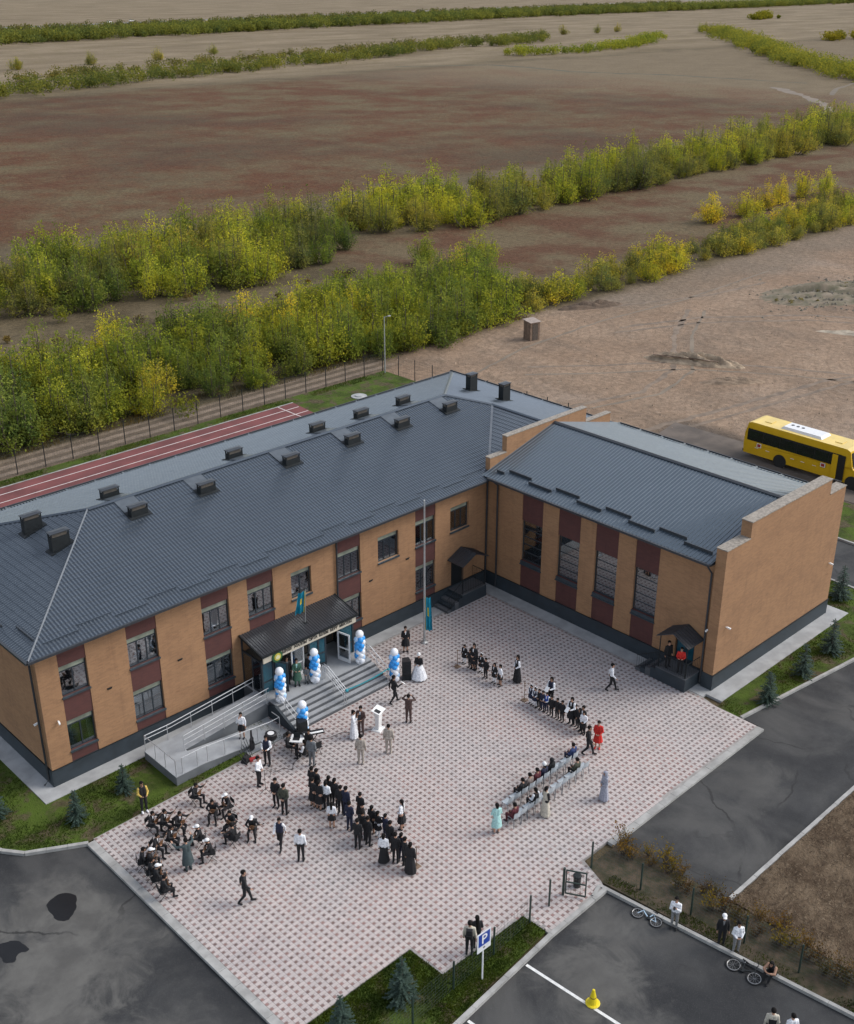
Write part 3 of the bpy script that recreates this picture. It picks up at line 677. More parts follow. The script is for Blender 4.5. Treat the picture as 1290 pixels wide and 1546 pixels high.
def to_mb(bm, b, mi=0):
    bm.verts.index_update(); base = len(b.v)
    b.v += [tuple(q.co) for q in bm.verts]; b.f += [tuple(base+q.index for q in f.verts) for f in bm.faces]; b.m += [mi]*len(bm.faces); bm.free()
ZE = 7.46
zf = lambda x, y: ZE + .2831*(y+.5)
zn = lambda x, y: ZE + .2831*(16.1-y)
zw = lambda x, y: ZE + .2975*(x+30.6)
zwing = lambda x, y: ZE + .2522*(x+.5)
ze = lambda x, y: ZE + .2560*(13.0-x)
def tile_rows(depth, step=.35, seg=1):
    r = []; k = 0
    while k*step < depth:
        r += [(k*step, .022 if k else .004), ((k+1)*step-.003, .002)]; k += 1
    return r
def waves(u0, u1, pitch=.19, amp=.016, seg=5):
    n = int((u1-u0)/pitch*seg); return [u0 + (u1-u0)*i/n for i in range(n+1)], (lambda uu: amp*math.sin(2*math.pi*uu/pitch))
rb = MB()
A_ = (-22.7, 7.8); B_ = (3.9, 7.8); PP = (6.2, 5.5)
us, hf = waves(-30.7, 6.4); to_mb(profiled([(-30.6,-.5),(-.5,-.5),PP,B_,A_], (0,-.5), (1,0), (0,1), zf, us, tile_rows(8.5), hf), rb)
us, hf = waves(-30.7, 13.1); to_mb(profiled([(-30.6,16.1),A_,B_,(13.0,16.1)], (0,16.1), (1,0), (0,-1), zn, us, tile_rows(8.5), hf), rb)
us, hf = waves(-.6, 16.2); to_mb(profiled([(-30.6,-.5),A_,(-30.6,16.1)], (-30.6,0), (0,1), (1,0), zw, us, tile_rows(8.1), hf), rb)
us, hf = waves(.3, 5.6); to_mb(profiled([(.5,.41),(6.2,.41),PP], (-.5,0), (0,1), (1,0), zwing, us, tile_rows(6.9), hf), rb)
us, hf = waves(.3, 16.2); to_mb(profiled([(13.0,5.5),(13.0,16.1),B_,PP], (13.0,0), (0,1), (-1,0), ze, us, tile_rows(9.3), hf), rb); to_mb(profiled([(13.0,.41),(13.0,5.5),PP,(6.2,.41)], (13.0,0), (0,1), (-1,0), ze, us, tile_rows(9.3), hf), rb)
roof = P_(rb, 'roof', MT['roof'], school)
def rib_sheet(poly, origin, u, v, zfun, u0, u1, depth, pitch, hgt, mi, b, top=.05):
    us = []; hs = {}
    k = u0
    while k < u1:
        for d, h in ((0,0),(.02,hgt),(.02+top,hgt),(.04+top,0)): us.append(round(k+d, 4)); hs[round(k+d, 4)] = h
        k += pitch
    to_mb(profiled(poly, origin, u, v, zfun, us, [(0,0),(depth,0)], lambda q: hs[q]), b, mi)
gb = MB(); zgl = lambda x, y: 7.62 + .2627*(x+.5); zgr = lambda x, y: 7.62 + .2627*(12.9-x)
rib_sheet([(-.5,-16.52),(6.2,-16.52),(6.2,.0),(-.5,.0)], (-.5,0), (0,1), (1,0), zgl, -16.7, .1, 6.75, .235, .035, 0, gb)
rib_sheet([(6.2,-16.52),(12.9,-16.52),(12.9,.0),(6.2,.0)], (12.9,0), (0,1), (-1,0), zgr, -16.7, .1, 6.75, .235, .035, 0, gb)
groof = P_(gb, 'roof', MT['gymroof'], gym)
# ridge caps, hips and valley
def cap(p, q, w, m, root, name='ridge_cap', lift=.05): 
    b = MB(); p = Vector(p); q = Vector(q); d = (q-p).normalized(); s = Vector((-d.y, d.x, 0)).normalized()*w/2; up = Vector((0,0,lift)); dn = Vector((0,0,-.035))
    b.quad(p-s+up+dn, q-s+up+dn, q+up+Vector((0,0,.03)), p+up+Vector((0,0,.03))); b.quad(p+up+Vector((0,0,.03)), q+up+Vector((0,0,.03)), q+s+up+dn, p+s+up+dn)
    P_(b, name, m, root)
ZR = 9.81; ZP = 9.155
cap((-22.7,7.8,ZR), (3.9,7.8,ZR), .34, MT['roof'], roof); cap((-30.55,-.45,ZE+.01), (-22.7,7.8,ZR), .11, MT['cap'], roof, 'hip_cap')
cap((-30.55,16.05,ZE), (-22.7,7.8,ZR), .26, MT['roof'], roof, 'hip_cap'); cap((12.95,16.05,ZE), (3.9,7.8,ZR), .22, MT['flash'], roof, 'hip_cap')
cap((3.9,7.8,ZR), (6.2,5.5,ZP), .3, MT['roof'], roof, 'hip_cap'); cap((6.2,5.5,ZP), (6.2,.42,ZP), .3, MT['roof'], roof)
vb = MB(); d = Vector((PP[0]+.5, PP[1]+.5, 0)).normalized(); s = Vector((-d.y, d.x, 0))*.075
p0 = Vector((.35,.26,zf(0,.26)+.045)); p1 = Vector((PP[0],PP[1],ZP+.05)); vb.quad(p0-s, p1-s, p1+s, p0+s); P_(vb, 'valley_strip', MT['cap'], roof)
cap((6.2,-16.5,9.385), (6.2,-.02,9.385), .36, MT['gutter'], groof)
# eaves: soffits, fascias, gutters
sf = MB(); sf.box(-30.56, -.46, -.46, 0, WT, WT+.05); sf.box(-30.56, -30.08, 0, 16.06, WT, WT+.05); sf.box(-30.08, 12.96, 15.6, 16.06, WT, WT+.05); sf.box(12.3, 12.96, .42, 15.6, WT, WT+.05)
P_(sf, 'soffit', MT['gutter'], school)
gt = MB(); gt.bar((-30.62,-.55,ZE-.03), (-.5,-.55,ZE-.03), .13, .12); gt.bar((-30.65,-.55,ZE-.03), (-30.65,16.15,ZE-.03), .13, .12); gt.bar((-30.6,16.16,ZE-.03), (13.0,16.16,ZE-.03), .13, .12); gt.bar((13.05,16.1,ZE-.03), (13.05,.42,ZE-.03), .13, .12)
P_(gt, 'gutter', MT['gutter'], roof)
sg = MB(); sg.box(-.46, 0, -16.5, -.5, GT-.02, GT+.04); sg.box(12.2, 12.86, -16.5, -.05, GT-.02, GT+.04); P_(sg, 'soffit', MT['gutter'], gym)
P_(MB().bar((-.56,-16.5,7.57), (-.56,-.5,7.57), .13, .13), 'gutter', MT['gutter'], groof); P_(MB().bar((12.96,-16.5,7.57), (12.96,-.05,7.57), .13, .13), 'gutter', MT['gutter'], groof)
# snow guards
for i in range(9):
    y0 = -1.3 - 1.86*i*1.0; x = .56 if i % 2 == 0 else .22
    if i == 8: continue
    b = MB(); b.bar((x,y0,zgl(x,0)+.10), (x,y0-1.8,zgl(x,0)+.10), .05, .16)
    for k in range(4): b.bar((x,y0-.2-.45*k,zgl(x,0)+.01), (x+.18,y0-.2-.45*k,zgl(x,0)+.11), .04, .03)
    P_(b, 'snow_guard', MT['gutter'], groof)
b = MB(); b.bar((.2,-.6,zgl(.2,0)+.10), (.2,-1.2,zgl(.2,0)+.10), .05, .16); P_(b, 'snow_guard', MT['gutter'], groof)
for i in range(16):
    x0 = -29.4 + 1.84*i; y = .45 if i % 2 else .15
    b = MB(); b.bar((x0,y,zf(0,y)+.075), (x0+1.8,y,zf(0,y)+.075), .035, .05); P_(b, 'snow_guard', MT['roof'], roof)
for i in range(6):
    y0 = .6 + 2.4*i; x = -30.1 if i % 2 else -29.7
    b = MB(); b.bar((x,y0,zw(x,0)+.085), (x,y0+1.7,zw(x,0)+.085), .05, .09); P_(b, 'snow_guard', MT['gutter'], roof)
for i in range(8):
    y0 = 1.0+1.9*i; b = MB(); b.bar((12.75,y0,ze(12.75,0)+.1), (12.75,y0+1.75,ze(12.75,0)+.1), .05, .1); P_(b, 'snow_guard', MT['gutter'], roof)
for i in range(22):
    x0 = -29.4+1.9*i; b = MB(); b.bar((x0,15.75,zn(0,15.75)+.09), (x0+1.75,15.75,zn(0,15.75)+.09), .05, .09); P_(b, 'snow_guard', MT['gutter'], roof)
for i in range(9):
    y0 = -.5-1.78*i; b = MB(); b.bar((12.6,y0,zgr(12.6,0)+.1), (12.6,y0-1.6,zgr(12.6,0)+.1), .05, .1); P_(b, 'snow_guard', MT['gutter'], groof)
# ventilation chimneys
def chimney(x, y, zfun, along, ln=1.0, dp=.38, body=.33, gap=.21, flash=None):
    b = MB(); hx, hy = (ln/2, dp/2) if along == 'x' else (dp/2, ln/2)
    zc = zfun(x, y); zlo = min(zfun(x+sx*hx, y+sy*hy) for sx in (-1,1) for sy in (-1,1)) - .05
    zb = zc + body
    b.box(x-hx, x+hx, y-hy, y+hy, zlo, zb, 0)
    b.box(x-hx*.82, x+hx*.82, y-hy*.7, y+hy*.7, zb, zb+gap, 1)                                  # pale flue block seen under the cap
    for sx in (-1,1):
        for sy in (-1,1): b.box(x+sx*(hx-.03)-.03, x+sx*(hx-.03)+.03, y+sy*(hy-.03)-.03, y+sy*(hy-.03)+.03, zb, zb+gap, 0)
    e = .04
    b.hexa([(x-hx-e,y-hy-e,zb+gap),(x+hx+e,y-hy-e,zb+gap),(x+hx+e,y+hy+e,zb+gap),(x-hx-e,y+hy+e,zb+gap),
            (x-hx-e,y-hy-e,zb+gap+.035),(x+hx+e,y-hy-e,zb+gap+.035),(x+hx+e,y+hy+e,zb+gap+.035),(x-hx-e,y+hy+e,zb+gap+.035)], 2)
    b.add([(x-hx-e,y-hy-e,zb+gap+.035),(x+hx+e,y-hy-e,zb+gap+.035),(x+hx+e,y+hy+e,zb+gap+.035),(x-hx-e,y+hy+e,zb+gap+.035),(x-hx*.6 if along=='x' else x,y if along=='x' else y-hy*.6,zb+gap+.065),(x+hx*.6 if along=='x' else x,y if along=='x' else y+hy*.6,zb+gap+.065)],
          [(0,1,5,4),(1,2,5),(2,3,4,5),(3,0,4)] if along == 'x' else [(0,1,4),(1,2,5,4),(2,3,5),(3,0,4,5)], 2)
    k = .16                                                                                      # flange on the roof
    b.hexa([(x+sx*(hx+k), y+sy*(hy+k), zfun(x+sx*(hx+k), y+sy*(hy+k))+.02) for sx, sy in ((-1,-1),(1,-1),(1,1),(-1,1))] +
           [(x+sx*(hx+k), y+sy*(hy+k), zfun(x+sx*(hx+k), y+sy*(hy+k))+.055) for sx, sy in ((-1,-1),(1,-1),(1,1),(-1,1))], 0)
    P_(b, 'chimney', [MT['dark'], MT['darker'], MT['gutter']], roof)
    if flash is not None:
        f = MB(); y1 = flash
        f.quad(*[(xx, yy, zfun(xx, yy)+.05) for xx, yy in ((x-hx-.1,y+ (hy if y1>y else -hy)),(x+hx+.1,y+(hy if y1>y else -hy)),(x+hx+.1,y1),(x-hx-.1,y1))]); P_(f, 'flashing_sheet', MT['flash'], roof)
for x in (-20.6,-16.25,-10.3,-5.55,-1.4,2.9): chimney(x, 6.25, zf, 'x', flash=7.65)
for x in (-20.6,-12.3,-5.95,-2.3,1.4): chimney(x, 9.2, zn, 'x', flash=7.95)
chimney(-25.3, 9.05, zw, 'x', 1.0, .4, .68); chimney(-25.25, 6.15, zw, 'x', 1.0, .4, .68)
chimney(8.4, 9.6, ze, 'x', .72, .45, 1.05, .16); chimney(8.7, 6.7, ze, 'x', .72, .45, 1.05, .16)
# downpipes
def pipe(root, pts, m=MT['gutter'], r=.055): P_(MB().tube(pts, r, 8), 'downpipe', m, root)
pipe(school, [(-30.6,.25,7.4),(-30.2,.35,7.0),(-30.17,.35,.25),(-30.45,.3,.1)])
pipe(school, [(-12.25,-.5,7.42),(-12.25,-.12,7.05),(-12.25,-.09,4.0),(-12.25,-.09,.95)])
P_(MB().box(-12.21, -12.13, -.03, -.002, 3.9, 7.2), 'pale_conduit', MT['cap'], school)
pipe(school, [(-.22,-.45,7.42),(-.12,-.12,7.1),(-.12,-.1,.95),(-.12,-.1,.2)])
pipe(gym, [(-.5,-.75,7.55),(-.14,-1.0,7.15),(-.1,-1.0,.95),(-.14,-1.0,.2)])
pipe(gym, [(-.5,-16.3,7.52),(-.14,-16.42,6.95),(-.1,-16.42,.95),(-.14,-16.42,.2)])
# cameras, wall lamps and vent slots
def seccam(root, p, d):
    b = MB(); p = Vector(p); d = Vector(d); b.bar(p, p+d*.09, .04); b.bar(p+d*.08+Vector((0,0,.01)), p+d*.27+Vector((0,0,-.04)), .08, .075); P_(b, 'security_camera', MT['white'], root)
seccam(school, (-29.4,0,3.5), (-.2,-1,0)); seccam(school, (-30.08,.55,3.45), (-1,.1,0))
seccam(gym, (.62,-17.18,3.7), (.3,-1,0)); seccam(gym, (0,-16.55,3.55), (-1,.1,0)); seccam(gym, (11.6,-17.18,3.65), (.2,-1,0))
for x, z in ((-26.6,4.05),(-22.6,3.95),(-9.7,3.7),(-6.8,4.1)):
    b = MB(); b.box(x-.12, x+.12, -.02, .0, z-.05, z+.03); b.box(x-.14, x+.14, -.06, 0, z+.03, z+.05); P_(b, 'vent_grille', MT['dark'], school)
# side doors
d = MB(); d.box(-3.12, -2.15, -.012, 0, PZ-.1, 2.75); d.box(-3.06, -2.21, -.03, -.012, PZ-.08, 2.70); P_(d, 'door', MT['dark'], school)
d = MB(); d.box(.12, .18, -15.78, -14.57, .82, 2.93, 0); gd = P_(d, 'door', MT['frame'], gym)
d = MB(); d.box(.10, .12, -15.70, -15.22, 1.1, 2.85); d.box(.10, .12, -15.12, -14.66, 1.1, 2.85); P_(d, 'pane', MT['glassblue'], gd)
# ---------------------------------------------------------------- side porches
def porch(name, label, loc, rz, L_plat, L_step, depth, hz):
    """local frame: wall along local x at y=0, outside is -y; steps descend toward -x"""
    r = thing(name, label, 'porch', loc, rz)
    MB().box(0, L_plat, -depth, -.05, -.1, hz).build('landing', MT['slate'], r)
    MB().box(-.0, L_plat+.03, -depth-.03, -.05, hz, hz+.03).build('landing_slab', MT['riser'], r)
    n = 5
    for i in range(n-1):
        z1 = hz*(n-1-i)/n; MB().box(-L_step*(i+1)/(n-1), -L_step*i/(n-1), -depth, -.05, -.1, z1).build('step', MT['riser'] if i % 2 else MT['slate'], r)
    # gable canopy on posts
    x0, x1, xm = .05, L_plat-.05, L_plat/2; ze_, zr_ = 2.88, 3.36
    c = MB(); t = .05
    for (a, za, b_, zb_) in ((x0-.12, ze_-.05, xm, zr_), (x1+.12, ze_-.05, xm, zr_)):
        c.hexa([(a,-depth-.1,za-t),(b_,-depth-.1,zb_-t),(b_,-.02,zb_-t),(a,-.02,za-t),(a,-depth-.1,za),(b_,-depth-.1,zb_),(b_,-.02,zb_),(a,-.02,za)])
        nn = 7
        for k in range(nn):
            yy = -depth+ (depth-.1)*k/(nn-1); c.bar((a,yy,za+.012), (b_,yy,zb_+.012), .03, .03)
    c.build('canopy', MT['canopy'], r)
    for px in (x0+.05, x1-.05): MB().tube([(px,-depth+.08,hz+.03),(px,-depth+.08,ze_-.04)], .03, 6).build('post', MT['dark'], r)
    # railing along the outer side and the steps
    b = MB(); top = [(-L_step+.05,-depth+.06,.95),(0.0,-depth+.06,hz+.92),(L_plat-.04,-depth+.06,hz+.92)]
    b.tube(top, .022, 6); b.tube([(p[0],p[1],p[2]-.75) for p in top], .012, 5)
    m_ = 22
    for k in range(m_+1):
        s = k/m_; xx = -L_step+.05+(L_plat+L_step-.09)*s; zt = .95+(hz-.03)*min(1,(xx+L_step-.05)/(L_step-.05)) if xx < 0 else hz+.92
        b.tube([(xx,-depth+.06,zt-.86),(xx,-depth+.06,zt)], .009, 4)
    b.tube([(L_plat-.04,-depth+.06,hz+.92),(L_plat-.04,-.1,hz+.92)], .022, 6)
    for k in range(8): b.tube([(L_plat-.04,-.1-(depth-.2)*k/7,hz+.05),(L_plat-.04,-.1-(depth-.2)*k/7,hz+.92)], .009, 4)
    b.build('railing', MT['dark'], r); return r
porch('corner_porch', 'small dark porch with gabled canopy and side steps in the inner corner', (-3.4,0,0), 0, 2.15, 1.25, 1.28, .80)
porch('gym_porch', 'dark porch with gabled canopy and railing on the gym side wall', (0,-14.35,0), R_(-90), 1.95, 1.35, 1.40, .80)
# ================================================================== ENTRANCE
ent = thing('entrance_porch', 'glazed entrance porch with dark ribbed canopy and cream name board', 'porch', (-15.7,0,.9))
zc = lambda x, y: 3.86 + .235*y
cb = MB(); rib_sheet([(-18.97,-1.97),(-12.45,-1.97),(-12.45,-.01),(-18.97,-.01)], (0,-.01), (1,0), (0,-1), zc, -19.1, -12.3, 2.1, .16, .03, 0, cb, .04)
P_(cb, 'canopy_roof', MT['canopy'], ent)
cf = MB(); cf.hexa([(-18.97,-1.97,zc(0,-1.97)-.10),(-12.45,-1.97,zc(0,-1.97)-.10),(-12.45,-.02,3.72),(-18.97,-.02,3.72),(-18.97,-1.97,zc(0,-1.97)-.012),(-12.45,-1.97,zc(0,-1.97)-.012),(-12.45,-.02,3.84),(-18.97,-.02,3.84)])
cf.bar((-19.0,-2.0,zc(0,-2)-.03), (-12.42,-2.0,zc(0,-2)-.03), .09, .10); cf.bar((-18.99,-1.97,zc(0,-1.97)+.0), (-18.99,-.02,3.86), .05, .12); cf.bar((-12.43,-1.97,zc(0,-1.97)), (-12.43,-.02,3.86), .05, .12)
P_(cf, 'canopy_frame', MT['dark'], ent)
bd = MB(); bd.box(-18.85, -12.52, -1.93, -1.86, 2.90, 3.30); board = P_(bd, 'sign_board', MT['sand'], ent)
def text_mesh(txt, size, name, m, parent, loc, rot, ext=.012, align='CENTER', sx=1.0):
    cu = bpy.data.curves.new(name, 'FONT'); cu.body = txt; cu.size = size; cu.extrude = ext; cu.align_x = align; cu.align_y = 'CENTER'; cu.offset = .006
    tmp = bpy.data.objects.new(name+'_tmp', cu); COL.objects.link(tmp)
    dg = bpy.context.evaluated_depsgraph_get(); me = bpy.data.meshes.new_from_object(tmp.evaluated_get(dg)); bpy.data.objects.remove(tmp)
    me.name = name; me.materials.clear(); me.materials.append(m)
    o = ob(name, me, parent, loc); o.rotation_euler = rot; o.scale = (sx, 1, 1); return o
off = Vector(ent.location)
def ent_text(txt, x0, x1, z, size):
    o = text_mesh(txt, size, 'lettering', MT['letter'], board, Vector(((x0+x1)/2,-1.937,z)) - off, (R_(90),0,0))
    w = o.dimensions.x if o.dimensions.x > 0 else 1; xs = [v.co.x for v in o.data.vertices]; w = max(xs)-min(xs); o.scale = ((x1-x0)/w, 1, 1)
for wtxt, a, b in (('БІРЛІК', -17.62, -16.98), ('ЖАЛПЫ', -16.84, -15.98), ('ОРТА', -15.84, -15.26), ('БІЛІМ', -15.12, -14.50), ('БЕРУ', -14.36, -13.84), ('МЕКТЕБІ', -13.70, -12.82)): ent_text(wtxt, a, b, 3.11, .235)
em = MB(); em.lathe([(.34,0),(.34,.05),(.30,.06)], 20, mi=0); em.lathe([(.215,.061),(.215,.075)], 18, mi=1)
em.prism([(-.10,-.12),(.10,-.12),(.14,.02),(0,.12),(-.14,.02)], .075, .085, 2)
emo = em.build('emblem', [mat('emblem_green', (.02,.085,.03), .1), mat('emblem_gold', (.46,.40,.06), .1), mat('emblem_pale', (.60,.58,.35), .1)], board, loc=Vector((-17.98,-1.935,3.02)) - off); emo.rotation_euler = (R_(90),0,0)
Z0, Z1 = .92, 2.90; YF = -1.72
fr = MB(); 
for x in (-18.85,-18.14,-15.72,-15.08,-13.62,-12.62): fr.box(x-.05, x+.05, YF-.05, YF+.05, Z0, Z1)
fr.box(-18.85, -12.62, YF-.04, YF+.04, Z1-.10, Z1); fr.box(-18.85, -12.62, YF-.06, YF+.06, Z1, 2.99)
for x in (-18.85,-12.62):
    fr.box(x-.04, x+.04, -.06, -.0, Z0, 3.6); fr.box(x-.04, x+.04, YF+.05, -.06, Z0, Z0+.08); fr.box(x-.04, x+.04, YF+.05, -.06, 2.85, 2.93); fr.box(x-.03, x+.03, -.95, -.87, Z0+.08, 2.85)
P_(fr, 'porch_frame', MT['frame'], ent)
def gpanel(x0, x1, y0, y1, z0, z1, name='glass_panel', m='glassblue'): P_(MB().box(x0, x1, y0, y1, z0, z1), name, MT[m], ent)
for a, b in ((-18.80,-18.19),(-15.67,-15.13),(-13.57,-12.67)):
    gpanel(a, b, YF-.01, YF+.01, 1.66, Z1-.10); gpanel(a, b, YF-.01, YF+.01, Z0+.05, 1.58); P_(MB().box(a, b, YF-.03, YF+.03, 1.58, 1.66), 'transom_bar', MT['frame'], ent)
for x in (-18.85,-12.62): gpanel(x-.01, x+.01, YF+.05, -.97, Z0+.08, 2.85, m='glass'); gpanel(x-.01, x+.01, -.87, -.06, Z0+.08, 2.85, m='glass')
def leaf(hx, hy, ang, w, m, g, h0=Z0+.01, h1=2.72):
    """door leaf hinged at (hx,hy), swung to plan angle ang"""
    o = thing_part('door', ent, (hx, hy, 0), ang); b = MB(); t = .045; s = .09
    b.box(0, s, -t/2, t/2, h0, h1); b.box(w-s, w, -t/2, t/2, h0, h1); b.box(s, w-s, -t/2, t/2, h0, h0+.22); b.box(s, w-s, -t/2, t/2, h1-s, h1); b.box(s, w-s, -t/2, t/2, 1.72, 1.80)
    o.data = b.mesh('door', m)
    MB().box(s, w-s, -.008, .008, h0+.22, 1.72).build('pane', g, o); MB().box(s, w-s, -.008, .008, 1.80, h1-s).build('pane', g, o)
    MB().tube([(w-.14,-.05,1.75),(w-.14,-.06,2.1)], .014, 6).build('handle', MT['steel'], o)
def thing_part(name, root, loc, ang):
    me = bpy.data.meshes.new(name); o = ob(name, me, root, Vector(loc) - Vector((root.location.x, root.location.y, root.location.z))); o.rotation_euler = (0,0,ang); return o
leaf(-18.05, YF, R_(-62), .80, MT['frame'], MT['glassblue']); leaf(-16.85, YF+.1, R_(4), .92, MT['doorwhite'], MT['glass'])
leaf(-14.52, YF, R_(168), .52, MT['frame'], MT['glassblue']); leaf(-13.70, YF, R_(-78), .86, MT['doorwhite'], MT['glass'])
vi = MB(); vi.box(-18.7, -12.75, -.05, -.01, Z0, 2.8); P_(vi, 'dark_vestibule_back', mat('vestibule_wall', (.10,.085,.07), .3, 1., .9), ent)
# ---------------------------------------------------------------- stairs
st = thing('entrance_stairs', 'broad grey entrance stairs with landing in front of the porch', 'stairs', (-15.7,-2.3,0))
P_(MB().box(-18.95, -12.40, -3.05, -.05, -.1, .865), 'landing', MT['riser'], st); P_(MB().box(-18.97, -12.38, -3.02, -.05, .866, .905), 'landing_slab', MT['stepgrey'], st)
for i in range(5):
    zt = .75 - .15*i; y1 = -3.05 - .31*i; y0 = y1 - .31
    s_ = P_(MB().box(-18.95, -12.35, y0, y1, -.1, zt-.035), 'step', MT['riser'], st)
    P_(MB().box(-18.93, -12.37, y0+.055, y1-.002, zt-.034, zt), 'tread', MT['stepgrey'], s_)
P_(MB().box(-19.10, -18.952, -4.62, -1.2, -.1, .22), 'side_wall', MT['slate'], st)
P_(MB().hexa([(-19.10,-4.62,.22),(-18.952,-4.62,.22),(-18.952,-1.2,.22),(-19.10,-1.2,.22),(-19.10,-4.62,.24),(-18.952,-4.62,.24),(-18.952,-3.05,.93),(-19.10,-3.05,.93)]), 'side_wall', MT['slate'], st)
def rail(root, pts, posts, h=.9, name='handrail', rails=(0, .42), r=.024):
    """pts: floor line; rails at h and h-offset above it"""
    b = MB()
    for d in rails: b.tube([(x, y, z+h-d) for x, y, z in pts], r if d == 0 else r*.8, 6)
    for x, y, z in posts: b.tube([(x, y, z-.02), (x, y, z+h)], r*.85, 6)
    P_(b, name, MT['steel'], root)
for x in (-18.80, -15.62, -15.48, -12.48):
    rail(st, [(x,-2.7,.905),(x,-3.05,.905),(x,-4.55,.16)], [(x,-2.75,.905),(x,-3.6,.6),(x,-4.5,.15)])
rb_ = MB(); n = 14
for k in range(n):
    a, b = k/n, (k+1)/n; sag = lambda q: 1.02 - .18*4*q*(1-q)*.6
    pa = (-15.48+3.0*a, -4.53, sag(a)); pb = (-15.48+3.0*b, -4.53, sag(b))
    rb_.quad((pa[0],pa[1],pa[2]-.045), (pb[0],pb[1],pb[2]-.045), (pb[0],pb[1],pb[2]+.045), (pa[0],pa[1],pa[2]+.045))
rb_.ball((-15.48,-4.57,1.0), .10); rb_.ball((-12.48,-4.57,1.0), .08)
tag(rb_.build('ceremonial_ribbon', mat('ribbon_teal', (.03,.28,.34), .1, 4., .5)), 'teal ribbon tied across the right half of the entrance stairs', 'ribbon')
# ---------------------------------------------------------------- ramp
rp = thing('wheelchair_ramp', 'grey two-flight wheelchair ramp with steel railings left of the stairs', 'ramp', (-22.4,-2.6,0))
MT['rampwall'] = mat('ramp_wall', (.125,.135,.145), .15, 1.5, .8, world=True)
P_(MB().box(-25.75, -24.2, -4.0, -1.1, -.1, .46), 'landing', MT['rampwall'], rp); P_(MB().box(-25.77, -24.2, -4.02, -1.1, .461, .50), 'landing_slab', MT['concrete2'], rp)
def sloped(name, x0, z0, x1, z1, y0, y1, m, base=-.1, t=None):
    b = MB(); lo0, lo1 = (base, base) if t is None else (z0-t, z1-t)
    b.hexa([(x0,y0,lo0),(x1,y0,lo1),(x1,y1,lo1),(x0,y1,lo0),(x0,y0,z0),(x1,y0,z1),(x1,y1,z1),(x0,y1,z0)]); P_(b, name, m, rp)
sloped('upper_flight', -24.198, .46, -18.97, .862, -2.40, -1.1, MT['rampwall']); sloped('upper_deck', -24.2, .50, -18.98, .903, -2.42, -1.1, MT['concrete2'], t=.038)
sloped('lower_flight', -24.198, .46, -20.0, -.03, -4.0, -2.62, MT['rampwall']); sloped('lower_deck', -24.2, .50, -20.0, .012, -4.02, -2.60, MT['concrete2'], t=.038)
rail(rp, [(-25.7,-1.16,.5),(-24.2,-1.16,.5),(-19.05,-1.16,.9)], [(-25.7,-1.16,.5),(-24.4,-1.16,.5),(-23,-1.16,.59),(-21.7,-1.16,.69),(-20.4,-1.16,.79),(-19.1,-1.16,.9)], name='railing', rails=(0,.22))
rail(rp, [(-25.7,-1.16,.5),(-25.7,-3.94,.5)], [(-25.7,-2.1,.5),(-25.7,-3.0,.5),(-25.7,-3.94,.5)], name='railing', rails=(0,))
rail(rp, [(-25.35,-3.95,.5),(-24.2,-3.95,.5),(-20.1,-3.95,.02),(-19.5,-3.95,.02),(-19.5,-3.3,.02)], [(-25.35,-3.95,.5),(-24.5,-3.95,.5),(-23.9,-3.95,.47),(-22.9,-3.95,.35),(-21.9,-3.95,.23),(-20.9,-3.95,.12),(-20.1,-3.95,.02),(-19.5,-3.95,.02)], name='railing', rails=(0,))
rail(rp, [(-24.3,-2.5,.5),(-19.05,-2.5,.9)], [(-24.3,-2.5,.5),(-23.1,-2.5,.58),(-21.9,-2.5,.67),(-20.7,-2.5,.77),(-19.2,-2.5,.88)], name='railing', rails=(0,.25,.55))
# ---------------------------------------------------------------- balloon columns
ball = {k: MB().ball((0,0,0), .165, 0, 10, 8, 1.1).mesh('balloon', MT[m], True) for k, m in (('b','bal_b'),('l','bal_l'),('w','bal_w'))}
bigw = MB().ball((0,0,0), .23, 0, 12, 9, 1.08).mesh('top_balloon', MT['bal_w'], True)
BAL = [((-18.52,-2.82,.905), 'blue and white balloon column on the landing at the ramp end'), ((-16.05,-2.60,.905), 'blue and white balloon column on the landing behind the middle handrail'),
       ((-13.05,-2.85,.905), 'blue and white balloon column on the landing at its right end'), ((-11.95,-4.46,0), 'blue and white balloon column on the paving beside the right loudspeaker'),
       ((-18.75,-4.95,0), 'blue and white balloon column on the paving at the left stair foot')]
for p, lab in BAL:
    t = thing('balloon_column', lab, 'balloons', p, 0, 'balloon columns by the entrance')
    MB().lathe([(.22,0),(.22,.05),(.02,.06),(.02,1.6)], 8).build('base', MT['white'], t)
    for i in range(8):
        for k in range(4):
            a = math.pi/2*k + i*.62; c = 'b' if (k % 4) in (0, 1) else ('w' if k == 2 else 'l'); c = 'b' if k == 0 or (k == 1 and i % 3) else ('l' if k == 3 and i % 2 else 'w')
            o = ob('balloon', ball[c], t, (.155*math.cos(a)+random.gauss(0,.01), .155*math.sin(a)+random.gauss(0,.01), .20+.19*i)); s = random.uniform(.92, 1.06); o.scale = (s, s, s)
    ob('top_balloon', bigw, t, (0, 0, 1.82))
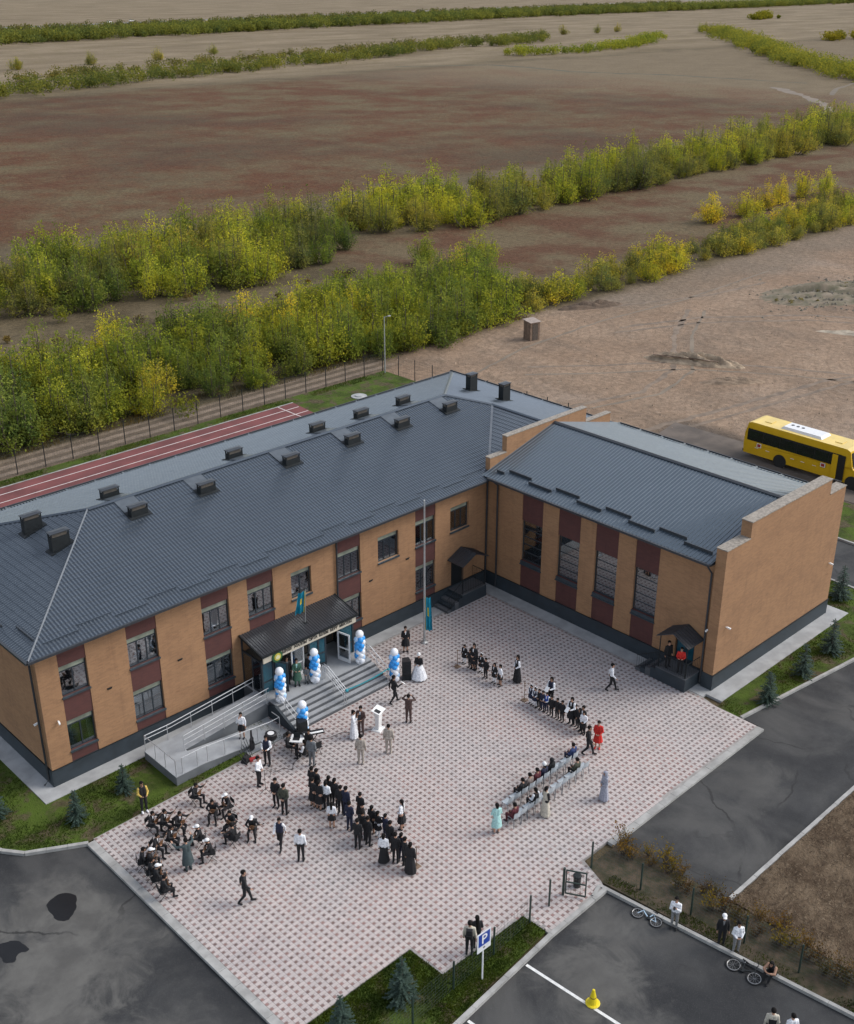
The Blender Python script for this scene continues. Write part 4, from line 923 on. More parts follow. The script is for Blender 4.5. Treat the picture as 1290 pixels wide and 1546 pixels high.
# ---------------------------------------------------------------- flags
def cloth(w, h, folds, amp, seed):
    rnd = random.Random(seed); b = MB(); nu, nv = 14, 16; ph = [rnd.uniform(0, 6) for _ in range(4)]
    for j in range(nv+1):
        v = j/nv
        for i in range(nu+1):
            u = i/nu; k = .35+.65*v
            b.v.append((w*u*(.75+.25*v), amp*k*math.sin(folds*u*6.28+ph[0]+v*1.5)+.3*amp*math.sin(9*v+ph[1]+4*u), -h*v - .22*w*u + .03*math.sin(5*u+ph[2])))
    for j in range(nv):
        for i in range(nu):
            b.f.append((j*(nu+1)+i, j*(nu+1)+i+1, (j+1)*(nu+1)+i+1, (j+1)*(nu+1)+i)); b.m.append(1 if (i in (5,6,7) and 5 <= j <= 8) or i == 0 else 0)
    return b
fp = thing('flagpole', 'tall thin pale flagpole on the paving in front of the facade', 'flagpole', (-7.99,-2.7,0))
MB().tube([(0,0,.1),(0,0,4.5),(0,0,9.1)], [.065,.05,.032], 10).build('pole', MT['lampmetal'], fp); MB().lathe([(.22,0),(.22,.05),(.10,.12),(.085,.30)], 12).build('base', MT['lampmetal'], fp)
MB().ball((0,0,9.14), .06).build('finial', MT['lampmetal'], fp); MB().tube([(.09,-.01,.9),(.06,-.01,9.0)], .006, 4).build('halyard', MT['white'], fp)
o = cloth(.42, 2.2, 2.2, .08, 3).build('flag', [MT['flagblue'], MT['flagyellow']], None, True, loc=(-7.93,-2.72,3.05)); o.rotation_euler = (0,0,R_(-40)); tag(o, 'limp sky-blue flag with gold pattern low on the tall flagpole', 'flag')
fs = thing('canopy_flagstaff', 'short leaning flagstaff fixed to the dark entrance canopy', 'flagpole', (-15.35,-1.05,3.62))
MB().tube([(0,0,0),(.16,.05,2.0)], [.02,.014], 6).build('pole', MT['lampmetal'], fs); MB().box(-.10, .10, -.10, .10, -.02, .03).build('base', MT['dark'], fs)
o = cloth(.50, 1.30, 1.8, .08, 8).build('flag', [MT['flagblue'], MT['flagyellow']], None, True, loc=(-15.22,-1.0,5.50)); o.rotation_euler = (0,R_(-5),R_(150)); tag(o, 'limp sky-blue flag hanging from the staff on the entrance canopy', 'flag')
# ================================================================== VEGETATION
def leaf_cards(P, size, rnd, up=.35):
    """n small quads with random orientation at points P -> verts, faces"""
    n = len(P); d = rnd.normal(size=(n, 3)); d[:, 2] += up; d /= np.linalg.norm(d, axis=1)[:, None]
    r = rnd.normal(size=(n, 3)); a = np.cross(d, r); a /= np.linalg.norm(a, axis=1)[:, None]; b = np.cross(d, a)
    s = size*rnd.uniform(.6, 1.35, n)[:, None]; asp = rnd.uniform(.45, .8, n)[:, None]
    a = a*s*.5; b = b*s*.5*asp
    V = np.stack([P-a-b*.3, P-b, P+a+b*.1, P+b], 1).reshape(-1, 3)
    F = np.arange(n*4).reshape(n, 4); return V, F
def fast_mesh(name, V, F, mats):
    me = bpy.data.meshes.new(name); me.from_pydata(V.tolist(), [], F.tolist())
    for m in mats: me.materials.append(m)
    me.update(); return me
def tree_proto(seed, h, wr, n_st, n_br, per, size):
    """ragged many-stemmed willow: several stools of different height, leafy shoots rising from each, green to the ground"""
    rnd = np.random.default_rng(seed); tb = MB(); P = []
    for st_ in range(n_st):
        a0 = 2*math.pi*st_/n_st + rnd.uniform(-.7, .7); ro = wr*rnd.uniform(.15, .75) if st_ else 0.; cx, cy = ro*math.cos(a0), ro*math.sin(a0); sh = h*(rnd.uniform(.45, .92) if st_ else 1.); sr = wr*rnd.uniform(.35, .6)
        tb.tube([(cx*.5,cy*.5,-.1), (cx*.9,cy*.9,sh*.35), (cx,cy,sh*.8)], [h*.014, h*.010, h*.003], 5, cap=False)
        for s in range(n_br):
            a = rnd.uniform(0, 2*math.pi); k = rnd.uniform(.0, 1)**.55; out = sr*k; top = sh*rnd.uniform(.45, 1.0)*(1-.45*k*k); lx, ly = rnd.normal()*.12*sr, rnd.normal()*.12*sr
            p0 = Vector((cx*.7, cy*.7, 0)); p1 = Vector((cx+out*.8*math.cos(a), cy+out*.8*math.sin(a), top*.45)); p2 = Vector((cx+out*math.cos(a)+lx, cy+out*math.sin(a)+ly, top))
            if s < 5: tb.tube([p0, p1, p2], [h*.007, h*.005, h*.0015], 3, cap=False)
            m = int(per*rnd.uniform(.6, 1.4)*(.5+.5*top/h)); t = (rnd.uniform(.12, 1.04, m)**.8)[:, None]; q0, q1, q2 = (np.array(v) for v in (p0, p1, p2)); c = (1-t)**2*q0 + 2*t*(1-t)*q1 + t*t*q2
            sp = .09 + .22*np.sin(np.clip(t, 0, 1)*math.pi)**.6; d = rnd.normal(size=(m, 3)); d[:, 2] *= 1.2; P.append(c + d*sp)
    P = np.concatenate(P); P = P[P[:, 2] > .10]
    V, F = leaf_cards(P, size, rnd)
    return tb.mesh('trunk', MT['bark']), fast_mesh('crown', V, F, [MT['leaf']])
PROTO = [tree_proto(100+i, 5.6, 2.5+.2*(i % 4), 4+i % 3, 16, 62, .19) for i in range(12)]
BUSH = [tree_proto(200+i, 3.4, 2.0, 4, 12, 52, .17) for i in range(7)]
def inpoly(x, y, poly): return bool(inside(np.array([x]), np.array([y]), poly)[0])
def poisson(poly, d, n, seed, tries=9000):
    rnd = random.Random(seed); xs = [p[0] for p in poly]; ys = [p[1] for p in poly]; pts = []
    for _ in range(tries):
        x = rnd.uniform(min(xs), max(xs)); y = rnd.uniform(min(ys), max(ys))
        if not inpoly(x, y, poly): continue
        if all((x-a)**2+(y-b)**2 > d*d for a, b in pts): pts.append((x, y))
        if len(pts) >= n: break
    return pts
GREENS = [(0.202,0.246,0.045), (0.241,0.280,0.045), (0.168,0.211,0.051), (0.297,0.314,0.045), (0.213,0.249,0.060)]
YELS = [(0.389,0.373,0.048), (0.335,0.351,0.051), (0.432,0.373,0.054), (0.292,0.319,0.051)]
OLIVE = [(0.246,0.241,0.063), (0.202,0.207,0.063), (0.291,0.274,0.066), (0.224,0.235,0.060)]
CNAME = {}
for cs_, ns_ in ((GREENS, ('mid-green','bright green','dark green','yellow-green','soft green')), (YELS, ('golden','lime-yellow','bright yellow','pale lime')), (OLIVE, ('olive','dark olive','pale olive','dull green'))):
    for c_, n_ in zip(cs_, ns_): CNAME[c_] = n_
def plant(pts, protos, hr, ref, cols, name, label, group, seed, ysel=None):
    rnd = random.Random(seed); xs_ = sorted(p[0] for p in pts)
    for (x, y) in pts:
        tm, cm = rnd.choice(protos); s = rnd.uniform(*hr)/ref; c = rnd.choice(cols); k = rnd.uniform(.85, 1.15)
        f_ = (s*ref-hr[0])/(hr[1]-hr[0]); sz = 'tall' if f_ > .66 else ('low' if f_ < .33 else 'middling'); q_ = xs_.index(x)/max(1, len(xs_)-1)
        lb = label.replace('#', sz+' '+CNAME.get(c, 'green')) + ('' if len(pts) < 4 else (', toward its left end' if q_ < .25 else ', left of its middle' if q_ < .5 else ', right of its middle' if q_ < .75 else ', toward its right end'))
        t = tag(ob(name, None, None, (x, y, -.16), rnd.uniform(0, 6.28)), lb, 'bush' if 'bush' in name else 'tree', group); w = s*rnd.uniform(.9, 1.2); t.scale = (w, w, s)
        ob('trunk', tm, t); o = ob('crown', cm, t); o.color = (c[0]*k, c[1]*k, c[2]*k, 1)
NF = [(-22,42.6),(6,42.6),(28,41.2),(38,40.0),(50,42),(56,50),(60,60),(46,62),(30,59),(8,60),(-22,58)]
pts = poisson(NF, 2.9, 140, 11)
mid = [p for p in pts if random.random() < .84]; yel = [p for p in pts if p not in mid]
plant(mid, PROTO, (4.2, 7.0), 5.6, GREENS, 'willow_tree', '# tree in the thicket behind the fence', 'green trees of the thicket behind the fence', 1)
plant(yel, PROTO, (4.8, 6.2), 5.6, YELS, 'willow_tree', '# autumn tree in the thicket behind the fence', 'yellowing trees of the thicket behind the fence', 2)
SL = [(-14,86),(6,80),(17,78),(32,73),(50,76),(60,84),(66,101),(34,103),(12,99),(-14,99)]
pts = poisson(SL, 3.3, 84, 12)
plant(pts, PROTO, (4.8, 7.8), 5.6, GREENS[:3]+YELS[1:2]+OLIVE[:2], 'willow_tree', '# tree in the left part of the second belt', 'trees of the second belt, left half', 3)
SR = [(67,90),(71,84),(81,80.5),(97,83),(115,83.5),(138,86),(160,86),(187,87),(216,88.5),(262,93),(262,110),(216,105),(160,102),(115,100),(90,100),(68,101)]
pts = poisson(SR, 3.6, 128, 13)
plant(pts, PROTO, (5.2, 8.8), 5.6, OLIVE+YELS[1:2]+GREENS[3:4]+YELS[3:], 'willow_tree', '# tree in the right part of the second belt', 'trees of the second belt, right half', 4)
NR = [(52,42),(63,42.6),(75,41.5),(87,43.5),(94,42.8),(108,41.3),(140,41.5),(140,52),(112,50),(98,47.5),(84,48),(66,48),(56,49)]
pts = poisson(NR, 2.5, 84, 14)
plant(pts, BUSH, (2.2, 4.6), 3.4, YELS[:3]+OLIVE+YELS[3:], 'roadside_bush', '# bush in the row edging the bare yard', 'bushes edging the bare yard', 5)
for (x, y, c) in ((121,57,YELS[0]),(128,58,YELS[2]),(135,59,YELS[2]),(142,60,YELS[0]),(148,58,YELS[1]),(112,58,YELS[2]),(60,68,YELS[3]),(66,64,GREENS[3])):
    plant([(x, y)], PROTO, (5.0, 6.2), 5.6, [c], 'willow_tree', '# tree standing alone between the two tree belts', 'trees between the two belts', int(x))
# far belts: nobody could count these
def belt(name, line, width, h, dens, size, col, seed, m=110):
    rnd = np.random.default_rng(seed); P = []
    for (x0, y0), (x1, y1) in zip(line[:-1], line[1:]):
        ln = math.hypot(x1-x0, y1-y0); n = int(ln*width*dens/10)
        for _ in range(n):
            t = rnd.uniform(); o = rnd.normal()*width*.28; ux, uy = (x1-x0)/ln, (y1-y0)/ln
            bx, by = x0+(x1-x0)*t-uy*o, y0+(y1-y0)*t+ux*o; bh = h*rnd.uniform(.45, 1.15); br = bh*rnd.uniform(.45, .8)
            q = rnd.normal(size=(m, 3)); q /= np.linalg.norm(q, axis=1)[:, None]; q *= rnd.uniform(.35, 1.08, m)[:, None]
            P.append(np.stack([bx+q[:, 0]*br, by+q[:, 1]*br, bh*.50+q[:, 2]*bh*.5-.1], 1))
    P = np.concatenate(P); V, F = leaf_cards(P, size, rnd); o = ob(name, fast_mesh(name, V, F, [MT['leaf']])); o.color = (*col, 1)
    tag(o, kind='stuff'); return o
belt('shrub_belt', [(90,316),(122,330),(166,345),(222,357),(266,372),(328,386),(407,418),(446,412),(510,440)], 17, 5.2, .75, .62, (.150,.165,.046), 1)
tag(bpy.data.objects['shrub_belt'], 'far belt of dark green shrubs beyond the russet field', 'shrubs')
tag(belt('shrub_belt', [(150,375),(246,400),(319,412),(437,446),(505,438)], 12, 4.2, .5, .62, (.150,.142,.052), 2), 'thin second row of shrubs right behind the far belt', 'shrubs')
tag(belt('shrub_belt', [(385,352),(424,341),(487,357),(564,396)], 11, 4.6, .9, .62, (.235,.260,.042), 3), 'short yellow-green shrub belt at the far field corner', 'shrubs')
tag(belt('shrub_belt', [(150,590),(347,634),(599,674),(781,702),(974,712),(1243,735),(1600,770)], 34, 7.5, .55, 1.05, (.150,.170,.048), 4), 'long distant tree line before the highway', 'trees')
tag(belt('shrub_belt', [(200,690),(458,740),(781,780),(1200,830)], 22, 5.5, .34, 1.05, (.120,.122,.050), 5), 'faint farthest row of trees behind the highway', 'trees')
tag(belt('shrub_belt', [(660,420),(585,356),(510,294),(438,233),(405,196),(370,160)], 16, 5.6, .9, .68, (.215,.225,.046), 6), 'diagonal yellow-green shrub belt at the upper right', 'shrubs')
tag(belt('shrub_belt', [(615,318),(680,300)], 16, 5.5, .4, 1.2, (.22,.20,.03), 7), 'small yellow shrub clump at the right picture edge', 'shrubs')
tag(belt('shrub_belt', [(860,520),(910,530)], 14, 6, .4, 1.3, (.2,.2,.03), 8), 'small yellow-green clump near the distant tree line', 'shrubs')
for i, (x, y) in enumerate(((560,466),(589,462),(613,465),(650,426),(664,431),(520,450),(250,440),(292,458),(178,430),(214,436))):
    plant([(x, y)], PROTO, (6, 8.5), 5.6, [OLIVE[i % 4]], 'lone_tree', '# tree standing alone on the far steppe', 'lone trees on the far steppe', 40+i)
for (nm, ln, w, hh, col, sd_) in (('undergrowth left of the lamp post along the thicket', [(-22,47),(6,47),(28,46),(40,46),(52,48)], 9, 2.6, (0.155,0.175,0.033), 21), ('undergrowth at the back of the thicket', [(-22,55),(8,56),(30,56),(46,58),(58,57)], 7, 2.8, (0.203,0.224,0.033), 22),
        ('undergrowth in the left half of the second belt', [(-12,92),(6,89),(20,88),(34,88),(48,89),(62,94)], 15, 2.8, (0.176,0.196,0.035), 23), ('undergrowth in the right half of the second belt', [(68,91),(82,87),(100,88),(120,89),(150,91),(187,93),(216,95),(262,98)], 8, 2.8, (0.230,0.238,0.044), 24),
        ('low scrub between the yard bushes', [(54,45),(66,45),(80,45),(96,45),(110,46),(140,46)], 5, 1.7, (0.270,0.259,0.050), 25), ('low dry scrub in the clearing behind the thicket', [(-15,70),(10,68),(30,65),(48,68)], 12, 1.1, (.150,.120,.055), 26)):
    tag(belt('undergrowth', ln, w, hh, .9 if hh > 2 else .5, .24, col, sd_, 330 if hh > 1.5 else 120), 'dense '+nm if 'under' in nm else nm, 'shrubs')
# ---------------------------------------------------------------- blue spruces
def spruce_mat():
    m, t, out = nt('spruce_needles'); n = noise(t, objc(t), 5., 3.)
    bsdf(t, out, mix(t, ramp(t, n, .3, .7), (.018,.036,.024), (.046,.076,.060)), .8, spec=.3); return m
MT['needle'] = spruce_mat()
def spruce(seed):
    rnd = np.random.default_rng(seed); tb = MB().tube([(0,0,-.05),(0,0,1.95)], [.045,.01], 6); P = []; b = MB()
    for k in range(26):
        z = .12 + 1.8*(k/26)**1.05; r = .62*(1-z/2.05)**.85 + .03; nb = max(5, int(11*(1-z/2.3)))
        for i in range(nb):
            a = rnd.uniform(0, 6.28); rr = r*rnd.uniform(.75, 1.12); e = Vector((rr*math.cos(a), rr*math.sin(a), z - .10*rr + rnd.uniform(-.02, .06))); s = Vector((0,0,z))
            nt_ = max(4, int(rr*26))
            for j in range(nt_):
                f = (j+.5)/nt_; c = s.lerp(e, f); w = (.035+.10*rr*(1-f*.6)); side = Vector((-math.sin(a), math.cos(a), 0))
                d = (e-s).normalized(); w2 = rnd.uniform(.6, 1.2)*w
                b.add([c - side*.0, c + side*w2 + d*w2*.7 + Vector((0,0,rnd.uniform(-.03,.02))), c + d*.05, c - side*w2 + d*w2*.7 + Vector((0,0,rnd.uniform(-.03,.02)))], [(0,1,2),(0,2,3)])
    return tb.mesh('trunk', MT['bark']), b.mesh('foliage', MT['needle'])
SPR = [spruce(i) for i in (1, 2, 3)]
for i, (x, y, h, lab) in enumerate([(1.17,-19.9,2.05,'nearest blue spruce on the gym lawn, beside the paving corner'), (4.87,-19.85,2.2,'second blue spruce from the paving along the gym end wall'), (8.27,-19.7,2.3,'third blue spruce along the gym end wall'),
        (14.6,-16.9,2.4,'blue spruce beyond the far corner of the gym'), (-30.47,-2.94,1.75,'blue spruce on the lawn at the school corner'), (-27.79,-2.6,1.65,'blue spruce on the lawn beside the ramp landing'),
        (-33.1,-.1,2.1,'blue spruce at the left picture edge by the school'), (-26.61,-21.0,2.15,'taller dark spruce on the lower lawn beside a fence post'), (-29.3,-20.6,1.95,'pale blue spruce cut by the bottom picture edge')]):
    t = thing('blue_spruce', lab, 'tree', (x, y, -.03), random.uniform(0, 6), 'young spruces on the lawns'); s = h/2.0; t.scale = (s*1.05, s*1.05, s)
    tm, fm = SPR[i % 3]; ob('trunk', tm, t); ob('foliage', fm, t)
# ---------------------------------------------------------------- dry shrubs along the fence strip
def dry_shrub(seed):
    rnd = np.random.default_rng(seed); tb = MB(); P = []
    for k in range(26):
        a = rnd.uniform(0, 6.28); r = rnd.uniform(.15, .6); h = rnd.uniform(.45, 1.05); p0 = Vector((rnd.normal()*.1, rnd.normal()*.1, -.03)); p1 = Vector((r*math.cos(a), r*math.sin(a), h)); m = p0.lerp(p1, .5)+Vector((0,0,.08))
        tb.tube([p0, m, p1], [.012,.008,.003], 3, cap=False)
        for j in range(9): P.append(np.array(m.lerp(p1, rnd.uniform(-.3, 1.05))) + rnd.normal(size=3)*.05)
    V, F = leaf_cards(np.array(P), .085, rnd); return tb.mesh('twigs', MT['bark']), fast_mesh('leaves', V, F, [MT['leaf']])
DS = [dry_shrub(i) for i in range(5)]
DRYC = [(.17,.105,.028), (.20,.145,.025), (.11,.065,.030), (.145,.085,.030), (.095,.075,.028)]
rnd = random.Random(5); ny = 0
for i in range(34):
    y = -21.5 - i*.42; x = -13.55 + (-.035*(y+21.5))*-.6 + rnd.uniform(-.55, .35); x = -13.65 + rnd.uniform(-.5, .45) + (.02*(-21.5-y))
    tm, lm = rnd.choice(DS); ci = rnd.randrange(5); t = tag(ob('dry_shrub', None, None, (x, y, -.05), rnd.uniform(0, 6)), ('rusty','golden','dark brown','russet','olive-brown')[ci]+' dry shrub in the fence strip, '+('by the open gate','below the gate','at the asphalt corner','beside the dug soil','toward the bottom edge')[i*5//34], 'shrub', 'dry shrubs along the fenced strip'); s = rnd.uniform(.7, 1.15); t.scale = (s, s, s)
    ob('twigs', tm, t); o = ob('leaves', lm, t); o.color = (*DRYC[ci], 1)
# ---------------------------------------------------------------- grass blades
def tufts(name, poly, n, col, seed, h=(.05,.11), z=-.03):
    rnd = np.random.default_rng(seed); xs = [p[0] for p in poly]; ys = [p[1] for p in poly]
    X = rnd.uniform(min(xs), max(xs), n*3); Y = rnd.uniform(min(ys), max(ys), n*3); k = inside(X, Y, poly)
    patch = np.sin(X*1.3+seed)+np.sin(Y*1.7-X*.6)+np.sin(X*.5+Y*.9+2); k &= patch + rnd.normal(size=len(X))*.7 > -.4
    X, Y = X[k][:n], Y[k][:n]; m = len(X); V = []
    a = rnd.uniform(0, 6.28, m); hh = rnd.uniform(*h, m); w = .018; lean = rnd.normal(size=(m, 2))*.04
    V = np.stack([np.stack([X-w*np.cos(a), Y-w*np.sin(a), np.full(m, z)], 1), np.stack([X+w*np.cos(a), Y+w*np.sin(a), np.full(m, z)], 1), np.stack([X+lean[:,0], Y+lean[:,1], z+hh], 1)], 1).reshape(-1, 3)
    o = ob(name, fast_mesh(name, V, np.arange(3*m).reshape(m, 3), [MT['leaf']])); o.color = (*col, 1); return tag(o, 'short green grass on the '+name.replace('_grass','').replace('_',' '), 'grass', kind='stuff')
tufts('west_lawn_grass', [(-30.98,-4.6),(-25.9,-4.45),(-19.6,-4.4),(-19.6,-.95),(-31.05,-.95),(-31.05,10),(-38.5,10),(-37.2,6),(-35.3,.8),(-33.8,-2.35),(-33.15,-3.2)], 26000, (.042,.066,.012), 1)
tufts('south_lawn_grass', LAWNS['south_lawn'], 20000, (.044,.068,.012), 2)
tufts('gym_lawn_grass', [(-1.1,-18.25),(-1.1,-19.55),(16.3,-21.6),(16.3,-10),(13.3,-10),(13.3,-18.25)], 18000, (.042,.062,.012), 3)
tufts('hedge_strip_grass', [(-16,-22.4),(-15.4,-22.4),(-13.9,-36),(-14.5,-36)], 4500, (.046,.068,.014), 4)
tufts('back_lawn_grass', [(-31,36.1),(24,36.1),(24,37.2),(-31,37.2)], 6000, (.070,.095,.018), 6, (.08,.2))
tufts('thicket_edge_grass', [(-22,41.6),(50,40.6),(50,43.5),(-22,44.5)], 9000, (.12,.095,.045), 7, (.2,.5), -.16)
# ================================================================== PEOPLE
def surface_nets(Fv, org, h):
    ins = Fv < 0; nx, ny, nz = Fv.shape
    cnt = np.zeros((nx-1, ny-1, nz-1), np.int8)
    cor = [(i, j, k) for i in (0,1) for j in (0,1) for k in (0,1)]
    sl = lambda A, c: A[c[0]:nx-1+c[0], c[1]:ny-1+c[1], c[2]:nz-1+c[2]]
    for c in cor: cnt += sl(ins, c)
    act = (cnt > 0) & (cnt < 8); I = np.argwhere(act); idx = -np.ones(act.shape, np.int64); idx[act] = np.arange(len(I))
    acc = np.zeros((len(I), 3)); num = np.zeros(len(I))
    for c in cor:
        for ax in range(3):
            if c[ax]: continue
            d = list(c); d[ax] = 1
            a = Fv[I[:,0]+c[0], I[:,1]+c[1], I[:,2]+c[2]]; b = Fv[I[:,0]+d[0], I[:,1]+d[1], I[:,2]+d[2]]
            k = (a < 0) != (b < 0); t = np.where(k, a/np.where(k, a-b, 1), 0); p = np.tile(np.array(c, float), (len(I), 1)); p[:, ax] += t
            acc[k] += p[k]; num[k] += 1
    V = (I + acc/num[:, None])*h + org; Q = []
    for ax in range(3):
        a = [slice(None)]*3; b = [slice(None)]*3; a[ax] = slice(0, -1); b[ax] = slice(1, None)
        e = ins[tuple(a)] != ins[tuple(b)]; E = np.argwhere(e); o1, o2 = [q for q in range(3) if q != ax]
        E = E[(E[:, o1] > 0) & (E[:, o2] > 0)]
        def cell(d1, d2):
            C = E.copy(); C[:, o1] -= d1; C[:, o2] -= d2; lim = np.array(act.shape)-1; C = np.minimum(C, lim); return idx[C[:,0], C[:,1], C[:,2]]
        q = np.stack([cell(1,1), cell(0,1), cell(0,0), cell(1,0)], 1)
        flip = ins[E[:,0], E[:,1], E[:,2]] ^ (ax == 1); q[~flip] = q[~flip][:, ::-1]; Q.append(q)
    Q = np.concatenate(Q); Q = Q[(Q >= 0).all(1)]; return V, Q
def dcap(P, a, b, ra, rb, s=(1,1,1)):
    s = np.array(s, float); a = np.array(a, float)*1.; b = np.array(b, float); ab = b-a; L2 = max((ab**2).sum(), 1e-9)
    t = np.clip(((P-a)@ab)/L2, 0, 1); d = (P - (a + t[..., None]*ab))/s; return np.sqrt((d**2).sum(-1)) - (ra + t*(rb-ra))
def smin(a, b, k): h = np.clip(.5 + .5*(b-a)/k, 0, 1); return b*(1-h) + a*h - k*h*(1-h)
SK, TOP, SLV, BOT, SHO, FRO = range(6)
BASE = dict(pel=(0,.0,.95), che=(0,0,1.32), nek=(0,.0,1.47), hd=(0,-.015,1.625),
            shL=(.175,0,1.40), elL=(.235,.03,1.13), wrL=(.245,-.03,.90), haL=(.24,-.06,.80), hpL=(.09,0,.93), knL=(.10,-.01,.50), anL=(.105,.03,.085), toL=(.125,-.13,.04))
def mk(**kw):
    j = dict(BASE)
    for k in list(BASE):
        if k.endswith('L'): j[k[:-1]+'R'] = (-BASE[k][0],)+BASE[k][1:]
    for k, v in kw.items():
        if k[-1] == 'B': j[k[:-1]+'L'] = v; j[k[:-1]+'R'] = (-v[0],)+tuple(v[1:])
        else: j[k] = v
    return j
WALK = dict(knL=(.09,-.17,.52), anL=(.09,-.26,.11), toL=(.10,-.42,.07), knR=(-.09,.02,.50), anR=(-.09,.27,.15), toR=(-.10,.16,.05), elL=(.23,.14,1.14), wrL=(.23,.16,.93), haL=(.23,.14,.84), elR=(-.23,-.05,1.12), wrR=(-.23,-.22,.96), haR=(-.23,-.29,.90))
SIT = dict(pel=(0,.06,.54), che=(0,.05,.90), nek=(0,.03,1.05), hd=(0,.0,1.195), hpB=(.09,.03,.51), knB=(.12,-.40,.51), anB=(.12,-.40,.085), toB=(.13,-.56,.04), shB=(.175,.04,.98), elB=(.24,.0,.72), wrB=(.14,-.22,.62), haB=(.10,-.30,.60))
PLAY = dict(SIT, che=(0,-.01,.89), nek=(0,-.06,1.03), hd=(0,-.11,1.165), shB=(.175,-.02,.97), elR=(-.29,-.10,.78), wrR=(-.13,-.25,.70), haR=(-.06,-.28,.68), elL=(.34,-.16,.84), wrL=(.44,-.30,.93), haL=(.47,-.33,.97), knB=(.16,-.40,.51), anB=(.17,-.38,.085), toB=(.20,-.54,.04)); PLAY.pop('elB', None); PLAY.pop('wrB', None); PLAY.pop('haB', None)
POSES = {
 'stand': mk(), 'stand2': mk(elB=(.235,.0,1.13), wrB=(.11,-.16,1.0), haB=(.035,-.19,.97)),
 'behind': mk(elB=(.25,.07,1.13), wrB=(.11,.16,.98), haB=(.03,.17,.94)),
 'camera': mk(elB=(.34,-.10,1.40), wrB=(.16,-.16,1.58), haB=(.09,-.15,1.64)),
 'camera2': mk(elB=(.21,-.10,1.14), wrB=(.08,-.26,1.33), haB=(.04,-.30,1.40)),
 'hand_face': mk(elR=(-.24,-.10,1.14), wrR=(-.09,-.20,1.42), haR=(-.06,-.16,1.52)),
 'arms_fwd': mk(elB=(.24,-.04,1.13), wrB=(.13,-.27,1.10), haB=(.08,-.34,1.12)),
 'mic': mk(elR=(-.22,-.07,1.14), wrR=(-.08,-.21,1.32), haR=(-.05,-.22,1.41), elL=(.235,.0,1.13), wrL=(.13,-.20,1.05), haL=(.08,-.26,1.06)),
 'conduct': mk(elB=(.38,-.13,1.36), wrB=(.46,-.35,1.46), haB=(.46,-.43,1.52)),
 'walk': mk(**WALK), 'walkgive': mk(**dict(WALK, elR=(-.25,-.10,1.15), wrR=(-.20,-.34,1.20), haR=(-.18,-.42,1.22))),
 'sit': mk(**SIT), 'sit_play': mk(**PLAY), 'sit_play2': mk(**dict(PLAY, knL=(.06,-.42,.58), anL=(-.12,-.50,.40), toL=(-.20,-.58,.32), knR=(-.13,-.42,.50), anR=(-.10,-.36,.085), toR=(-.12,-.52,.04))),
 'crouch': mk(pel=(0,.10,.24), che=(0,-.02,.58), nek=(0,-.10,.71), hd=(0,-.17,.83), hpB=(.09,.07,.22), knB=(.15,-.32,.48), anB=(.11,-.44,.085), toB=(.12,-.60,.04), shB=(.175,-.05,.66), elB=(.25,-.28,.52), wrB=(.10,-.42,.55), haB=(.03,-.44,.55)),
}
GH = .021
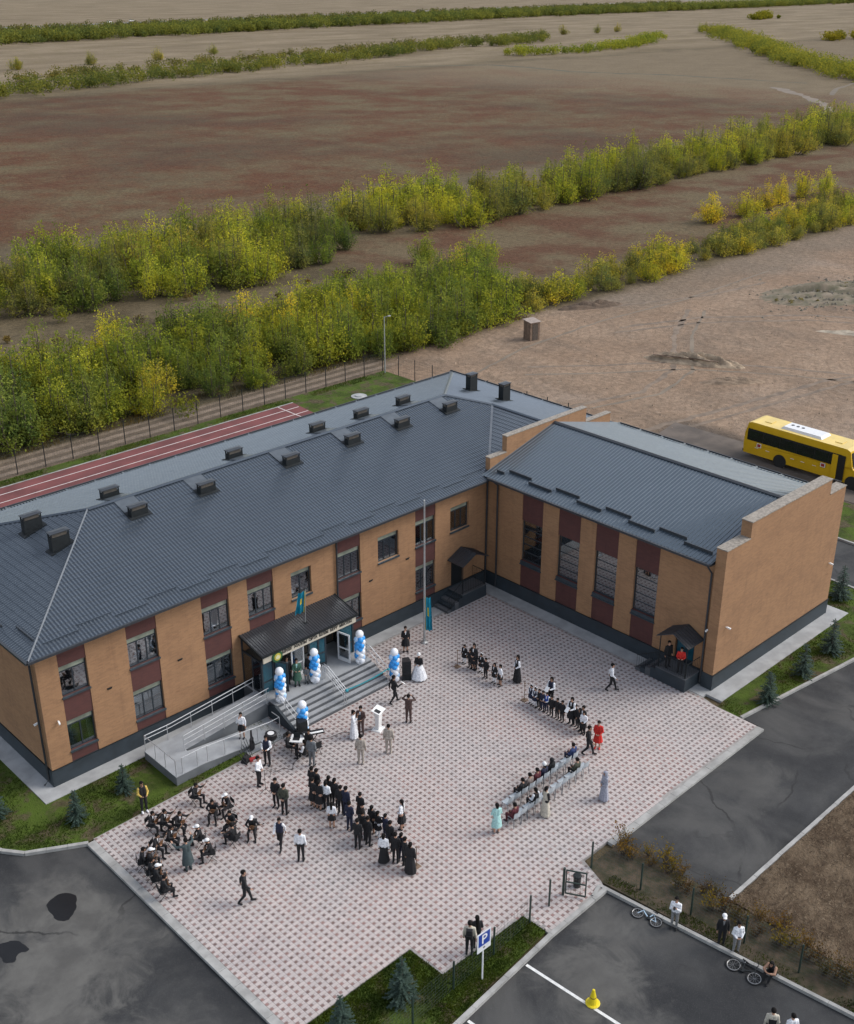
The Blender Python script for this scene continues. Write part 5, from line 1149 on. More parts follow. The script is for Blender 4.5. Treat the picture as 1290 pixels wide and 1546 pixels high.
def body_mesh(name, j):
    g = lambda k: np.array(j[k], float); pr = []          # (label, a, b, ra, rb, scale)
    dx = np.array([.062,0,0])
    for s in (-1, 1): pr.append((TOP, g('pel')+dx*s*1.05, g('che')+dx*s*1.25, .108, .112, (1,.92,1)))
    pr.append((TOP, g('shL')*.72+g('shR')*.28, g('shR')*.72+g('shL')*.28, .085, .085, (1,1,1)))
    pr.append((BOT, g('hpL')+np.array([0,.01,.02]), g('hpR')+np.array([0,.01,.02]), .112, .112, (1,1,1)))
    pr.append((SK, g('che')+np.array([0,0,.10]), g('nek')+np.array([0,-.005,.06]), .060, .052, (1,1,1)))
    hd = g('hd'); pr.append((SK, hd+np.array([0,.012,.035]), hd+np.array([0,.012,.036]), .088, .088, (.88,1.08,1)))
    pr.append((SK, hd+np.array([0,-.022,-.045]), hd+np.array([0,-.02,-.046]), .064, .064, (.9,1.05,1.05)))
    pr.append((SK, hd+np.array([0,-.085,.012]), hd+np.array([0,-.105,-.018]), .012, .016, (1,1,1)))     # nose
    for s in (-1, 1): pr.append((SK, hd+np.array([s*.080,.015,.005]), hd+np.array([s*.083,.02,-.02]), .016, .014, (.7,1,1)))   # ears
    for s in 'LR':
        sg = 1 if s == 'L' else -1
        pr += [(SLV, g('sh'+s), g('el'+s), .066, .052, (1,1,1)), (SLV, g('el'+s), g('wr'+s), .052, .038, (1,1,1))]
        w, hnd = g('wr'+s), g('ha'+s); d = hnd-w; d /= max(np.linalg.norm(d), 1e-6); sd_ = np.cross(d, [0,1,.3]); sd_ /= max(np.linalg.norm(sd_), 1e-6)
        pr += [(SK, w+d*.02, hnd, .030, .032, (1,1,1))]
        for q, ln in ((-1.2,.055),(-.4,.068),(.4,.064),(1.2,.052)): pr.append((SK, hnd+sd_*q*.013, hnd+sd_*q*.022+d*ln, .013, .011, (1,1,1)))
        pr.append((SK, w+d*.035+sd_*.02*sg, hnd+sd_*.055*sg+d*.015, .014, .012, (1,1,1)))
        pr += [(BOT, g('hp'+s), g('kn'+s), .092, .066, (1,1,1)), (BOT, g('kn'+s), g('an'+s)+np.array([0,0,.03]), .066, .048, (1,1,1))]
        an, to = g('an'+s), g('to'+s); pr += [(SHO, an+np.array([0,.025,-.03]), to, .046, .040, (1,1,1))]
    al = np.array([p for q in pr for p in (q[1], q[2])]); lo = al.min(0)-.17; hi = al.max(0)+.17
    n = np.ceil((hi-lo)/GH).astype(int)+1
    ax = [lo[i]+GH*np.arange(n[i]) for i in range(3)]; P = np.stack(np.meshgrid(*ax, indexing='ij'), -1)
    Fv = np.full(P.shape[:3], 1.0)
    for (lb, a, b, ra, rb, s) in pr:
        R = max(ra, rb) + .08; mn = np.minimum(a, b)-R; mx = np.maximum(a, b)+R
        i0 = np.maximum(((mn-lo)/GH).astype(int), 0); i1 = np.minimum(((mx-lo)/GH).astype(int)+2, n); S = tuple(slice(i0[q], i1[q]) for q in range(3))
        Fv[S] = smin(Fv[S], dcap(P[S], a, b, ra, rb, s), .022 if ra > .03 else .008)
    V, Q = surface_nets(Fv, lo, GH)
    V[:, 2] = np.maximum(V[:, 2], 0.)
    C = V[Q].mean(1); D = np.stack([dcap(C, a, b, ra, rb, s) - (.004 if lb in (SHO,) else 0) for (lb, a, b, ra, rb, s) in pr], 1); lab = np.array([p[0] for p in pr])[D.argmin(1)]
    ch = g('che'); rel = C - ch; lab[(lab == TOP) & (rel[:,1] < -.07) & (np.abs(rel[:,0]) < .012+.16*np.clip(rel[:,2]+.10, 0, .3)) & (rel[:,2] > -.10)] = FRO
    me = bpy.data.meshes.new(name); me.from_pydata(V.tolist(), [], Q.tolist())
    for _ in range(6): me.materials.append(None)
    me.polygons.foreach_set('material_index', lab.astype(int).tolist()); me.polygons.foreach_set('use_smooth', [True]*len(Q)); me.update(); return me
BODY = {k: body_mesh('body_'+k, v) for k, v in POSES.items()}
def sdf_mesh(name, fn, lo, hi, h, m):
    lo = np.array(lo); hi = np.array(hi); n = np.ceil((hi-lo)/h).astype(int)+1
    P = np.stack(np.meshgrid(*[lo[i]+h*np.arange(n[i]) for i in range(3)], indexing='ij'), -1); V, Q = surface_nets(fn(P), lo, h)
    me = bpy.data.meshes.new(name); me.from_pydata(V.tolist(), [], Q.tolist()); me.materials.append(m); me.polygons.foreach_set('use_smooth', [True]*len(Q)); me.update(); return me
def ell(P, c, r): q = (P-np.array(c))/np.array(r); k = np.sqrt((q**2).sum(-1)); return (k-1)*min(r)
def hair_fn(low, back=None):
    def f(P):
        d = ell(P, (0,.018,.045), (.098,.118,.108)); face = np.maximum(-(P[...,1]+.028), (P[...,2]-.075)); cut = np.maximum(low-P[...,2], 0)
        d = np.maximum(d, np.where((P[...,1] < -.028) & (P[...,2] < .070), .05, -.05)); d = np.maximum(d, low-P[...,2])
        if back:
            e = dcap(P, (0,.075,.0), (0,.10,back), .075, .05, (1.15,.6,1)); d = smin(d, e, .03)
        return d
    return f
HAIRM = mat('dark_hair', (.008,.0065,.006), .3, 12., .85, spec=.2); HATM = mat('white_cap_cloth', (.72,.72,.72), .06, 6., .8)
LO, HI = (-.17,-.20,-.20), (.17,.19,.22)
HAIR = {'short': sdf_mesh('hair', hair_fn(-.045), LO, HI, .017, HAIRM), 'bob': sdf_mesh('hair', hair_fn(-.10, -.09), LO, HI, .017, HAIRM),
        'long': sdf_mesh('hair', hair_fn(-.10, -.30), (-.17,-.2,-.42), HI, .018, HAIRM), 'vlong': sdf_mesh('hair', hair_fn(-.10, -.52), (-.17,-.2,-.64), HI, .019, HAIRM)}
CAPM = sdf_mesh('cap', lambda P: np.minimum(np.maximum(ell(P, (0,.015,.06), (.108,.125,.105)), .04-P[...,2]), ell(P, (0,-.12,.055), (.085,.095,.018))), LO, HI, .016, HATM)
TALLHAT = sdf_mesh('hat', lambda P: np.maximum(ell(P, (0,.01,.06), (.112,.128,.16)), .035-P[...,2]), LO, (.17,.19,.26), .017, HATM)
def scarf(m, nm):
    def f(P):
        d = ell(P, (0,.02,.03), (.112,.13,.13)); d = np.maximum(d, np.where((P[...,1] < -.055) & (P[...,2] < .07) & (np.abs(P[...,0]) < .065), .05, -.05)); return smin(d, dcap(P, (0,.04,-.06), (0,.06,-.20), .10, .15, (1.1,.8,1)), .05)
    return sdf_mesh('headscarf', f, (-.24,-.2,-.38), (.24,.24,.22), .02, m)
BOWM = MB().ball((.06,.06,.11), .055, 0, 7, 5).ball((-.06,.06,.11), .055, 0, 7, 5).ball((.10,.06,.14), .035, 0, 6, 4).ball((-.10,.06,.14), .035, 0, 6, 4).mesh('hair_bow', HATM, True)
FACEM = MB()
for s in (-1, 1): FACEM.ball((s*.034,-.078,.018), .012, 0, 6, 4); FACEM.box(s*.034-.02, s*.034+.02, -.094, -.080, .040, .046, 0)
FACEM.box(-.024, .024, -.094, -.080, -.052, -.042, 1)
FACEM = FACEM.mesh('face_features', [HAIRM, mat('lips', (.22,.07,.06), .1)])
def skirt(top, hem, r0, r1, folds=9, amp=.018, sy=.82):
    b = MB(); n = 36; m = 7
    for j in range(m+1):
        v = j/m; z = top+(hem-top)*v; r = r0+(r1-r0)*(v**.8)
        for k in range(n):
            t = 2*math.pi*k/n; q = r + amp*v*math.sin(folds*t); b.v.append((q*math.cos(t), q*math.sin(t)*sy, z))
    for j in range(m):
        for k in range(n): b.f.append((j*n+k, j*n+(k+1) % n, (j+1)*n+(k+1) % n, (j+1)*n+k)); b.m.append(0)
    me = b.mesh('skirt', [], True); me.materials.append(None); return me
SKIRT = {'short': skirt(1.03,.60,.150,.235), 'knee': skirt(1.05,.46,.150,.255), 'long': skirt(1.05,.07,.150,.285), 'wide': skirt(1.06,.10,.15,.50,11,.03,.95), 'coat': skirt(1.12,.42,.165,.27,5,.012), 'trouser': skirt(1.0,.12,.15,.26,2,.05)}
COLR = {'K':(.010,.010,.012),'N':(.012,.016,.040),'B':(.02,.07,.34),'W':(.74,.75,.78),'G':(.13,.14,.15),'g':(.20,.20,.20),'U':(.070,.040,.035),'E':(.36,.315,.27),'O':(.055,.058,.040),'M':(.085,.015,.022),
        'T':(.36,.60,.58),'L':(.29,.30,.36),'R':(.52,.022,.015),'S':(.045,.065,.070),'Y':(.52,.36,.08),'C':(.50,.46,.38),'F':(.045,.11,.075),'A':(.20,.16,.145),'P':(.50,.30,.20),'D':(.30,.17,.115),'n':(.025,.045,.13)}
CM = {k: mat('cloth_'+('a' if k.islower() else 'b')+k.lower(), v, .22, 14., .85, bump=.15) for k, v in COLR.items()}
SKINM = [mat('skin_tone', (.42,.24,.165), .08, 9., .55), mat('skin_tone_tan', (.33,.185,.12), .08, 9., .55)]
# outfit: top, sleeve, bottom, shoe, shirt front, (skirt style, colour)
OUT = {'suit':('K','K','K','K','K',None), 'suitcol':('K','K','K','K','W',None), 'navy':('N','N','N','K','N',None), 'navycol':('N','N','N','K','W',None), 'vest':('N','W','K','K','N',None), 'whiteshirt':('W','W','K','K','W',None),
 'olive':('O','O','K','K','O',None), 'yellowhood':('K','Y','K','W','K',None), 'gray':('G','G','G','K','G',None), 'slate':('S','S','S','K','S',('coat','S')), 'blackdress':('K','K','skin','K','W',('knee','K')), 'longdress':('K','K','K','K','K',('long','K')),
 'blouse_short':('W','W','skin','K','W',('short','K')), 'blouse_trousers':('W','W','K','K','W',None), 'blouse_wide':('W','W','K','K','W',('trouser','K')), 'blouse_skirt':('W','W','skin','K','W',('knee','K')), 'socks':('K','K','W','K','W',('short','K')), 'socksdress':('K','K','W','K','W',('short','K')),
 'whitedress':('W','W','W','W','W',('long','W')), 'brown':('U','U','U','K','W',None), 'beige':('E','E','E','E','E',None), 'whiteskirt':('K','K','W','W','K',('wide','W')), 'green':('F','F','F','K','T',('coat','F')), 'longvest':('K','W','K','K','W',('long','K')),
 'pinafore':('N','W','W','K','W',('short','N')), 'bluevest':('B','W','N','K','W',None), 'vestskirt':('K','W','K','K','W',('knee','K')), 'whiteback':('W','W','K','K','W',('short','K')), 'reddress':('R','R','skin','R','R',('knee','R')), 'greyrobe':('L','L','L','G','L',('long','L')),
 'mint':('T','T','skin','g','T',('coat','T')), 'creamvest':('C','K','K','K','C',('long','C')), 'red':('R','R','K','K','R',None), 'whitegray':('W','W','g','K','W',None), 'blackopen':('K','K','K','K','g',None), 'blacktop':('K','skin','K','K','K',None), 'creamvest2':('C','C','K','K','C',None),
 'backpack':('C','C','K','K','C',None), 'taupe':('A','A','G','K','A',None), 'maroon':('M','M','M','K','M',None), 'navyb':('n','n','N','K','n',None), 'olivem':('O','O','K','K','O',None)}
SCF = {}
def person(x, y, z, rz, pose, h, outfit, hair, label, group, rnd):
    o = ob('person', BODY[pose], None, (x, y, z), R_(rz)); s = h/1.75; o.scale = (s, s, s); tag(o, label, 'person', group or None)
    if h < 1.4: o.scale = (s*1.06, s*1.06, s)
    of = OUT[outfit]; sk = rnd.choice(SKINM)
    gm = lambda k: sk if k == 'skin' else CM[k]
    for i, m in enumerate((sk, gm(of[0]), gm(of[1]), gm(of[2]), gm(of[3]), gm(of[4]))): o.material_slots[i].link = 'OBJECT'; o.material_slots[i].material = m
    hd = Vector(POSES[pose]['hd'])
    if hair == 'scarf':
        k = 'L' if outfit == 'greyrobe' else 'K'
        if k not in SCF: SCF[k] = scarf(CM[k], k)
        ob('headscarf', SCF[k], o, hd)
    else:
        ob('hair', HAIR[{'cap':'short','hat':'bob','bow':'bob'}.get(hair, hair)], o, hd)
    if hair == 'cap': ob('cap', CAPM, o, hd)
    if hair == 'hat': ob('hat', TALLHAT, o, hd)
    if hair == 'bow': ob('hair_bow', BOWM, o, hd)
    ob('face_features', FACEM, o, hd)
    if of[5] and not pose.startswith('sit') and pose != 'crouch':
        k = ob('skirt', SKIRT[of[5][0]], o); k.material_slots[0].link = 'OBJECT'; k.material_slots[0].material = CM[of[5][1]]
    if outfit == 'backpack':
        b = MB(); b.hexa([(-.15,.10,1.02),(.15,.10,1.02),(.14,.28,1.04),(-.14,.28,1.04),(-.13,.10,1.44),(.13,.10,1.44),(.11,.22,1.42),(-.11,.22,1.42)]); b.box(-.11,.11,.262,.31,1.06,1.22)
        for q in (-1,1): b.bar((q*.10,.10,1.44),(q*.11,-.10,1.36),.04,.015); b.bar((q*.11,-.105,1.36),(q*.12,-.06,1.08),.04,.015)
        b.build('backpack', MT['blackp'], o)
    if outfit == 'creamvest2': MB().hexa([(-.13,.09,1.0),(.13,.09,1.0),(.13,.125,1.0),(-.13,.125,1.0),(-.15,.095,1.28),(.15,.095,1.28),(.15,.13,1.28),(-.15,.13,1.28)]).build('back_panel', CM['K'], o)
    return o
PEOPLE=[
(-28.61, -9.36, 0.0, 176, 'conduct', 1.76, 'slate', 'short', 'person in long slate coat with raised arms conducting the seated players', ''),
(-27.98, -12.72, 0.0, 56, 'walk', 1.78, 'suit', 'short', 'person in black suit striding alone across the lower left paving', ''),
(-24.82, -10.99, 0.0, -54, 'walk', 1.66, 'vest', 'short', 'person in dark waistcoat and white sleeves walking toward the camera', ''),
(-24.68, -12.3, 0.0, 131, 'stand', 1.74, 'whiteshirt', 'short', 'person in plain white shirt seen from behind, alone left of the long line', ''),
(-23.29, -9.3, 0.0, 116, 'behind', 1.76, 'olive', 'short', 'person in olive jacket with hands clasped behind the back', ''),
(-23.26, -8.62, 0.0, -64, 'stand2', 1.68, 'suit', 'short', 'person in black standing close beside the one in olive jacket', ''),
(-27.92, -4.62, 0.0, -14, 'arms_fwd', 1.74, 'yellowhood', 'short', 'person in black clothes with yellow sleeves at the lawn edge', ''),
(-21.63, -5.73, 0.0, -54, 'arms_fwd', 1.76, 'vest', 'short', 'singer in black waistcoat and white sleeves behind the taller microphone stand', ''),
(-22.87, -6.75, 0.0, 26, 'stand2', 1.7, 'whiteshirt', 'short', 'person in white shirt and black trousers beside the nearer microphone stand', ''),
(-21.36, -3.24, 0.0, -49, 'hand_face', 1.55, 'blouse_short', 'long', 'girl in white blouse and dark short skirt below the ramp railing', ''),
(-20.06, -7.3, 0.0, 116, 'stand', 1.74, 'gray', 'short', 'person in grey jacket and trousers at the head of the long dark line', ''),
(-21.54, -9.19, 0.0, 96, 'stand2', 1.75, 'suitcol', 'short', 'tall person in black with white scarf at the stairs end of long line', 'pupils and teachers in the long dark line'),
(-21.42, -9.39, 0.0, 91, 'stand2', 1.68, 'suitcol', 'short', 'person in black with white shawl, second at the stairs end of long line', 'pupils and teachers in the long dark line'),
(-21.97, -9.77, 0.0, 96, 'stand2', 1.66, 'blackdress', 'short', 'person in black knee-length dress at the outer left of long line', 'pupils and teachers in the long dark line'),
(-21.9, -10.14, 0.0, 101, 'stand2', 1.66, 'blackdress', 'bob', 'person in black flared dress, bare legs, rear of the long line', 'pupils and teachers in the long dark line'),
(-21.3, -10.15, 0.0, 106, 'stand2', 1.62, 'suit', 'long', 'long-haired girl in black in the front of long line', 'pupils and teachers in the long dark line'),
(-21.67, -10.39, 0.0, 111, 'stand2', 1.66, 'blouse_trousers', 'bob', 'person in pale grey-white rounded blouse inside the long line', 'pupils and teachers in the long dark line'),
(-21.25, -10.52, 0.0, 101, 'stand', 1.66, 'suit', 'bob', 'brown-haired person in black right of the pale grey-white blouse', 'pupils and teachers in the long dark line'),
(-22.29, -11.55, 0.0, 131, 'stand', 1.45, 'blouse_short', 'long', 'girl in white blouse and short black skirt standing behind the long line', 'pupils and teachers in the long dark line'),
(-21.36, -11.08, 0.0, 116, 'stand', 1.62, 'suitcol', 'short', 'boy in black suit with white collar in the middle of long line', 'pupils and teachers in the long dark line'),
(-21.3, -11.4, 0.0, 96, 'stand', 1.72, 'navy', 'short', 'tall boy in navy suit behind another navy suit in long line', 'pupils and teachers in the long dark line'),
(-21.82, -12.25, 0.0, 106, 'stand2', 1.64, 'navy', 'short', 'boy in navy jacket turned right at the break in long line', 'pupils and teachers in the long dark line'),
(-21.01, -12.07, 0.0, 101, 'stand2', 1.6, 'blackdress', 'short', 'person in black skirt alone just right of the line break', 'pupils and teachers in the long dark line'),
(-22.34, -13.42, 0.0, 116, 'stand2', 1.66, 'suit', 'short', 'nearest boy in black of the tight trio in long line', 'pupils and teachers in the long dark line'),
(-21.8, -13.15, 0.0, 111, 'stand2', 1.64, 'suit', 'short', 'middle boy in black of the tight trio in long line', 'pupils and teachers in the long dark line'),
(-21.87, -13.6, 0.0, 96, 'stand2', 1.64, 'suit', 'short', 'right boy in black of the tight trio in long line', 'pupils and teachers in the long dark line'),
(-21.2, -13.1, 0.0, 101, 'stand2', 1.56, 'blackdress', 'bob', 'girl in black dress, left of the pair with white socks', 'pupils and teachers in the long dark line'),
(-21.2, -13.5, 0.0, 91, 'arms_fwd', 1.48, 'socks', 'bob', 'girl in black pinafore with white socks holding a white paper', 'pupils and teachers in the long dark line'),
(-21.09, -13.89, 0.0, 86, 'stand2', 1.5, 'navycol', 'short', 'boy in navy blazer with white collar near the line end', 'pupils and teachers in the long dark line'),
(-21.38, -14.53, 0.0, 96, 'stand', 1.66, 'suit', 'short', 'tall boy in black just behind the navy blazer', 'pupils and teachers in the long dark line'),
(-22.13, -14.94, 0.0, 126, 'stand', 1.62, 'blouse_wide', 'bob', 'person in white blouse and wide black trousers at the line end', 'pupils and teachers in the long dark line'),
(-21.73, -15.27, 0.0, 116, 'stand2', 1.66, 'suit', 'short', 'boy in black right of the wide-trousered person', 'pupils and teachers in the long dark line'),
(-21.43, -15.32, 0.0, 96, 'stand2', 1.5, 'navycol', 'bob', 'child in navy with white bow near the line end', 'pupils and teachers in the long dark line'),
(-21.63, -15.77, 0.0, 76, 'stand2', 1.66, 'suit', 'short', 'last boy in black beside the brown line-end stand', 'pupils and teachers in the long dark line'),
(-21.7, -16.19, 0.0, 116, 'stand', 1.66, 'longdress', 'bob', 'person in long black dress at the very end of long line', 'pupils and teachers in the long dark line'),
(-20.04, -13.83, 0.0, -154, 'stand2', 1.66, 'blouse_skirt', 'vlong', 'woman with very long hair, white blouse, black skirt, facing the line', ''),
(-17.05, -6.96, 0.0, 36, 'mic', 1.66, 'whitedress', 'bob', 'host in long white dress beside the brown-suited host', ''),
(-16.63, -7.04, 0.0, -64, 'mic', 1.76, 'brown', 'short', 'host in brown suit standing left of the white lectern', ''),
(-18.21, -8.85, 0.0, 131, 'stand', 1.74, 'beige', 'short', 'left of two people in pale beige suits facing the stairs', ''),
(-16.64, -9.17, 0.0, 131, 'stand', 1.74, 'beige', 'short', 'right of two people in pale beige suits facing the stairs', ''),
(-14.12, -7.93, 0.0, 126, 'camera', 1.74, 'brown', 'short', 'person in brown suit with both hands raised to the head', ''),
(-13.47, -6.08, 0.0, 76, 'walkgive', 1.74, 'suit', 'short', 'person in loose black jacket stepping past the balloon column with a white sheet', ''),
(-10.86, -5.27, 0.0, -64, 'arms_fwd', 1.62, 'whiteskirt', 'hat', 'person in dark jacket and wide white skirt beside the loudspeaker', ''),
(-9.47, -2.68, 0.0, -34, 'hand_face', 1.68, 'blackdress', 'bob', 'person in black coat dress, hand to face, near the flagpole', ''),
(-17.26, -1.75, 0.9, -34, 'stand', 1.7, 'suitcol', 'short', 'person in black beside the dark left doorway of the porch', ''),
(-16.99, -2.26, 0.9, -29, 'arms_fwd', 1.68, 'green', 'bob', 'person in green robe in front of the white porch door', ''),
(-16.27, -2.44, 0.9, -54, 'stand', 1.74, 'suit', 'short', 'person in black behind the second balloon column', ''),
(-16.51, -2.46, 0.9, -49, 'stand2', 1.1, 'gray', 'short', 'small child in grey in front of the porch', ''),
(-7.9, -5.9, 0.0, -84, 'stand', 1.22, 'socksdress', 'bob', 'child at the post end of the far short line', 'small pupils in the far short line'),
(-7.97, -6.71, 0.0, -79, 'stand2', 1.66, 'blackdress', 'long', 'teacher in black with white front behind the far short line', 'small pupils in the far short line'),
(-8.04, -6.48, 0.0, -89, 'stand', 1.22, 'suit', 'short', 'second child from the post in the far short line', 'small pupils in the far short line'),
(-7.96, -6.81, 0.0, -84, 'stand2', 1.24, 'suit', 'short', 'third child from the post in the far short line', 'small pupils in the far short line'),
(-7.89, -7.21, 0.0, -89, 'stand2', 1.22, 'socksdress', 'bow', 'girl with white hair bow in the far short line', 'small pupils in the far short line'),
(-8.14, -7.8, 0.0, -89, 'stand', 1.3, 'suit', 'short', 'boy in black, third from the right end of far short line', 'small pupils in the far short line'),
(-8.15, -8.46, 0.0, -94, 'stand', 1.28, 'socksdress', 'long', 'girl in black dress next to the white blouse in far short line', 'small pupils in the far short line'),
(-8.12, -8.87, 0.0, -114, 'stand', 1.34, 'blouse_short', 'bob', 'child in white blouse and black shorts at the end of far short line', 'small pupils in the far short line'),
(-7.15, -9.26, 0.0, -109, 'stand2', 1.7, 'longvest', 'long', 'teacher in long black dress with white sleeves between the two right lines', ''),
(-8.2, -11.21, 0.0, -89, 'stand', 1.2, 'pinafore', 'bow', 'first small girl with white hair bows by the thin post', 'small pupils in the near right line'),
(-8.23, -11.53, 0.0, -89, 'stand2', 1.2, 'pinafore', 'bow', 'second small girl with white hair bows by the thin post', 'small pupils in the near right line'),
(-8.21, -11.78, 0.0, -89, 'stand2', 1.2, 'suit', 'short', 'small child in black just right of the bowed girls', 'small pupils in the near right line'),
(-8.23, -12.06, 0.0, -89, 'stand2', 1.24, 'navy', 'short', 'small child in navy left of the bright blue waistcoat', 'small pupils in the near right line'),
(-8.2, -12.32, 0.0, -89, 'arms_fwd', 1.24, 'bluevest', 'short', 'small child in bright blue waistcoat and white shirt', 'small pupils in the near right line'),
(-8.28, -12.71, 0.0, -89, 'stand', 1.26, 'suit', 'short', 'small boy in black right of the bright blue waistcoat', 'small pupils in the near right line'),
(-7.44, -11.95, 0.0, -89, 'arms_fwd', 1.68, 'vest', 'long', 'teacher in dark waistcoat and white sleeves behind the small girls', ''),
(-8.25, -13.08, 0.0, -94, 'stand', 1.28, 'suit', 'short', 'small boy in black standing with a gap on his left', 'small pupils in the near right line'),
(-8.25, -13.42, 0.0, -94, 'stand', 1.3, 'suit', 'short', 'small boy in black left of the teacher holding paper', 'small pupils in the near right line'),
(-8.1, -13.91, 0.0, -89, 'arms_fwd', 1.66, 'vestskirt', 'bob', 'teacher in dark waistcoat holding a white paper within the near right line', ''),
(-8.04, -14.13, 0.0, -94, 'stand', 1.3, 'suit', 'short', 'small boy in black right of the teacher holding paper', 'small pupils in the near right line'),
(-8.15, -14.49, 0.0, -99, 'stand', 1.3, 'suit', 'short', 'small boy in black next to the last of near right line', 'small pupils in the near right line'),
(-8.21, -14.76, 0.0, -99, 'stand2', 1.62, 'suitcol', 'short', 'taller pupil in black at the back end of near right line', 'small pupils in the near right line'),
(-8.33, -14.91, 0.0, -79, 'stand2', 1.4, 'whiteback', 'long', 'girl with white cape blouse and dark hair at the end of near right line', 'small pupils in the near right line'),
(-9.51, -16.19, 0.0, 31, 'walk', 1.74, 'suit', 'short', 'person in black suit walking beside the red dress', ''),
(-8.74, -16.18, 0.0, -64, 'stand2', 1.66, 'reddress', 'bob', 'woman in bright red dress alone at the right', ''),
(-4.1, -13.41, 0.0, 36, 'walk', 1.74, 'whiteshirt', 'short', 'person in white shirt and black trousers walking toward the gym porch', ''),
(-11.7, -18.93, 0.0, -114, 'stand2', 1.64, 'greyrobe', 'scarf', 'woman in long lavender-grey robe and headscarf at the far right', ''),
(-17.09, -17.0, 0.0, 151, 'arms_fwd', 1.66, 'mint', 'bob', 'woman in mint green coat dress left of the chairs', ''),
(-14.57, -17.76, 0.0, 76, 'stand2', 1.66, 'creamvest', 'bob', 'woman in long cream waistcoat standing behind the chairs', ''),
(-0.98, -15.64, 0.8, -64, 'arms_fwd', 1.62, 'red', 'bob', 'person in red jacket on the gym side porch', ''),
(-0.97, -14.81, 0.8, -24, 'stand', 1.66, 'suit', 'short', 'person in black on the gym side porch beside the red jacket', ''),
(-16.01, -26.01, -0.1, -69, 'camera2', 1.66, 'whitegray', 'bob', 'woman in white shirt and grey trousers holding a phone at the kerb', ''),
(-15.41, -27.88, -0.1, -49, 'stand', 1.64, 'blackopen', 'cap', 'boy in white cap and open black jacket on the kerb', ''),
(-15.32, -28.51, -0.1, -39, 'stand2', 1.64, 'whitegray', 'short', 'boy in white T-shirt and grey trousers beside the black bicycle', ''),
(-15.38, -30.17, -0.1, -89, 'crouch', 1.62, 'blacktop', 'long', 'dark-haired person in black top sitting on the kerb by the black bicycle', ''),
(-18.17, -31.75, -0.1, 126, 'stand', 1.7, 'creamvest2', 'short', 'person in cream jacket with black back at the bottom picture edge', ''),
(-17.83, -32.36, -0.1, 146, 'stand', 1.66, 'whitegray', 'short', 'person in white T-shirt at the bottom right picture edge', ''),
(-23.17, -21.22, 0.0, 126, 'stand', 1.74, 'backpack', 'short', 'person with dark backpack and pale sweatshirt near the parking sign', ''),
(-22.69, -21.16, 0.0, 146, 'stand2', 1.64, 'suit', 'vlong', 'dark-haired person in black beside the backpack wearer', ''),
(-20.28, -5.74, 0.0, 36, 'sit', 1.7, 'suit', 'short', 'person in black seated at the white sound table', ''),
(-20.07, -6.74, 0.0, -164, 'sit', 1.66, 'vestskirt', 'long', 'person in white blouse and long black skirt seated at the keyboard', ''),
(-19.66, -6.61, 0.0, -64, 'stand2', 1.62, 'suit', 'bob', 'person in black with tablet standing behind the loudspeaker near the sound table', ''),
(-25.85, -5.77, 0.0, 26, 'sit_play', 1.62, 'suit', 'short', 'lute player nearest the ramp lawn in the orchestra', 'MUS'),
(-25.89, -7.31, 0.0, -44, 'sit_play', 1.62, 'suit', 'short', 'lute player facing the camera with knees apart in the orchestra', 'MUS'),
(-25.16, -7.43, 0.0, -94, 'sit_play', 1.62, 'suit', 'cap', 'lute white-capped player at the back right in the orchestra', 'MUS'),
(-25.74, -8.53, 0.0, -69, 'sit_play2', 1.62, 'suit', 'short', 'lute player tucked between two others at the right in the orchestra', 'MUS'),
(-26.23, -9.42, 0.0, -164, 'sit_play', 1.62, 'suit', 'short', 'lute player with back to the camera in the orchestra', 'MUS'),
(-25.25, -9.49, 0.0, -44, 'sit_play', 1.62, 'suit', 'cap', 'lute white-capped player at the far right in the orchestra', 'MUS'),
(-27.35, -8.41, 0.0, -119, 'sit_play2', 1.62, 'suit', 'cap', 'lute upper white-capped player right of the conductor in the orchestra', 'MUS'),
(-27.54, -9.48, 0.0, -119, 'sit_play', 1.62, 'suit', 'cap', 'lute lower white-capped player right of the conductor in the orchestra', 'MUS'),
(-27.5, -6.97, 0.0, 11, 'sit_play2', 1.62, 'suitcol', 'short', 'lute player with lute neck pointing up right in the orchestra', 'MUS'),
(-27.93, -6.37, 0.0, 21, 'sit_play', 1.62, 'suitcol', 'short', 'lute player second from top in the left arc in the orchestra', 'MUS'),
(-28.4, -6.11, 0.0, 26, 'sit_play', 1.62, 'suitcol', 'short', 'lute player at the left arc top corner in the orchestra', 'MUS'),
(-28.32, -7.54, 0.0, 26, 'sit_play2', 1.62, 'suitcol', 'short', 'lute player with outstretched leg left of the conductor in the orchestra', 'MUS'),
(-29.06, -7.56, 0.0, 31, 'sit_play', 1.62, 'suitcol', 'short', 'lute player in the middle of the left arc in the orchestra', 'MUS'),
(-30.0, -7.94, 0.0, 61, 'sit_play', 1.62, 'suit', 'short', 'lute player at the left arc outer edge in the orchestra', 'MUS'),
(-29.79, -8.2, 0.0, 56, 'sit_play', 1.62, 'suit', 'cap', 'lute white-capped player in the left arc in the orchestra', 'MUS'),
(-30.08, -8.77, 0.0, 61, 'sit_play', 1.62, 'suit', 'bob', 'lute player third from the lower end of left arc in the orchestra', 'MUS'),
(-30.13, -9.28, 0.0, 66, 'sit_play', 1.62, 'suit', 'cap', 'lute white-capped player near the lower end of left arc in the orchestra', 'MUS'),
(-30.27, -10.08, 0.0, 76, 'sit_play', 1.62, 'suit', 'short', 'lute player at the lower end of the left arc in the orchestra', 'MUS'),
(-14.48, -16.21, 0.0, 178, 'sit', 1.64, 'suit', 'short', 'person in black jacket seated third in the front audience row', 'AUD'),
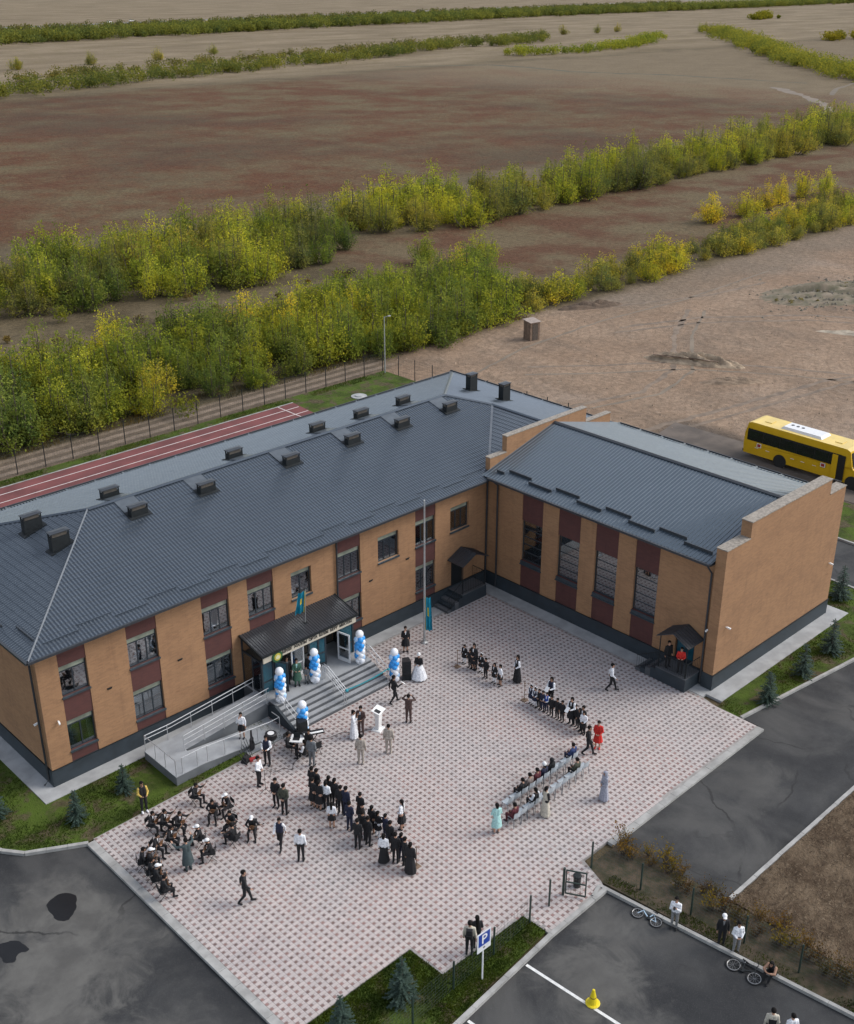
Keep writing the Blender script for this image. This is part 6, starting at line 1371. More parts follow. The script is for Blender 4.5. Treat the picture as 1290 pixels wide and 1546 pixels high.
(-13.95, -16.19, 0.0, 178, 'sit', 1.64, 'taupe', 'short', 'person in taupe seated fourth in the front audience row', 'AUD'),
(-13.41, -16.18, 0.0, 178, 'sit', 1.64, 'maroon', 'short', 'person in dark maroon seated fifth in the front audience row', 'AUD'),
(-12.87, -16.16, 0.0, 178, 'sit', 1.64, 'navy', 'hat', 'person in white hat seated in the front audience row', 'AUD'),
(-12.32, -16.15, 0.0, 178, 'sit', 1.64, 'suit', 'scarf', 'person in black headscarf seated in the front audience row', 'AUD'),
(-10.63, -16.1, 0.0, 178, 'sit', 1.64, 'navyb', 'short', 'person in blue jacket seated at the far end of front audience row', 'AUD'),
(-16.09, -17.18, 0.0, 178, 'sit', 1.64, 'maroon', 'short', 'person in maroon seated at the near end of rear audience row', 'AUD'),
(-14.59, -17.12, 0.0, 178, 'sit', 1.64, 'vestskirt', 'bob', 'person in white blouse seated in the rear audience row', 'AUD'),
(-11.41, -16.99, 0.0, 178, 'sit', 1.64, 'olivem', 'short', 'person in mottled olive top seated in the rear audience row', 'AUD'),
]
CHAIRS= [(-15.52, -16.24, 178), (-15.0, -16.22, 178), (-14.48, -16.21, 178), (-13.95, -16.19, 178), (-13.41, -16.18, 178), (-12.87, -16.16, 178), (-12.32, -16.15, 178), (-11.76, -16.13, 178), (-11.2, -16.12, 178), (-10.63, -16.1, 178), (-16.09, -17.18, 178), (-15.6, -17.16, 178), (-15.1, -17.14, 178), (-14.59, -17.12, 178), (-14.08, -17.1, 178), (-13.56, -17.08, 178), (-13.03, -17.06, 178), (-12.5, -17.04, 178), (-11.96, -17.02, 178), (-11.41, -16.99, 178), (-10.86, -16.97, 178)]
# things used by the musicians and the audience
def lute_proto():
    b = MB(); pr = [(-.01,-.02),(.07,.0),(.125,.06),(.135,.13),(.105,.22),(.05,.30),(.022,.34)]          # plan outline of the bowl
    n = len(pr); top = [(w, l) for w, l in pr] + [(-w, l) for w, l in reversed(pr)]
    b.prism(top, 0, .012, 0)
    prev = top; 
    for k, (sc, z) in enumerate(((.92,-.05),(.62,-.085))):
        cur_ = [(x*sc, .12+(y-.12)*sc) for x, y in top]; m = len(top); base = len(b.v)
        b.v += [(x, y, 0 if k == 0 else -.05) for x, y in prev] + [(x, y, z) for x, y in cur_]; b.f += [(base+i, base+(i+1) % m, base+m+(i+1) % m, base+m+i) for i in range(m)]; b.m += [0]*m; prev = cur_
    b.add([(x, y, -.085) for x, y in prev], [tuple(range(len(prev)))], 0)
    body = b.mesh('bowl', MT['instr']); neck = MB().box(-.016, .016, .30, .86, -.012, .016).mesh('neck', MT['wood']); hdm = MB().hexa([(-.02,.86,-.012),(.02,.86,-.012),(.026,.98,-.03),(-.026,.98,-.03),(-.02,.86,.012),(.02,.86,.012),(.026,.98,-.005),(-.026,.98,-.005)]).mesh('headstock', MT['blackp'])
    return body, neck, hdm
LUTE = lute_proto()
def stool_meshes():
    seat = MB().box(-.20,.20,-.19,.19,.43,.46).mesh('seat', MT['black']); back = MB().box(-.19,.19,.20,.23,.60,.84).mesh('backrest', MT['black'])
    l = []
    for s in (-1, 1): l.append(MB().tube([(s*.19,-.20,0),(s*.19,.22,.62),(s*.19,.22,.86)], .013, 5).mesh('leg', MT['dark'])); l.append(MB().tube([(s*.165,.22,0),(s*.165,-.18,.44)], .013, 5).mesh('leg', MT['dark']))
    return seat, back, l
STOOL = stool_meshes()
def chair_meshes():
    b = MB(); n = 8; prof = [(-.21,.445),(-.19,.46),(-.05,.445),(.10,.44),(.18,.46),(.215,.54),(.235,.68),(.25,.80),(.26,.84)]; w = .21
    for i, (y, z) in enumerate(prof):
        for k in range(5): u = -1+2*k/4; b.v.append((w*u*(1-.06*(i > 6)), y - (.035*u*u if i > 4 else 0), z + (.018*u*u if i < 5 else 0)))
    for i in range(len(prof)-1):
        for k in range(4): b.f.append((i*5+k, i*5+k+1, (i+1)*5+k+1, (i+1)*5+k)); b.m.append(0)
    seat = MB(); back = MB()
    seat.v = b.v[:25]; seat.f = [f for f in b.f if max(f) < 25]; seat.m = [0]*len(seat.f)
    back.v = b.v[20:]; back.f = [tuple(q-20 for q in f) for f in b.f if min(f) >= 20]; back.m = [0]*len(back.f)
    legs = [MB().tube([(sx*.17,sy*.16,.44),(sx*.215,sy*.22,0)], .014, 5).mesh('leg', MT['chairleg']) for sx in (-1,1) for sy in (-1,1)]
    return seat.mesh('seat', MT['chairwhite'], True), back.mesh('backrest', MT['chairwhite'], True), legs
CHR = chair_meshes()
prnd = random.Random(3)
for (x, y, z, rz, pose, h, outfit, hair, label, group) in PEOPLE:
    z0 = z
    if group == 'MUS':
        person(x, y, z, rz, pose, h, outfit, hair, label, 'seated lute orchestra', prnd); d = label[5:].replace(' in the orchestra', '')
        c, s_ = math.cos(R_(rz)), math.sin(R_(rz)); s = h/1.75
        t = thing('folding_chair', 'black folding chair under the lute '+d, 'chair', (x-.06*s_*s, y+.06*c*s, z), R_(rz), 'folding chairs of the orchestra'); t.scale = (s, s, s)
        ob('seat', STOOL[0], t); ob('backrest', STOOL[1], t)
        for l in STOOL[2]: ob('leg', l, t)
        lx, ly, lz = -.10, -.23, .66
        t = thing('lute', 'long-necked wooden lute held by the '+d, 'lute', (x+(lx*c-ly*s_)*s, y+(lx*s_+ly*c)*s, z+lz*s), 0, 'lutes of the orchestra')
        ob('bowl', LUTE[0], t); ob('neck', LUTE[1], t); ob('headstock', LUTE[2], t)
        vy = Vector((.57,-.10,.31)).normalized(); vz = Vector((0,-1,.15)); vz = (vz - vy*vz.dot(vy)).normalized(); vx = vy.cross(vz)
        t.rotation_euler = (Matrix.Rotation(R_(rz), 3, 'Z') @ Matrix((vx, vy, vz)).transposed()).to_euler(); t.scale = (s*.88,)*3
    else:
        if 'ramp railing' in label: z0 = .18
        person(x, y, z0, rz, pose, h, outfit, hair, label, {'AUD': 'seated audience'}.get(group, group), prnd)
for i, (x, y, rz) in enumerate(CHAIRS):
    row = 'front' if i < 10 else 'rear'; k = i if i < 10 else i-10
    ordn = ['first','second','third','fourth','fifth','sixth','seventh','eighth','ninth','tenth','eleventh'][k]
    t = thing('audience_chair', ordn+' pale plastic chair of the '+row+' audience row, counted from the mint coat', 'chair', (x, y, 0), R_(rz + prnd.uniform(-5, 5)), 'audience chairs in two rows')
    ob('seat', CHR[0], t); ob('backrest', CHR[1], t)
    for l in CHR[2]: ob('leg', l, t)
# ================================================================== PROPS
# ---------------------------------------------------------------- school bus
bus = thing('school_bus', 'yellow school bus with dark windows parked behind the gym', 'bus', (32.2,-4.8,-.13))
bw, x0b = 1.22, 0     # half width; local y: rear at +5.3, front toward -y
prof = [(5.35,.42),(5.40,1.2),(5.36,2.1),(5.18,2.95),(4.9,3.05),(-3.3,3.05),(-3.62,2.92),(-3.95,1.75),(-4.05,1.55),(-5.1,1.42),(-5.42,1.15),(-5.48,.5),(-5.3,.38)]
b = MB(); n = len(prof)
for s in (-1, 1):
    for (y, z) in prof:
        k = 1.0 if z < 2.2 else 1-.10*min(1, (z-2.2)/.85)**2
        if y < -4.0: k *= .93
        b.v.append((s*bw*k, y, z))
b.f = [tuple(range(n-1, -1, -1)), tuple(range(n, 2*n))] + [(i, (i+1) % n, n+(i+1) % n, n+i) for i in range(n)]; b.m = [0, 0] + [1 if i in (3, 4, 5) else 0 for i in range(n)]
b.build('body', [MT['yellow'], MT['busroof']], bus)
for s in (-1, 1):
    g = MB(); e = s*(bw+.012); g.add([(e,5.12,1.55),(e,-3.05,1.55),(e,-3.05,2.36),(e,5.12,2.36),(e*.985,5.1,2.52),(e*.985,-3.0,2.52)], [(0,1,2,3),(3,2,5,4)] if s > 0 else [(3,2,1,0),(4,5,2,3)]); w = g.build('window_band', MT['busglass'], bus)
    for y in (3.7, 2.2, .7, -.8, -2.0): MB().box(e-.006*0-.008, e+.008, y-.03, y+.03, 1.55, 2.36).build('pillar', MT['blackp'], w)
    for y in (2.05, -3.25-.85):
        o = thing('wheel', None, None); o.parent = bus; o.location = (s*(bw-.14), y, .47)
        MB().tube([(-.13,0,0),(.13,0,0)], .47, 20).build('tyre', MT['tyre'], o); MB().tube([(-.135,0,0),(.135,0,0)], .27, 14).build('rim', MT['rim'], o)
        MB().tube([(s*(bw-.3),y,.5),(s*(bw+.006),y,.5)], .56, 20).build('wheel_arch', MT['tyre'], bus)
    for y in (4.2,3.2,1.0,.1,-.9): MB().box(s*(bw+.004)-.006, s*(bw+.004)+.006, y-.16, y+.16, 1.02, 1.06).build('reflector', MT['white'], bus)
    for y in (4.0,-1.6):
        sg = MB().box(s*(bw+.004)-.006, s*(bw+.004)+.006, y-.20, y+.20, 1.12, 1.46).build('warning_plate', MT['white'], bus); MB().box(s*(bw+.013)-.004, s*(bw+.013)+.004, y-.14, y+.14, 1.17, 1.41).build('warning_mark', MT['red'], sg)
MB().box(-bw-.014, -bw+.002, -3.35, -2.55, .5, 2.5).build('door_opening', MT['blackp'], bus)
MB().bar((-bw-.03,-2.52,.5), (-bw-.03,-2.52,2.45), .05, .45).build('door_leaf', MT['yellow'], bus)
MB().box(-bw-.06, -bw+.1, -3.3, -2.6, .42, .50).build('step', MT['rim'], bus)
g = MB(); g.add([(-1.02,-3.66,2.78),(1.02,-3.66,2.78),(1.08,-3.99,1.75),(-1.08,-3.99,1.75)], [(0,1,2,3)]); o = g.build('windscreen', MT['busglass'], bus); o.location = (0,-.02,.01)
for s in (-1,1):
    MB().box(s*.85-.16, s*.85+.16, -5.50, -5.44, .72, .98).build('headlight', MT['drum'], bus); MB().bar((s*1.15,-4.0,1.7),(s*1.5,-4.3,2.0),.03).build('mirror_arm', MT['blackp'], bus); MB().box(s*1.5-.10, s*1.5+.10, -4.36, -4.28, 1.85, 2.25).build('mirror', MT['blackp'], bus)
    MB().box(s*1.0-.09, s*1.0+.09, 5.37, 5.43, .7, 1.1).build('tail_light', MT['red'], bus)
MB().hexa([(-.75,2.6,3.02),(.75,2.6,3.02),(.75,-1.0,3.02),(-.75,-1.0,3.02),(-.62,2.4,3.24),(.62,2.4,3.24),(.62,-.8,3.24),(-.62,-.8,3.24)][0:4][::-1] + [(-.62,-.8,3.24),(.62,-.8,3.24),(.62,2.4,3.24),(-.62,2.4,3.24)]).build('roof_unit', MT['drum'], bus)
for k in range(3): MB().lathe([(.13,3.245),(.13,3.26),(.05,3.262)], 10, (.1,2.0-.45*k)).build('fan', MT['blackp'], bus)
for y in (3.9,-2.2): MB().box(-.35, .35, y-.3, y+.3, 3.05, 3.10).build('roof_hatch', MT['busroof'], bus)
MB().box(-1.1, 1.1, 5.38, 5.5, .45, .62).build('bumper', MT['blackp'], bus); MB().box(-1.1, 1.1, -5.58, -5.46, .42, .60).build('bumper', MT['blackp'], bus)
# ---------------------------------------------------------------- fences
def fence(name, label, pts, h, z=-.03, pitch=None, wires=True, mat_=None, gap=()):
    r = thing(name, label, 'fence', (pts[0][0], pts[0][1], z)); o0 = Vector((pts[0][0], pts[0][1], 0)); mm = mat_ or MT['postgreen']; P = []
    if pitch:
        for a, b in zip(pts[:-1], pts[1:]):
            a = Vector((*a, 0)); b = Vector((*b, 0)); n = max(1, round((b-a).length/pitch)); P += [a + (b-a)*k/n for k in range(n)]
        P.append(Vector((*pts[-1], 0)))
    else: P = [Vector((*p, 0)) for p in pts]
    pm = MB().box(-.03, .03, -.03, .03, -.05, h).mesh('post', mm)
    for p in P: ob('post', pm, r, p-o0)
    if wires:
        for i, (a, b) in enumerate(zip(P[:-1], P[1:])):
            if i in gap: continue
            q = MB(); d = b-a; u = d.normalized()
            for k in range(9): z_ = .06 + (h-.14)*k/8; q.bar(a-o0+Vector((0,0,z_)), b-o0+Vector((0,0,z_)), .005)
            n = int(d.length/.2)
            for k in range(1, n): c = a-o0+d*k/n; q.bar(c+Vector((0,0,.06)), c+Vector((0,0,h-.08)), .004)
            q.build('mesh_panel', MT['wire'], r)
    return r
fence('back_fence', 'long thin-post wire fence behind the running track', [(-32.1,38.3),(-13.44,37.9),(24.4,37.2),(24.8,33.0),(26.1,15)], 2.05, -.1, 2.37, True, MT['dark'])
fence('right_fence', 'wire fence with dark green posts along the shrub strip', [(-15.74,-21.45),(-15.27,-23.76),(-14.94,-26.1),(-14.69,-28.5),(-14.46,-30.83),(-14.2,-33.2),(-14.0,-35.6)], 1.46)
fence('left_fence', 'dark green fence posts across the lower lawn and gate path', [(-18.85,-21.69),(-20.13,-21.74),(-22.47,-21.9),(-24.86,-22.02),(-27.14,-22.14),(-29.5,-22.3)], 1.46, gap=(0,))
gt_ = thing('open_gate', 'open dark green metal gate leaf at the paved path', 'gate', (-17.92,-21.67,0), math.atan2(-.75,.45))
MB().box(-.05, .05, -.05, .05, -.1, 1.46).build('hinge_post', MT['postgreen'], gt_)
b = MB(); b.box(.07, .12, -.025, .025, .1, 1.4); b.box(.92, .97, -.025, .025, .1, 1.4); b.box(.12, .92, -.025, .025, .1, .15); b.box(.12, .92, -.025, .025, 1.35, 1.4); b.box(.12, .92, -.025, .025, .72, .77); b.build('frame', MT['postgreen'], gt_)
b = MB()
for k in range(1, 8): b.bar((.12+.1*k,0,.15),(.12+.1*k,0,1.35),.005)
for k in range(1, 6): b.bar((.12,0,.15+.2*k),(.92,0,.15+.2*k),.005)
b.build('mesh_panel', MT['wire'], gt_)
bn = thing('litter_bin', 'small dark litter bin behind the open gate', 'bin', (-17.1,-21.75,0)); MB().lathe([(.15,0),(.17,.55),(.18,.56)], 12, cap=True).build('body', MT['blackp'], bn); MB().lathe([(.19,.555),(.19,.60),(.10,.62)], 12).build('rim', MT['dark'], bn)
# ---------------------------------------------------------------- parking sign
ps = thing('parking_sign', 'blue and white P parking sign on a white pole in the lower lawn', 'sign', (-23.71,-22.45,-.03), R_(-2))
MB().tube([(0,0,0),(0,0,2.4)], .032, 8).build('pole', MT['white'], ps)
pn = MB().box(-.36, .36, -.055, -.035, 1.58, 2.52).build('panel', MT['signback'], ps)
MB().box(-.30, .30, -.060, -.0555, 1.86, 2.46).build('blue_field', MT['bluesign'], pn)
text_mesh('P', .62, 'lettering', MT['white'], pn, (0,-.062,2.15), (R_(90),0,0), .003)
text_mesh('+', .22, 'lettering', MT['letter'], pn, (.0,-.0585,1.72), (R_(90),0,0), .002)
MB().box(-.2, .2, -.035, .02, 1.75, 1.79).build('bracket', MT['dark'], ps)
# ---------------------------------------------------------------- cone
cn = thing('traffic_cone', 'yellow traffic cone standing on the parking line', 'cone', (-21.44,-26.13,-.12))
MB().lathe([(.27,0),(.29,.03),(.26,.06),(.24,.065)], 14).build('base', MT['conegreen'], cn); MB().lathe([(.20,.06),(.135,.30),(.10,.47),(.055,.70),(.035,.72)], 14, mi=0).build('body', MT['conegreen'], cn)
MB().lathe([(.128,.335),(.093,.50)], 14, cap=False).build('band', mat('cone_band', (.10,.035,.02), .1), cn)
# ---------------------------------------------------------------- bicycles lying down
def bicycle(name, label, loc, rz, frame_m, saddle_m, flip=1, s=1.0):
    """built upright along x, then laid on its side"""
    r = thing(name, label, 'bicycle', loc); r.rotation_euler = (R_(82*flip), 0, rz); r.scale = (s, s, s)
    for x in (-.5, .5):
        w = ob('wheel', MB().mesh('wheel', MT['tyre']), r); me = MB()
        seg = 22; pts = [(x+.31*math.cos(2*math.pi*k/seg), 0, .31+.31*math.sin(2*math.pi*k/seg)) for k in range(seg+1)]; me.tube(pts, .024, 6, cap=False); w.data = me.mesh('wheel', MT['tyre'])
        q = MB(); pts = [(x+.265*math.cos(2*math.pi*k/seg), 0, .31+.265*math.sin(2*math.pi*k/seg)) for k in range(seg+1)]; q.tube(pts, .014, 5, cap=False)
        for k in range(10): a = 2*math.pi*k/10; q.bar((x,0,.31), (x+.26*math.cos(a),0,.31+.26*math.sin(a)), .005)
        q.build('rim', MT['rim'], w)
    f = MB(); A = (-.5,0,.31); B = (-.08,0,.32); Cc = (-.20,0,.68); D = (.30,0,.72); E_ = (.34,0,.60); G_ = (.5,0,.31)
    for p, q, w in ((A,B,.03),(A,Cc,.025),(B,Cc,.04),(B,E_,.05),(Cc,D,.045),(D,E_,.045),(E_,G_,.035)): f.bar(p, q, w)
    f.build('frame', frame_m, r); MB().hexa([(-.36,-.07,.76),(-.08,-.03,.76),(-.08,.03,.76),(-.36,.07,.76),(-.36,-.07,.80),(-.08,-.03,.79),(-.08,.03,.79),(-.36,.07,.80)]).build('saddle', saddle_m, r)
    MB().bar((-.20,0,.66),(-.22,0,.77),.028).build('seat_post', MT['steel'], r)
    h = MB(); h.bar((.30,0,.70),(.27,0,.90),.03); h.tube([(.24,-.30,.92),(.30,-.1,.91),(.30,.1,.91),(.24,.30,.92)], .014, 6); h.build('handlebar', MT['dark'], r)
    MB().tube([(-.08,-.03,.32),(-.08,.03,.32)], .09, 12).build('chainring', MT['dark'], r)
    for s_ in (-1,1): MB().bar((-.08,s_*.06,.32),(-.08+s_*.10,s_*.09,.32-s_*.10),.02).build('crank', MT['dark'], r)
bicycle('bicycle', 'white and blue bicycle lying against the parking kerb', (-16.62,-24.95,-.09), math.atan2(-.8,.12)+math.pi, mat('bike_white_blue', (.42,.55,.66), .2, 3., .4), MT['blackp'], 1, .85)
bicycle('bicycle', 'black bicycle lying on the asphalt beside the sitting person', (-16.25,-29.3,-.09), math.atan2(-1.15,-.02), MT['dark'], MT['blackp'], -1, .95)
# ---------------------------------------------------------------- plaza furniture
pd = thing('lectern', 'white slanted lectern on the open paving below the stairs', 'lectern', (-15.65,-7.26,0), R_(20))
MB().hexa([(-.30,-.26,0),(.30,-.26,0),(.30,.26,0),(-.30,.26,0),(-.28,-.24,.05),(.28,-.24,.05),(.28,.24,.05),(-.28,.24,.05)]).build('base', MT['white'], pd)
MB().hexa([(-.15,-.10,.05),(.15,-.10,.05),(.15,.10,.05),(-.15,.10,.05),(-.20,-.16,1.12),(.20,-.16,1.12),(.20,.10,1.18),(-.20,.10,1.18)]).build('column', MT['white'], pd)
MB().hexa([(-.34,-.27,1.10),(.34,-.27,1.10),(.34,.22,1.22),(-.34,.22,1.22),(-.34,-.27,1.14),(.34,-.27,1.14),(.34,.22,1.26),(-.34,.22,1.26)]).build('desk', MT['white'], pd)
MB().hexa([(-.26,-.20,1.158),(-.02,-.20,1.158),(-.02,.10,1.232),(-.26,.10,1.232),(-.26,-.20,1.168),(-.02,-.20,1.168),(-.02,.10,1.242),(-.26,.10,1.242)]).build('folder', MT['blackp'], pd)
def speaker(loc, rz, w, d, h, label, stand=0.):
    s = thing('loudspeaker', label, 'loudspeaker', loc, rz); MB().hexa([(-w/2,-d/2,stand),(w/2,-d/2,stand),(w*.36,d/2,stand),(-w*.36,d/2,stand),(-w/2,-d/2,stand+h),(w/2,-d/2,stand+h),(w*.36,d/2,stand+h),(-w*.36,d/2,stand+h)]).build('cabinet', MT['blackp'], s)
    MB().box(-w/2+.03, w/2-.03, -d/2-.012, -d/2-.001, stand+.04, stand+h-.04).build('grille', MT['dark'], s)
    MB().lathe([(.16,0),(.16,.02),(.10,.03)], 14).build('woofer', MT['black'], s, loc=(0,-d/2-.012,stand+h*.36)).rotation_euler = (R_(90),0,0); MB().box(-.11, .11, -d/2-.02, -d/2-.012, stand+h*.72, stand+h*.86).build('horn', MT['black'], s)
    for q in (-1,1): MB().bar((q*w/2,-.05,stand+h*.6),(q*w/2,.08,stand+h*.6),.03).build('handle', MT['dark'], s)
speaker((-11.35,-4.75,0), R_(-35), .52, .46, 1.22, 'tall black loudspeaker on the paving right of the stairs')
speaker((-19.05,-5.2,0), R_(-10), .50, .45, 1.18, 'tall black loudspeaker in front of the left balloon column')
tb = thing('sound_table', 'small white table with dark legs at the sound desk', 'table', (-19.68,-6.0,0), R_(-50))
MB().box(-.55, .55, -.32, .32, .71, .75).build('tabletop', MT['white'], tb)
for sx in (-1,1):
    for sy in (-1,1): MB().tube([(sx*.48,sy*.26,0),(sx*.48,sy*.26,.71)], .016, 6).build('leg', MT['dark'], tb)
lp = thing('laptop', 'black laptop open on the white sound table', 'laptop', (-19.88,-5.85,.752), R_(-50)); MB().box(-.17, .17, -.12, .12, 0, .02).build('keyboard', MT['blackp'], lp); MB().hexa([(-.17,.12,.02),(.17,.12,.02),(.17,.14,.02),(-.17,.14,.02),(-.17,.18,.25),(.17,.18,.25),(.17,.20,.25),(-.17,.20,.25)]).build('screen', MT['dark'], lp)
ky = thing('keyboard', 'dark electronic keyboard on a stand beside the loudspeaker', 'keyboard', (-19.0,-6.1,0), R_(-25)); MB().box(-.55, .55, -.16, .16, .80, .88).build('case', MT['blackp'], ky); MB().box(-.50, .50, -.15, -.02, .881, .89).build('keys', MT['white'], ky)
for s in (-1,1): MB().bar((s*.4,-.18,0),(-s*.4,.18,.80),.03).build('leg', MT['dark'], ky)
for (x, y, rz, lab) in ((-19.95,-5.35,R_(10),'black folding chair under the person at the sound table'), (-19.3,-6.7,R_(170),'black folding chair under the person at the keyboard')):
    t = thing('folding_chair', lab, 'chair', (x, y, 0), rz, 'folding chairs of the sound desk'); ob('seat', STOOL[0], t); ob('backrest', STOOL[1], t)
    for l in STOOL[2]: ob('leg', l, t)
def micstand(loc, rz, label, h=1.45):
    m_ = thing('microphone_stand', label, 'microphone stand', loc, rz); MB().tube([(0,0,.12),(0,0,h)], .011, 6).build('pole', MT['dark'], m_)
    for k in range(3): a = 2.1*k; MB().tube([(0,0,.22),(.32*math.cos(a),.32*math.sin(a),.01)], .010, 5).build('leg', MT['dark'], m_)
    MB().tube([(-.10,0,h-.04),(.45,0,h+.10)], .009, 5).build('boom', MT['dark'], m_); MB().tube([(.42,0,h+.09),(.58,0,h+.13)], [.014,.026], 8).build('microphone', MT['blackp'], m_)
micstand((-21.89,-6.39,0), R_(100), 'taller thin microphone stand in front of the waistcoated singer', 1.5); micstand((-22.97,-7.38,0), R_(170), 'nearer thin microphone stand beside the white-shirted singer', 1.3)
gc = thing('guitar_case', 'dark upright guitar case leaning at the ramp railing', 'case', (-21.45,-4.2,0), R_(20)); MB().lathe([(.02,0),(.19,.05),(.21,.30),(.15,.50),(.16,.68),(.08,.80),(.065,1.15),(.05,1.2)], 12, sy=.5).build('shell', MT['blackp'], gc); MB().box(-.03, .03, -.11, -.09, .45, .6).build('handle', MT['dark'], gc)
fc = thing('music_stand_bundle', 'bundle of folded dark stands on the lawn edge by the ramp', 'stands', (-22.2,-4.72,0), R_(30))
for k in range(6): a = -.6+.25*k; MB().bar((a*.5,-.2,.02+.02*k),(a*.8+.2,.3,.55+.05*k),.025).build('folded_leg', MT['dark'], fc)
MB().hexa([(-.3,-.15,0),(.3,-.2,0),(.35,.2,0),(-.25,.2,0),(-.2,-.1,.28),(.2,-.1,.22),(.2,.1,.3),(-.15,.1,.33)]).build('soft_bag', MT['black'], fc)
rc = thing('red_case', 'small red and white instrument case beside the folded stands', 'case', (-21.85,-4.95,0), R_(-20)); MB().box(-.26, .26, -.11, .11, 0, .13).build('shell', MT['red'], rc); MB().box(-.10, .10, -.112, -.108, .03, .10).build('patch', MT['white'], rc); MB().bar((-.07,-.12,.14),(.07,-.12,.14),.02).build('handle', MT['dark'], rc)
dr = thing('drum', 'black drum with white skin on a low stand by the ramp foot', 'drum', (-20.66,-4.78,0), 0); MB().lathe([(.26,.62),(.30,.70),(.30,.92),(.27,.94)], 18).build('shell', MT['blackp'], dr); MB().lathe([(.17,.942),(.17,.95)], 16).build('skin', MT['drum'], dr)
for k in range(3): a = 2.1*k+.4; MB().tube([(.08*math.cos(a),.08*math.sin(a),.63),(.30*math.cos(a),.30*math.sin(a),0)], .014, 5).build('leg', MT['dark'], dr)
for (x, y, lab) in ((-21.24,-16.08,'thin brown marker stand at the near end of the long dark line'), (-8.45,-5.89,'thin marker stand at the far short line of small pupils'), (-8.21,-10.75,'thin marker stand beside the small girls with white bows')):
    m_ = thing('marker_stand', lab, 'stand', (x, y, 0), 0, 'marker stands at the line ends'); MB().tube([(0,0,.04),(0,0,1.05)], .02, 6).build('pole', MT['wood'], m_); MB().hexa([(-.17,-.17,0),(.17,-.17,0),(.17,.17,0),(-.17,.17,0),(-.15,-.15,.04),(.15,-.15,.04),(.15,.15,.04),(-.15,.15,.04)]).build('base', MT['wood'], m_); MB().box(-.04,.04,-.03,.03,1.05,1.11).build('head', MT['wood'], m_)
cbl = MB(); cbl.tube([(-18.9,-5.6,.012),(-18.0,-6.1,.012),(-17.2,-6.2,.012),(-16.6,-6.8,.012),(-16.0,-7.0,.012),(-15.7,-7.2,.012)], .012, 5); tag(cbl.build('cable', MT['black']), 'black cable running over the paving to the lectern', 'cable')
cbl = MB(); cbl.tube([(-21.8,-6.4,.012),(-21.2,-6.5,.012),(-21.0,-6.9,.012),(-20.6,-6.5,.012),(-19.9,-6.3,.012)], .012, 5); tag(cbl.build('cable', MT['black']), 'black cable looping from the microphone stands to the sound table', 'cable')
def held(name, lab, cat, p, w, h, rz=0, tilt=50, m='white'):
    o = MB().box(-w/2, w/2, -h/2, h/2, -.004, .004).build(name, MT[m], None, loc=p); o.rotation_euler = (R_(tilt), 0, rz); tag(o, lab, cat)
def at_hand(idx_label, pose, name, lab, cat, w, h, m='white'):
    for r in PEOPLE:
        if r[8].startswith(idx_label):
            s = r[5]/1.75; hp = Vector(POSES[r[4]]['haR'])*.5 + Vector(POSES[r[4]]['haL'])*.5 + Vector((0,-.06,.03))
            if pose == 'R': hp = Vector(POSES[r[4]]['haR']) + Vector((0,-.05,.04))
            q = Matrix.Rotation(R_(r[3]), 3, 'Z') @ (hp*s); held(name, lab, cat, (r[0]+q.x, r[1]+q.y, r[2]+q.z), w, h, R_(r[3]), 40, m); return
at_hand('girl in black pinafore', 'M', 'paper_sheet', 'white paper held by the girl with white socks', 'paper', .2, .28)
at_hand('teacher in dark waistcoat holding', 'M', 'paper_sheet', 'white paper held by the teacher within the near right line', 'paper', .21, .3)
at_hand('person in loose black jacket', 'R', 'paper_sheet', 'white sheet held out beside the right balloon column', 'paper', .21, .28)
at_hand('teacher in dark waistcoat and', 'M', 'paper_sheet', 'white paper held by the teacher behind the small girls', 'paper', .24, .3)
at_hand('host in brown suit', 'M', 'host_folder', 'dark folder held by the host in brown suit', 'folder', .22, .3, 'blackp')
at_hand('woman in white shirt and grey', 'M', 'phone', 'dark phone held by the woman at the parking kerb', 'phone', .08, .15, 'blackp')
# conductor's baton
for r in PEOPLE:
    if r[4] == 'conduct':
        p = Matrix.Rotation(R_(r[3]), 3, 'Z') @ (Vector(POSES['conduct']['haR'])*(r[5]/1.75)); q = Matrix.Rotation(R_(r[3]), 3, 'Z') @ Vector((-.2,-.4,.15)); p = Vector((r[0], r[1], r[2])) + p
        tag(MB().tube([p, p+q], [.008,.004], 5).build('baton', MT['wood']), 'thin baton in the conductor\'s raised hand', 'baton')
# ---------------------------------------------------------------- yard and distance
sh = thing('wooden_shed', 'small brown wooden cabin standing alone on the bare yard', 'shed', (43.6,34.7,-.16), R_(-12)); k = 6
for i in range(k):
    for (a, b_) in ((0,0),(0,1),(1,0),(1,1)):
        u0 = -.62+1.24*i/k; u1 = u0+1.24/k-.012; e = .62
        bx_ = MB().box(u0, u1, (-e if b_ == 0 else e-.03), (-e+.03 if b_ == 0 else e), 0, 2.0+.012*(i % 2)) if a == 0 else MB().box((-e if b_ == 0 else e-.03), (-e+.03 if b_ == 0 else e), u0+.03*(i == 0), u1-.03*(i == k-1), 0, 2.0+.012*(i % 2))
        bx_.build('board', MT['wood'], sh)
MB().hexa([(-.72,-.74,1.98),(.72,-.74,1.98),(.72,.74,2.12),(-.72,.74,2.12),(-.72,-.74,2.03),(.72,-.74,2.03),(.72,.74,2.17),(-.72,.74,2.17)]).build('roof', mat('shed_roof', (.30,.24,.20), .2), sh)
MB().box(-.35, .35, -.645, -.621, .05, 1.8).build('door', MT['bark'], sh)
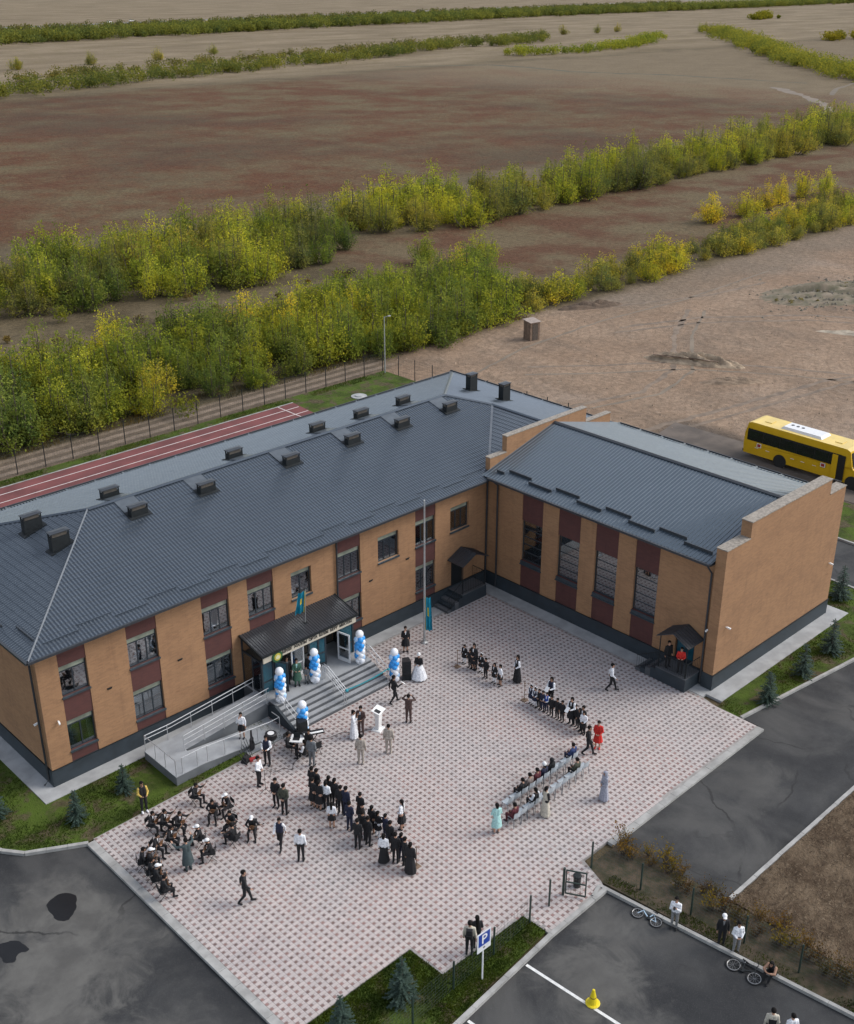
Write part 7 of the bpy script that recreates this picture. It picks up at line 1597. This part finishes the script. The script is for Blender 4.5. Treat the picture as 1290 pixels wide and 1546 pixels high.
lpo = thing('lamp_post', 'tall thin grey lamp post at the fence corner', 'lamp post', (24.26,36.7,-.16)); MB().tube([(0,0,0),(0,0,5.75)], [.075,.04], 8).build('pole', MT['lampmetal'], lpo); MB().box(-.18, .18, -.18, .18, 0, .08).build('base', MT['concrete'], lpo); MB().bar((0,0,5.7),(.35,-.25,5.8),.05).build('arm', MT['lampmetal'], lpo); MB().box(.25, .55, -.35, -.2, 5.77, 5.85).build('lamp_head', MT['lampmetal'], lpo)
def mound(name, label, cat, loc, lx, ly, h, seed, m, rz=0, n=28, rough=.35):
    rnd = np.random.default_rng(seed); b = MB(); ph = rnd.uniform(0, 6.28, 10); kk = rnd.uniform(1.5, 7, (10, 2))
    for j in range(n+1):
        for i in range(n+1):
            u, v = -1+2*i/n, -1+2*j/n; r = max(0, 1-u*u-v*v); nz = sum(math.sin(kk[q][0]*u*3+kk[q][1]*v*3+ph[q]) for q in range(10))/10
            b.v.append((u*lx, v*ly, h*(r**.8)*(1+rough*2*nz) - .06 + (.3*h*rnd.uniform(-.5, .5)*(r > .02))*rough))
    for j in range(n):
        for i in range(n): b.f.append((j*(n+1)+i, j*(n+1)+i+1, (j+1)*(n+1)+i+1, (j+1)*(n+1)+i)); b.m.append(0)
    o = b.build(name, m, None, True, loc=loc, rz=rz); tag(o, label, cat); return o
mound('rubble_heap', 'wide grey-green heap of rubble and weeds at the right edge of the yard', 'rubble heap', (86,21.5,-.16), 11.5, 5.5, .55, 1, mat('rubble_earth', (.215,.170,.120), .4, .9, .95, c2=(.120,.110,.070), bump=.9, world=True), R_(-25), 60, 1.0)
tag(belt('heap_weeds', [(76,25),(84,22.5),(96,17.5)], 7, .55, 1.6, .16, (.13,.12,.055), 31, 60), 'dry grey-green weeds growing over the rubble heap', 'weeds')
mound('spoil_ridge', 'long low spoil ridge with planks in the middle of the yard', 'spoil ridge', (49.2,17.8,-.16), 5.2, 1.1, .75, 2, mat('spoil_pale', (.34,.26,.18), .35, 1.2, .95, bump=.5, world=True), math.atan2(-8.6,4.2), 40, .8)
mound('spoil_ridge', 'curved low spoil ridge nearest the gym in the yard', 'spoil ridge', (46.6,11.6,-.16), 3.4, .7, .45, 3, MT['mound'], R_(-40), 30, .8)
mound('spoil_ridge', 'dark low earth ridge at the edge of the bushes', 'spoil ridge', (58.5,38.6,-.16), 4.4, .8, .55, 4, mat('spoil_dark', (.12,.085,.06), .3, 1., .95, bump=.5, world=True), R_(-25), 30, .8)
mound('spoil_ridge', 'pale low earth ridge at the right picture edge', 'spoil ridge', (71,10.5,-.16), 5.5, .8, .30, 5, mat('spoil_light', (.45,.38,.29), .25, 1., .95, bump=.4, world=True), R_(-62), 30, .6)
for k in range(7):
    q = 49.2 + random.uniform(-3, 3)
    pl_ = MB().box(-1.1, 1.1, -.09, .09, 0, .05).build('loose_plank', MT['wood'], None, loc=(48.0+.5*k*.6-.6, 20.2-1.1*k*.6, .42), rz=math.atan2(-8.6,4.2)+random.uniform(-.2,.2)); tag(pl_, 'weathered plank lying on the spoil ridge in the yard', 'plank', 'planks on the spoil ridge')
rnd = np.random.default_rng(9); V = []; F = []
for k in range(420):
    x = 86+rnd.normal()*5.5; y = 21.5+rnd.normal()*2.8; s = rnd.uniform(.08, .32); b0 = len(V); uu = ((x-86)*math.cos(R_(25))-(y-21.5)*math.sin(R_(25)))/11.5; vv = ((x-86)*math.sin(R_(25))+(y-21.5)*math.cos(R_(25)))/5.5; zz = -.2+.4*max(0, 1-uu*uu-vv*vv)**.8
    for a in range(6): V.append((x+s*math.cos(a*1.05)*rnd.uniform(.6,1.2), y+s*math.sin(a*1.05)*rnd.uniform(.6,1.2), zz+rnd.uniform(-.05,.05)))
    V.append((x, y, zz+s*rnd.uniform(.6,1.1))); F += [(b0+a, b0+(a+1) % 6, b0+6) for a in range(6)]
b = MB(); b.v = V; b.f = F; b.m = [0]*len(F); tag(b.build('loose_rubble', MT['rubble']), 'loose stones strewn over the rubble heap', 'stones', kind='stuff')
V = []; F = []
for k in range(900):
    x = rnd.uniform(27, 110); y = rnd.uniform(-5, 40); s = rnd.uniform(.04, .16); b0 = len(V)
    for a in range(5): V.append((x+s*math.cos(a*1.26)*rnd.uniform(.6,1.3), y+s*math.sin(a*1.26)*rnd.uniform(.6,1.3), -.17))
    V.append((x, y, -.16+s*rnd.uniform(.5,1.))); F += [(b0+a, b0+(a+1) % 5, b0+5) for a in range(5)]
b = MB(); b.v = V; b.f = F; b.m = [0]*len(F); tag(b.build('yard_clods', MT['mound']), 'small earth clods scattered over the bare yard', 'clods', kind='stuff')
for (x, y, lab) in ((449,830,'left of two tiny white cars on the distant highway'), (476,842,'right of two tiny white cars on the distant highway')):
    c = thing('distant_car', lab, 'car', (x, y, -.1), R_(12), 'cars on the distant highway'); MB().hexa([(-2.2,-.9,.3),(2.2,-.9,.3),(2.2,.9,.3),(-2.2,.9,.3),(-2.2,-.85,.95),(2.1,-.85,.9),(2.1,.85,.9),(-2.2,.85,.95)]).build('body', MT['white'], c); MB().hexa([(-1.7,-.8,.9),(1.1,-.8,.9),(1.1,.8,.9),(-1.7,.8,.9),(-1.2,-.68,1.5),(.5,-.68,1.5),(.5,.68,1.5),(-1.2,.68,1.5)]).build('cabin', MT['busglass'], c)
    for sx in (-1.4,1.4):
        for sy in (-.85,.85): MB().tube([(sx,sy-.1,.33),(sx,sy+.1,.33)], .33, 10).build('wheel', MT['tyre'], c)
tag(MB().quad((100,760,-.10),(1600,985,-.10),(1600,997,-.10),(100,772,-.10)).build('highway', mat('far_highway', (.16,.16,.16), .1, .02, .9, world=True)), kind='structure')
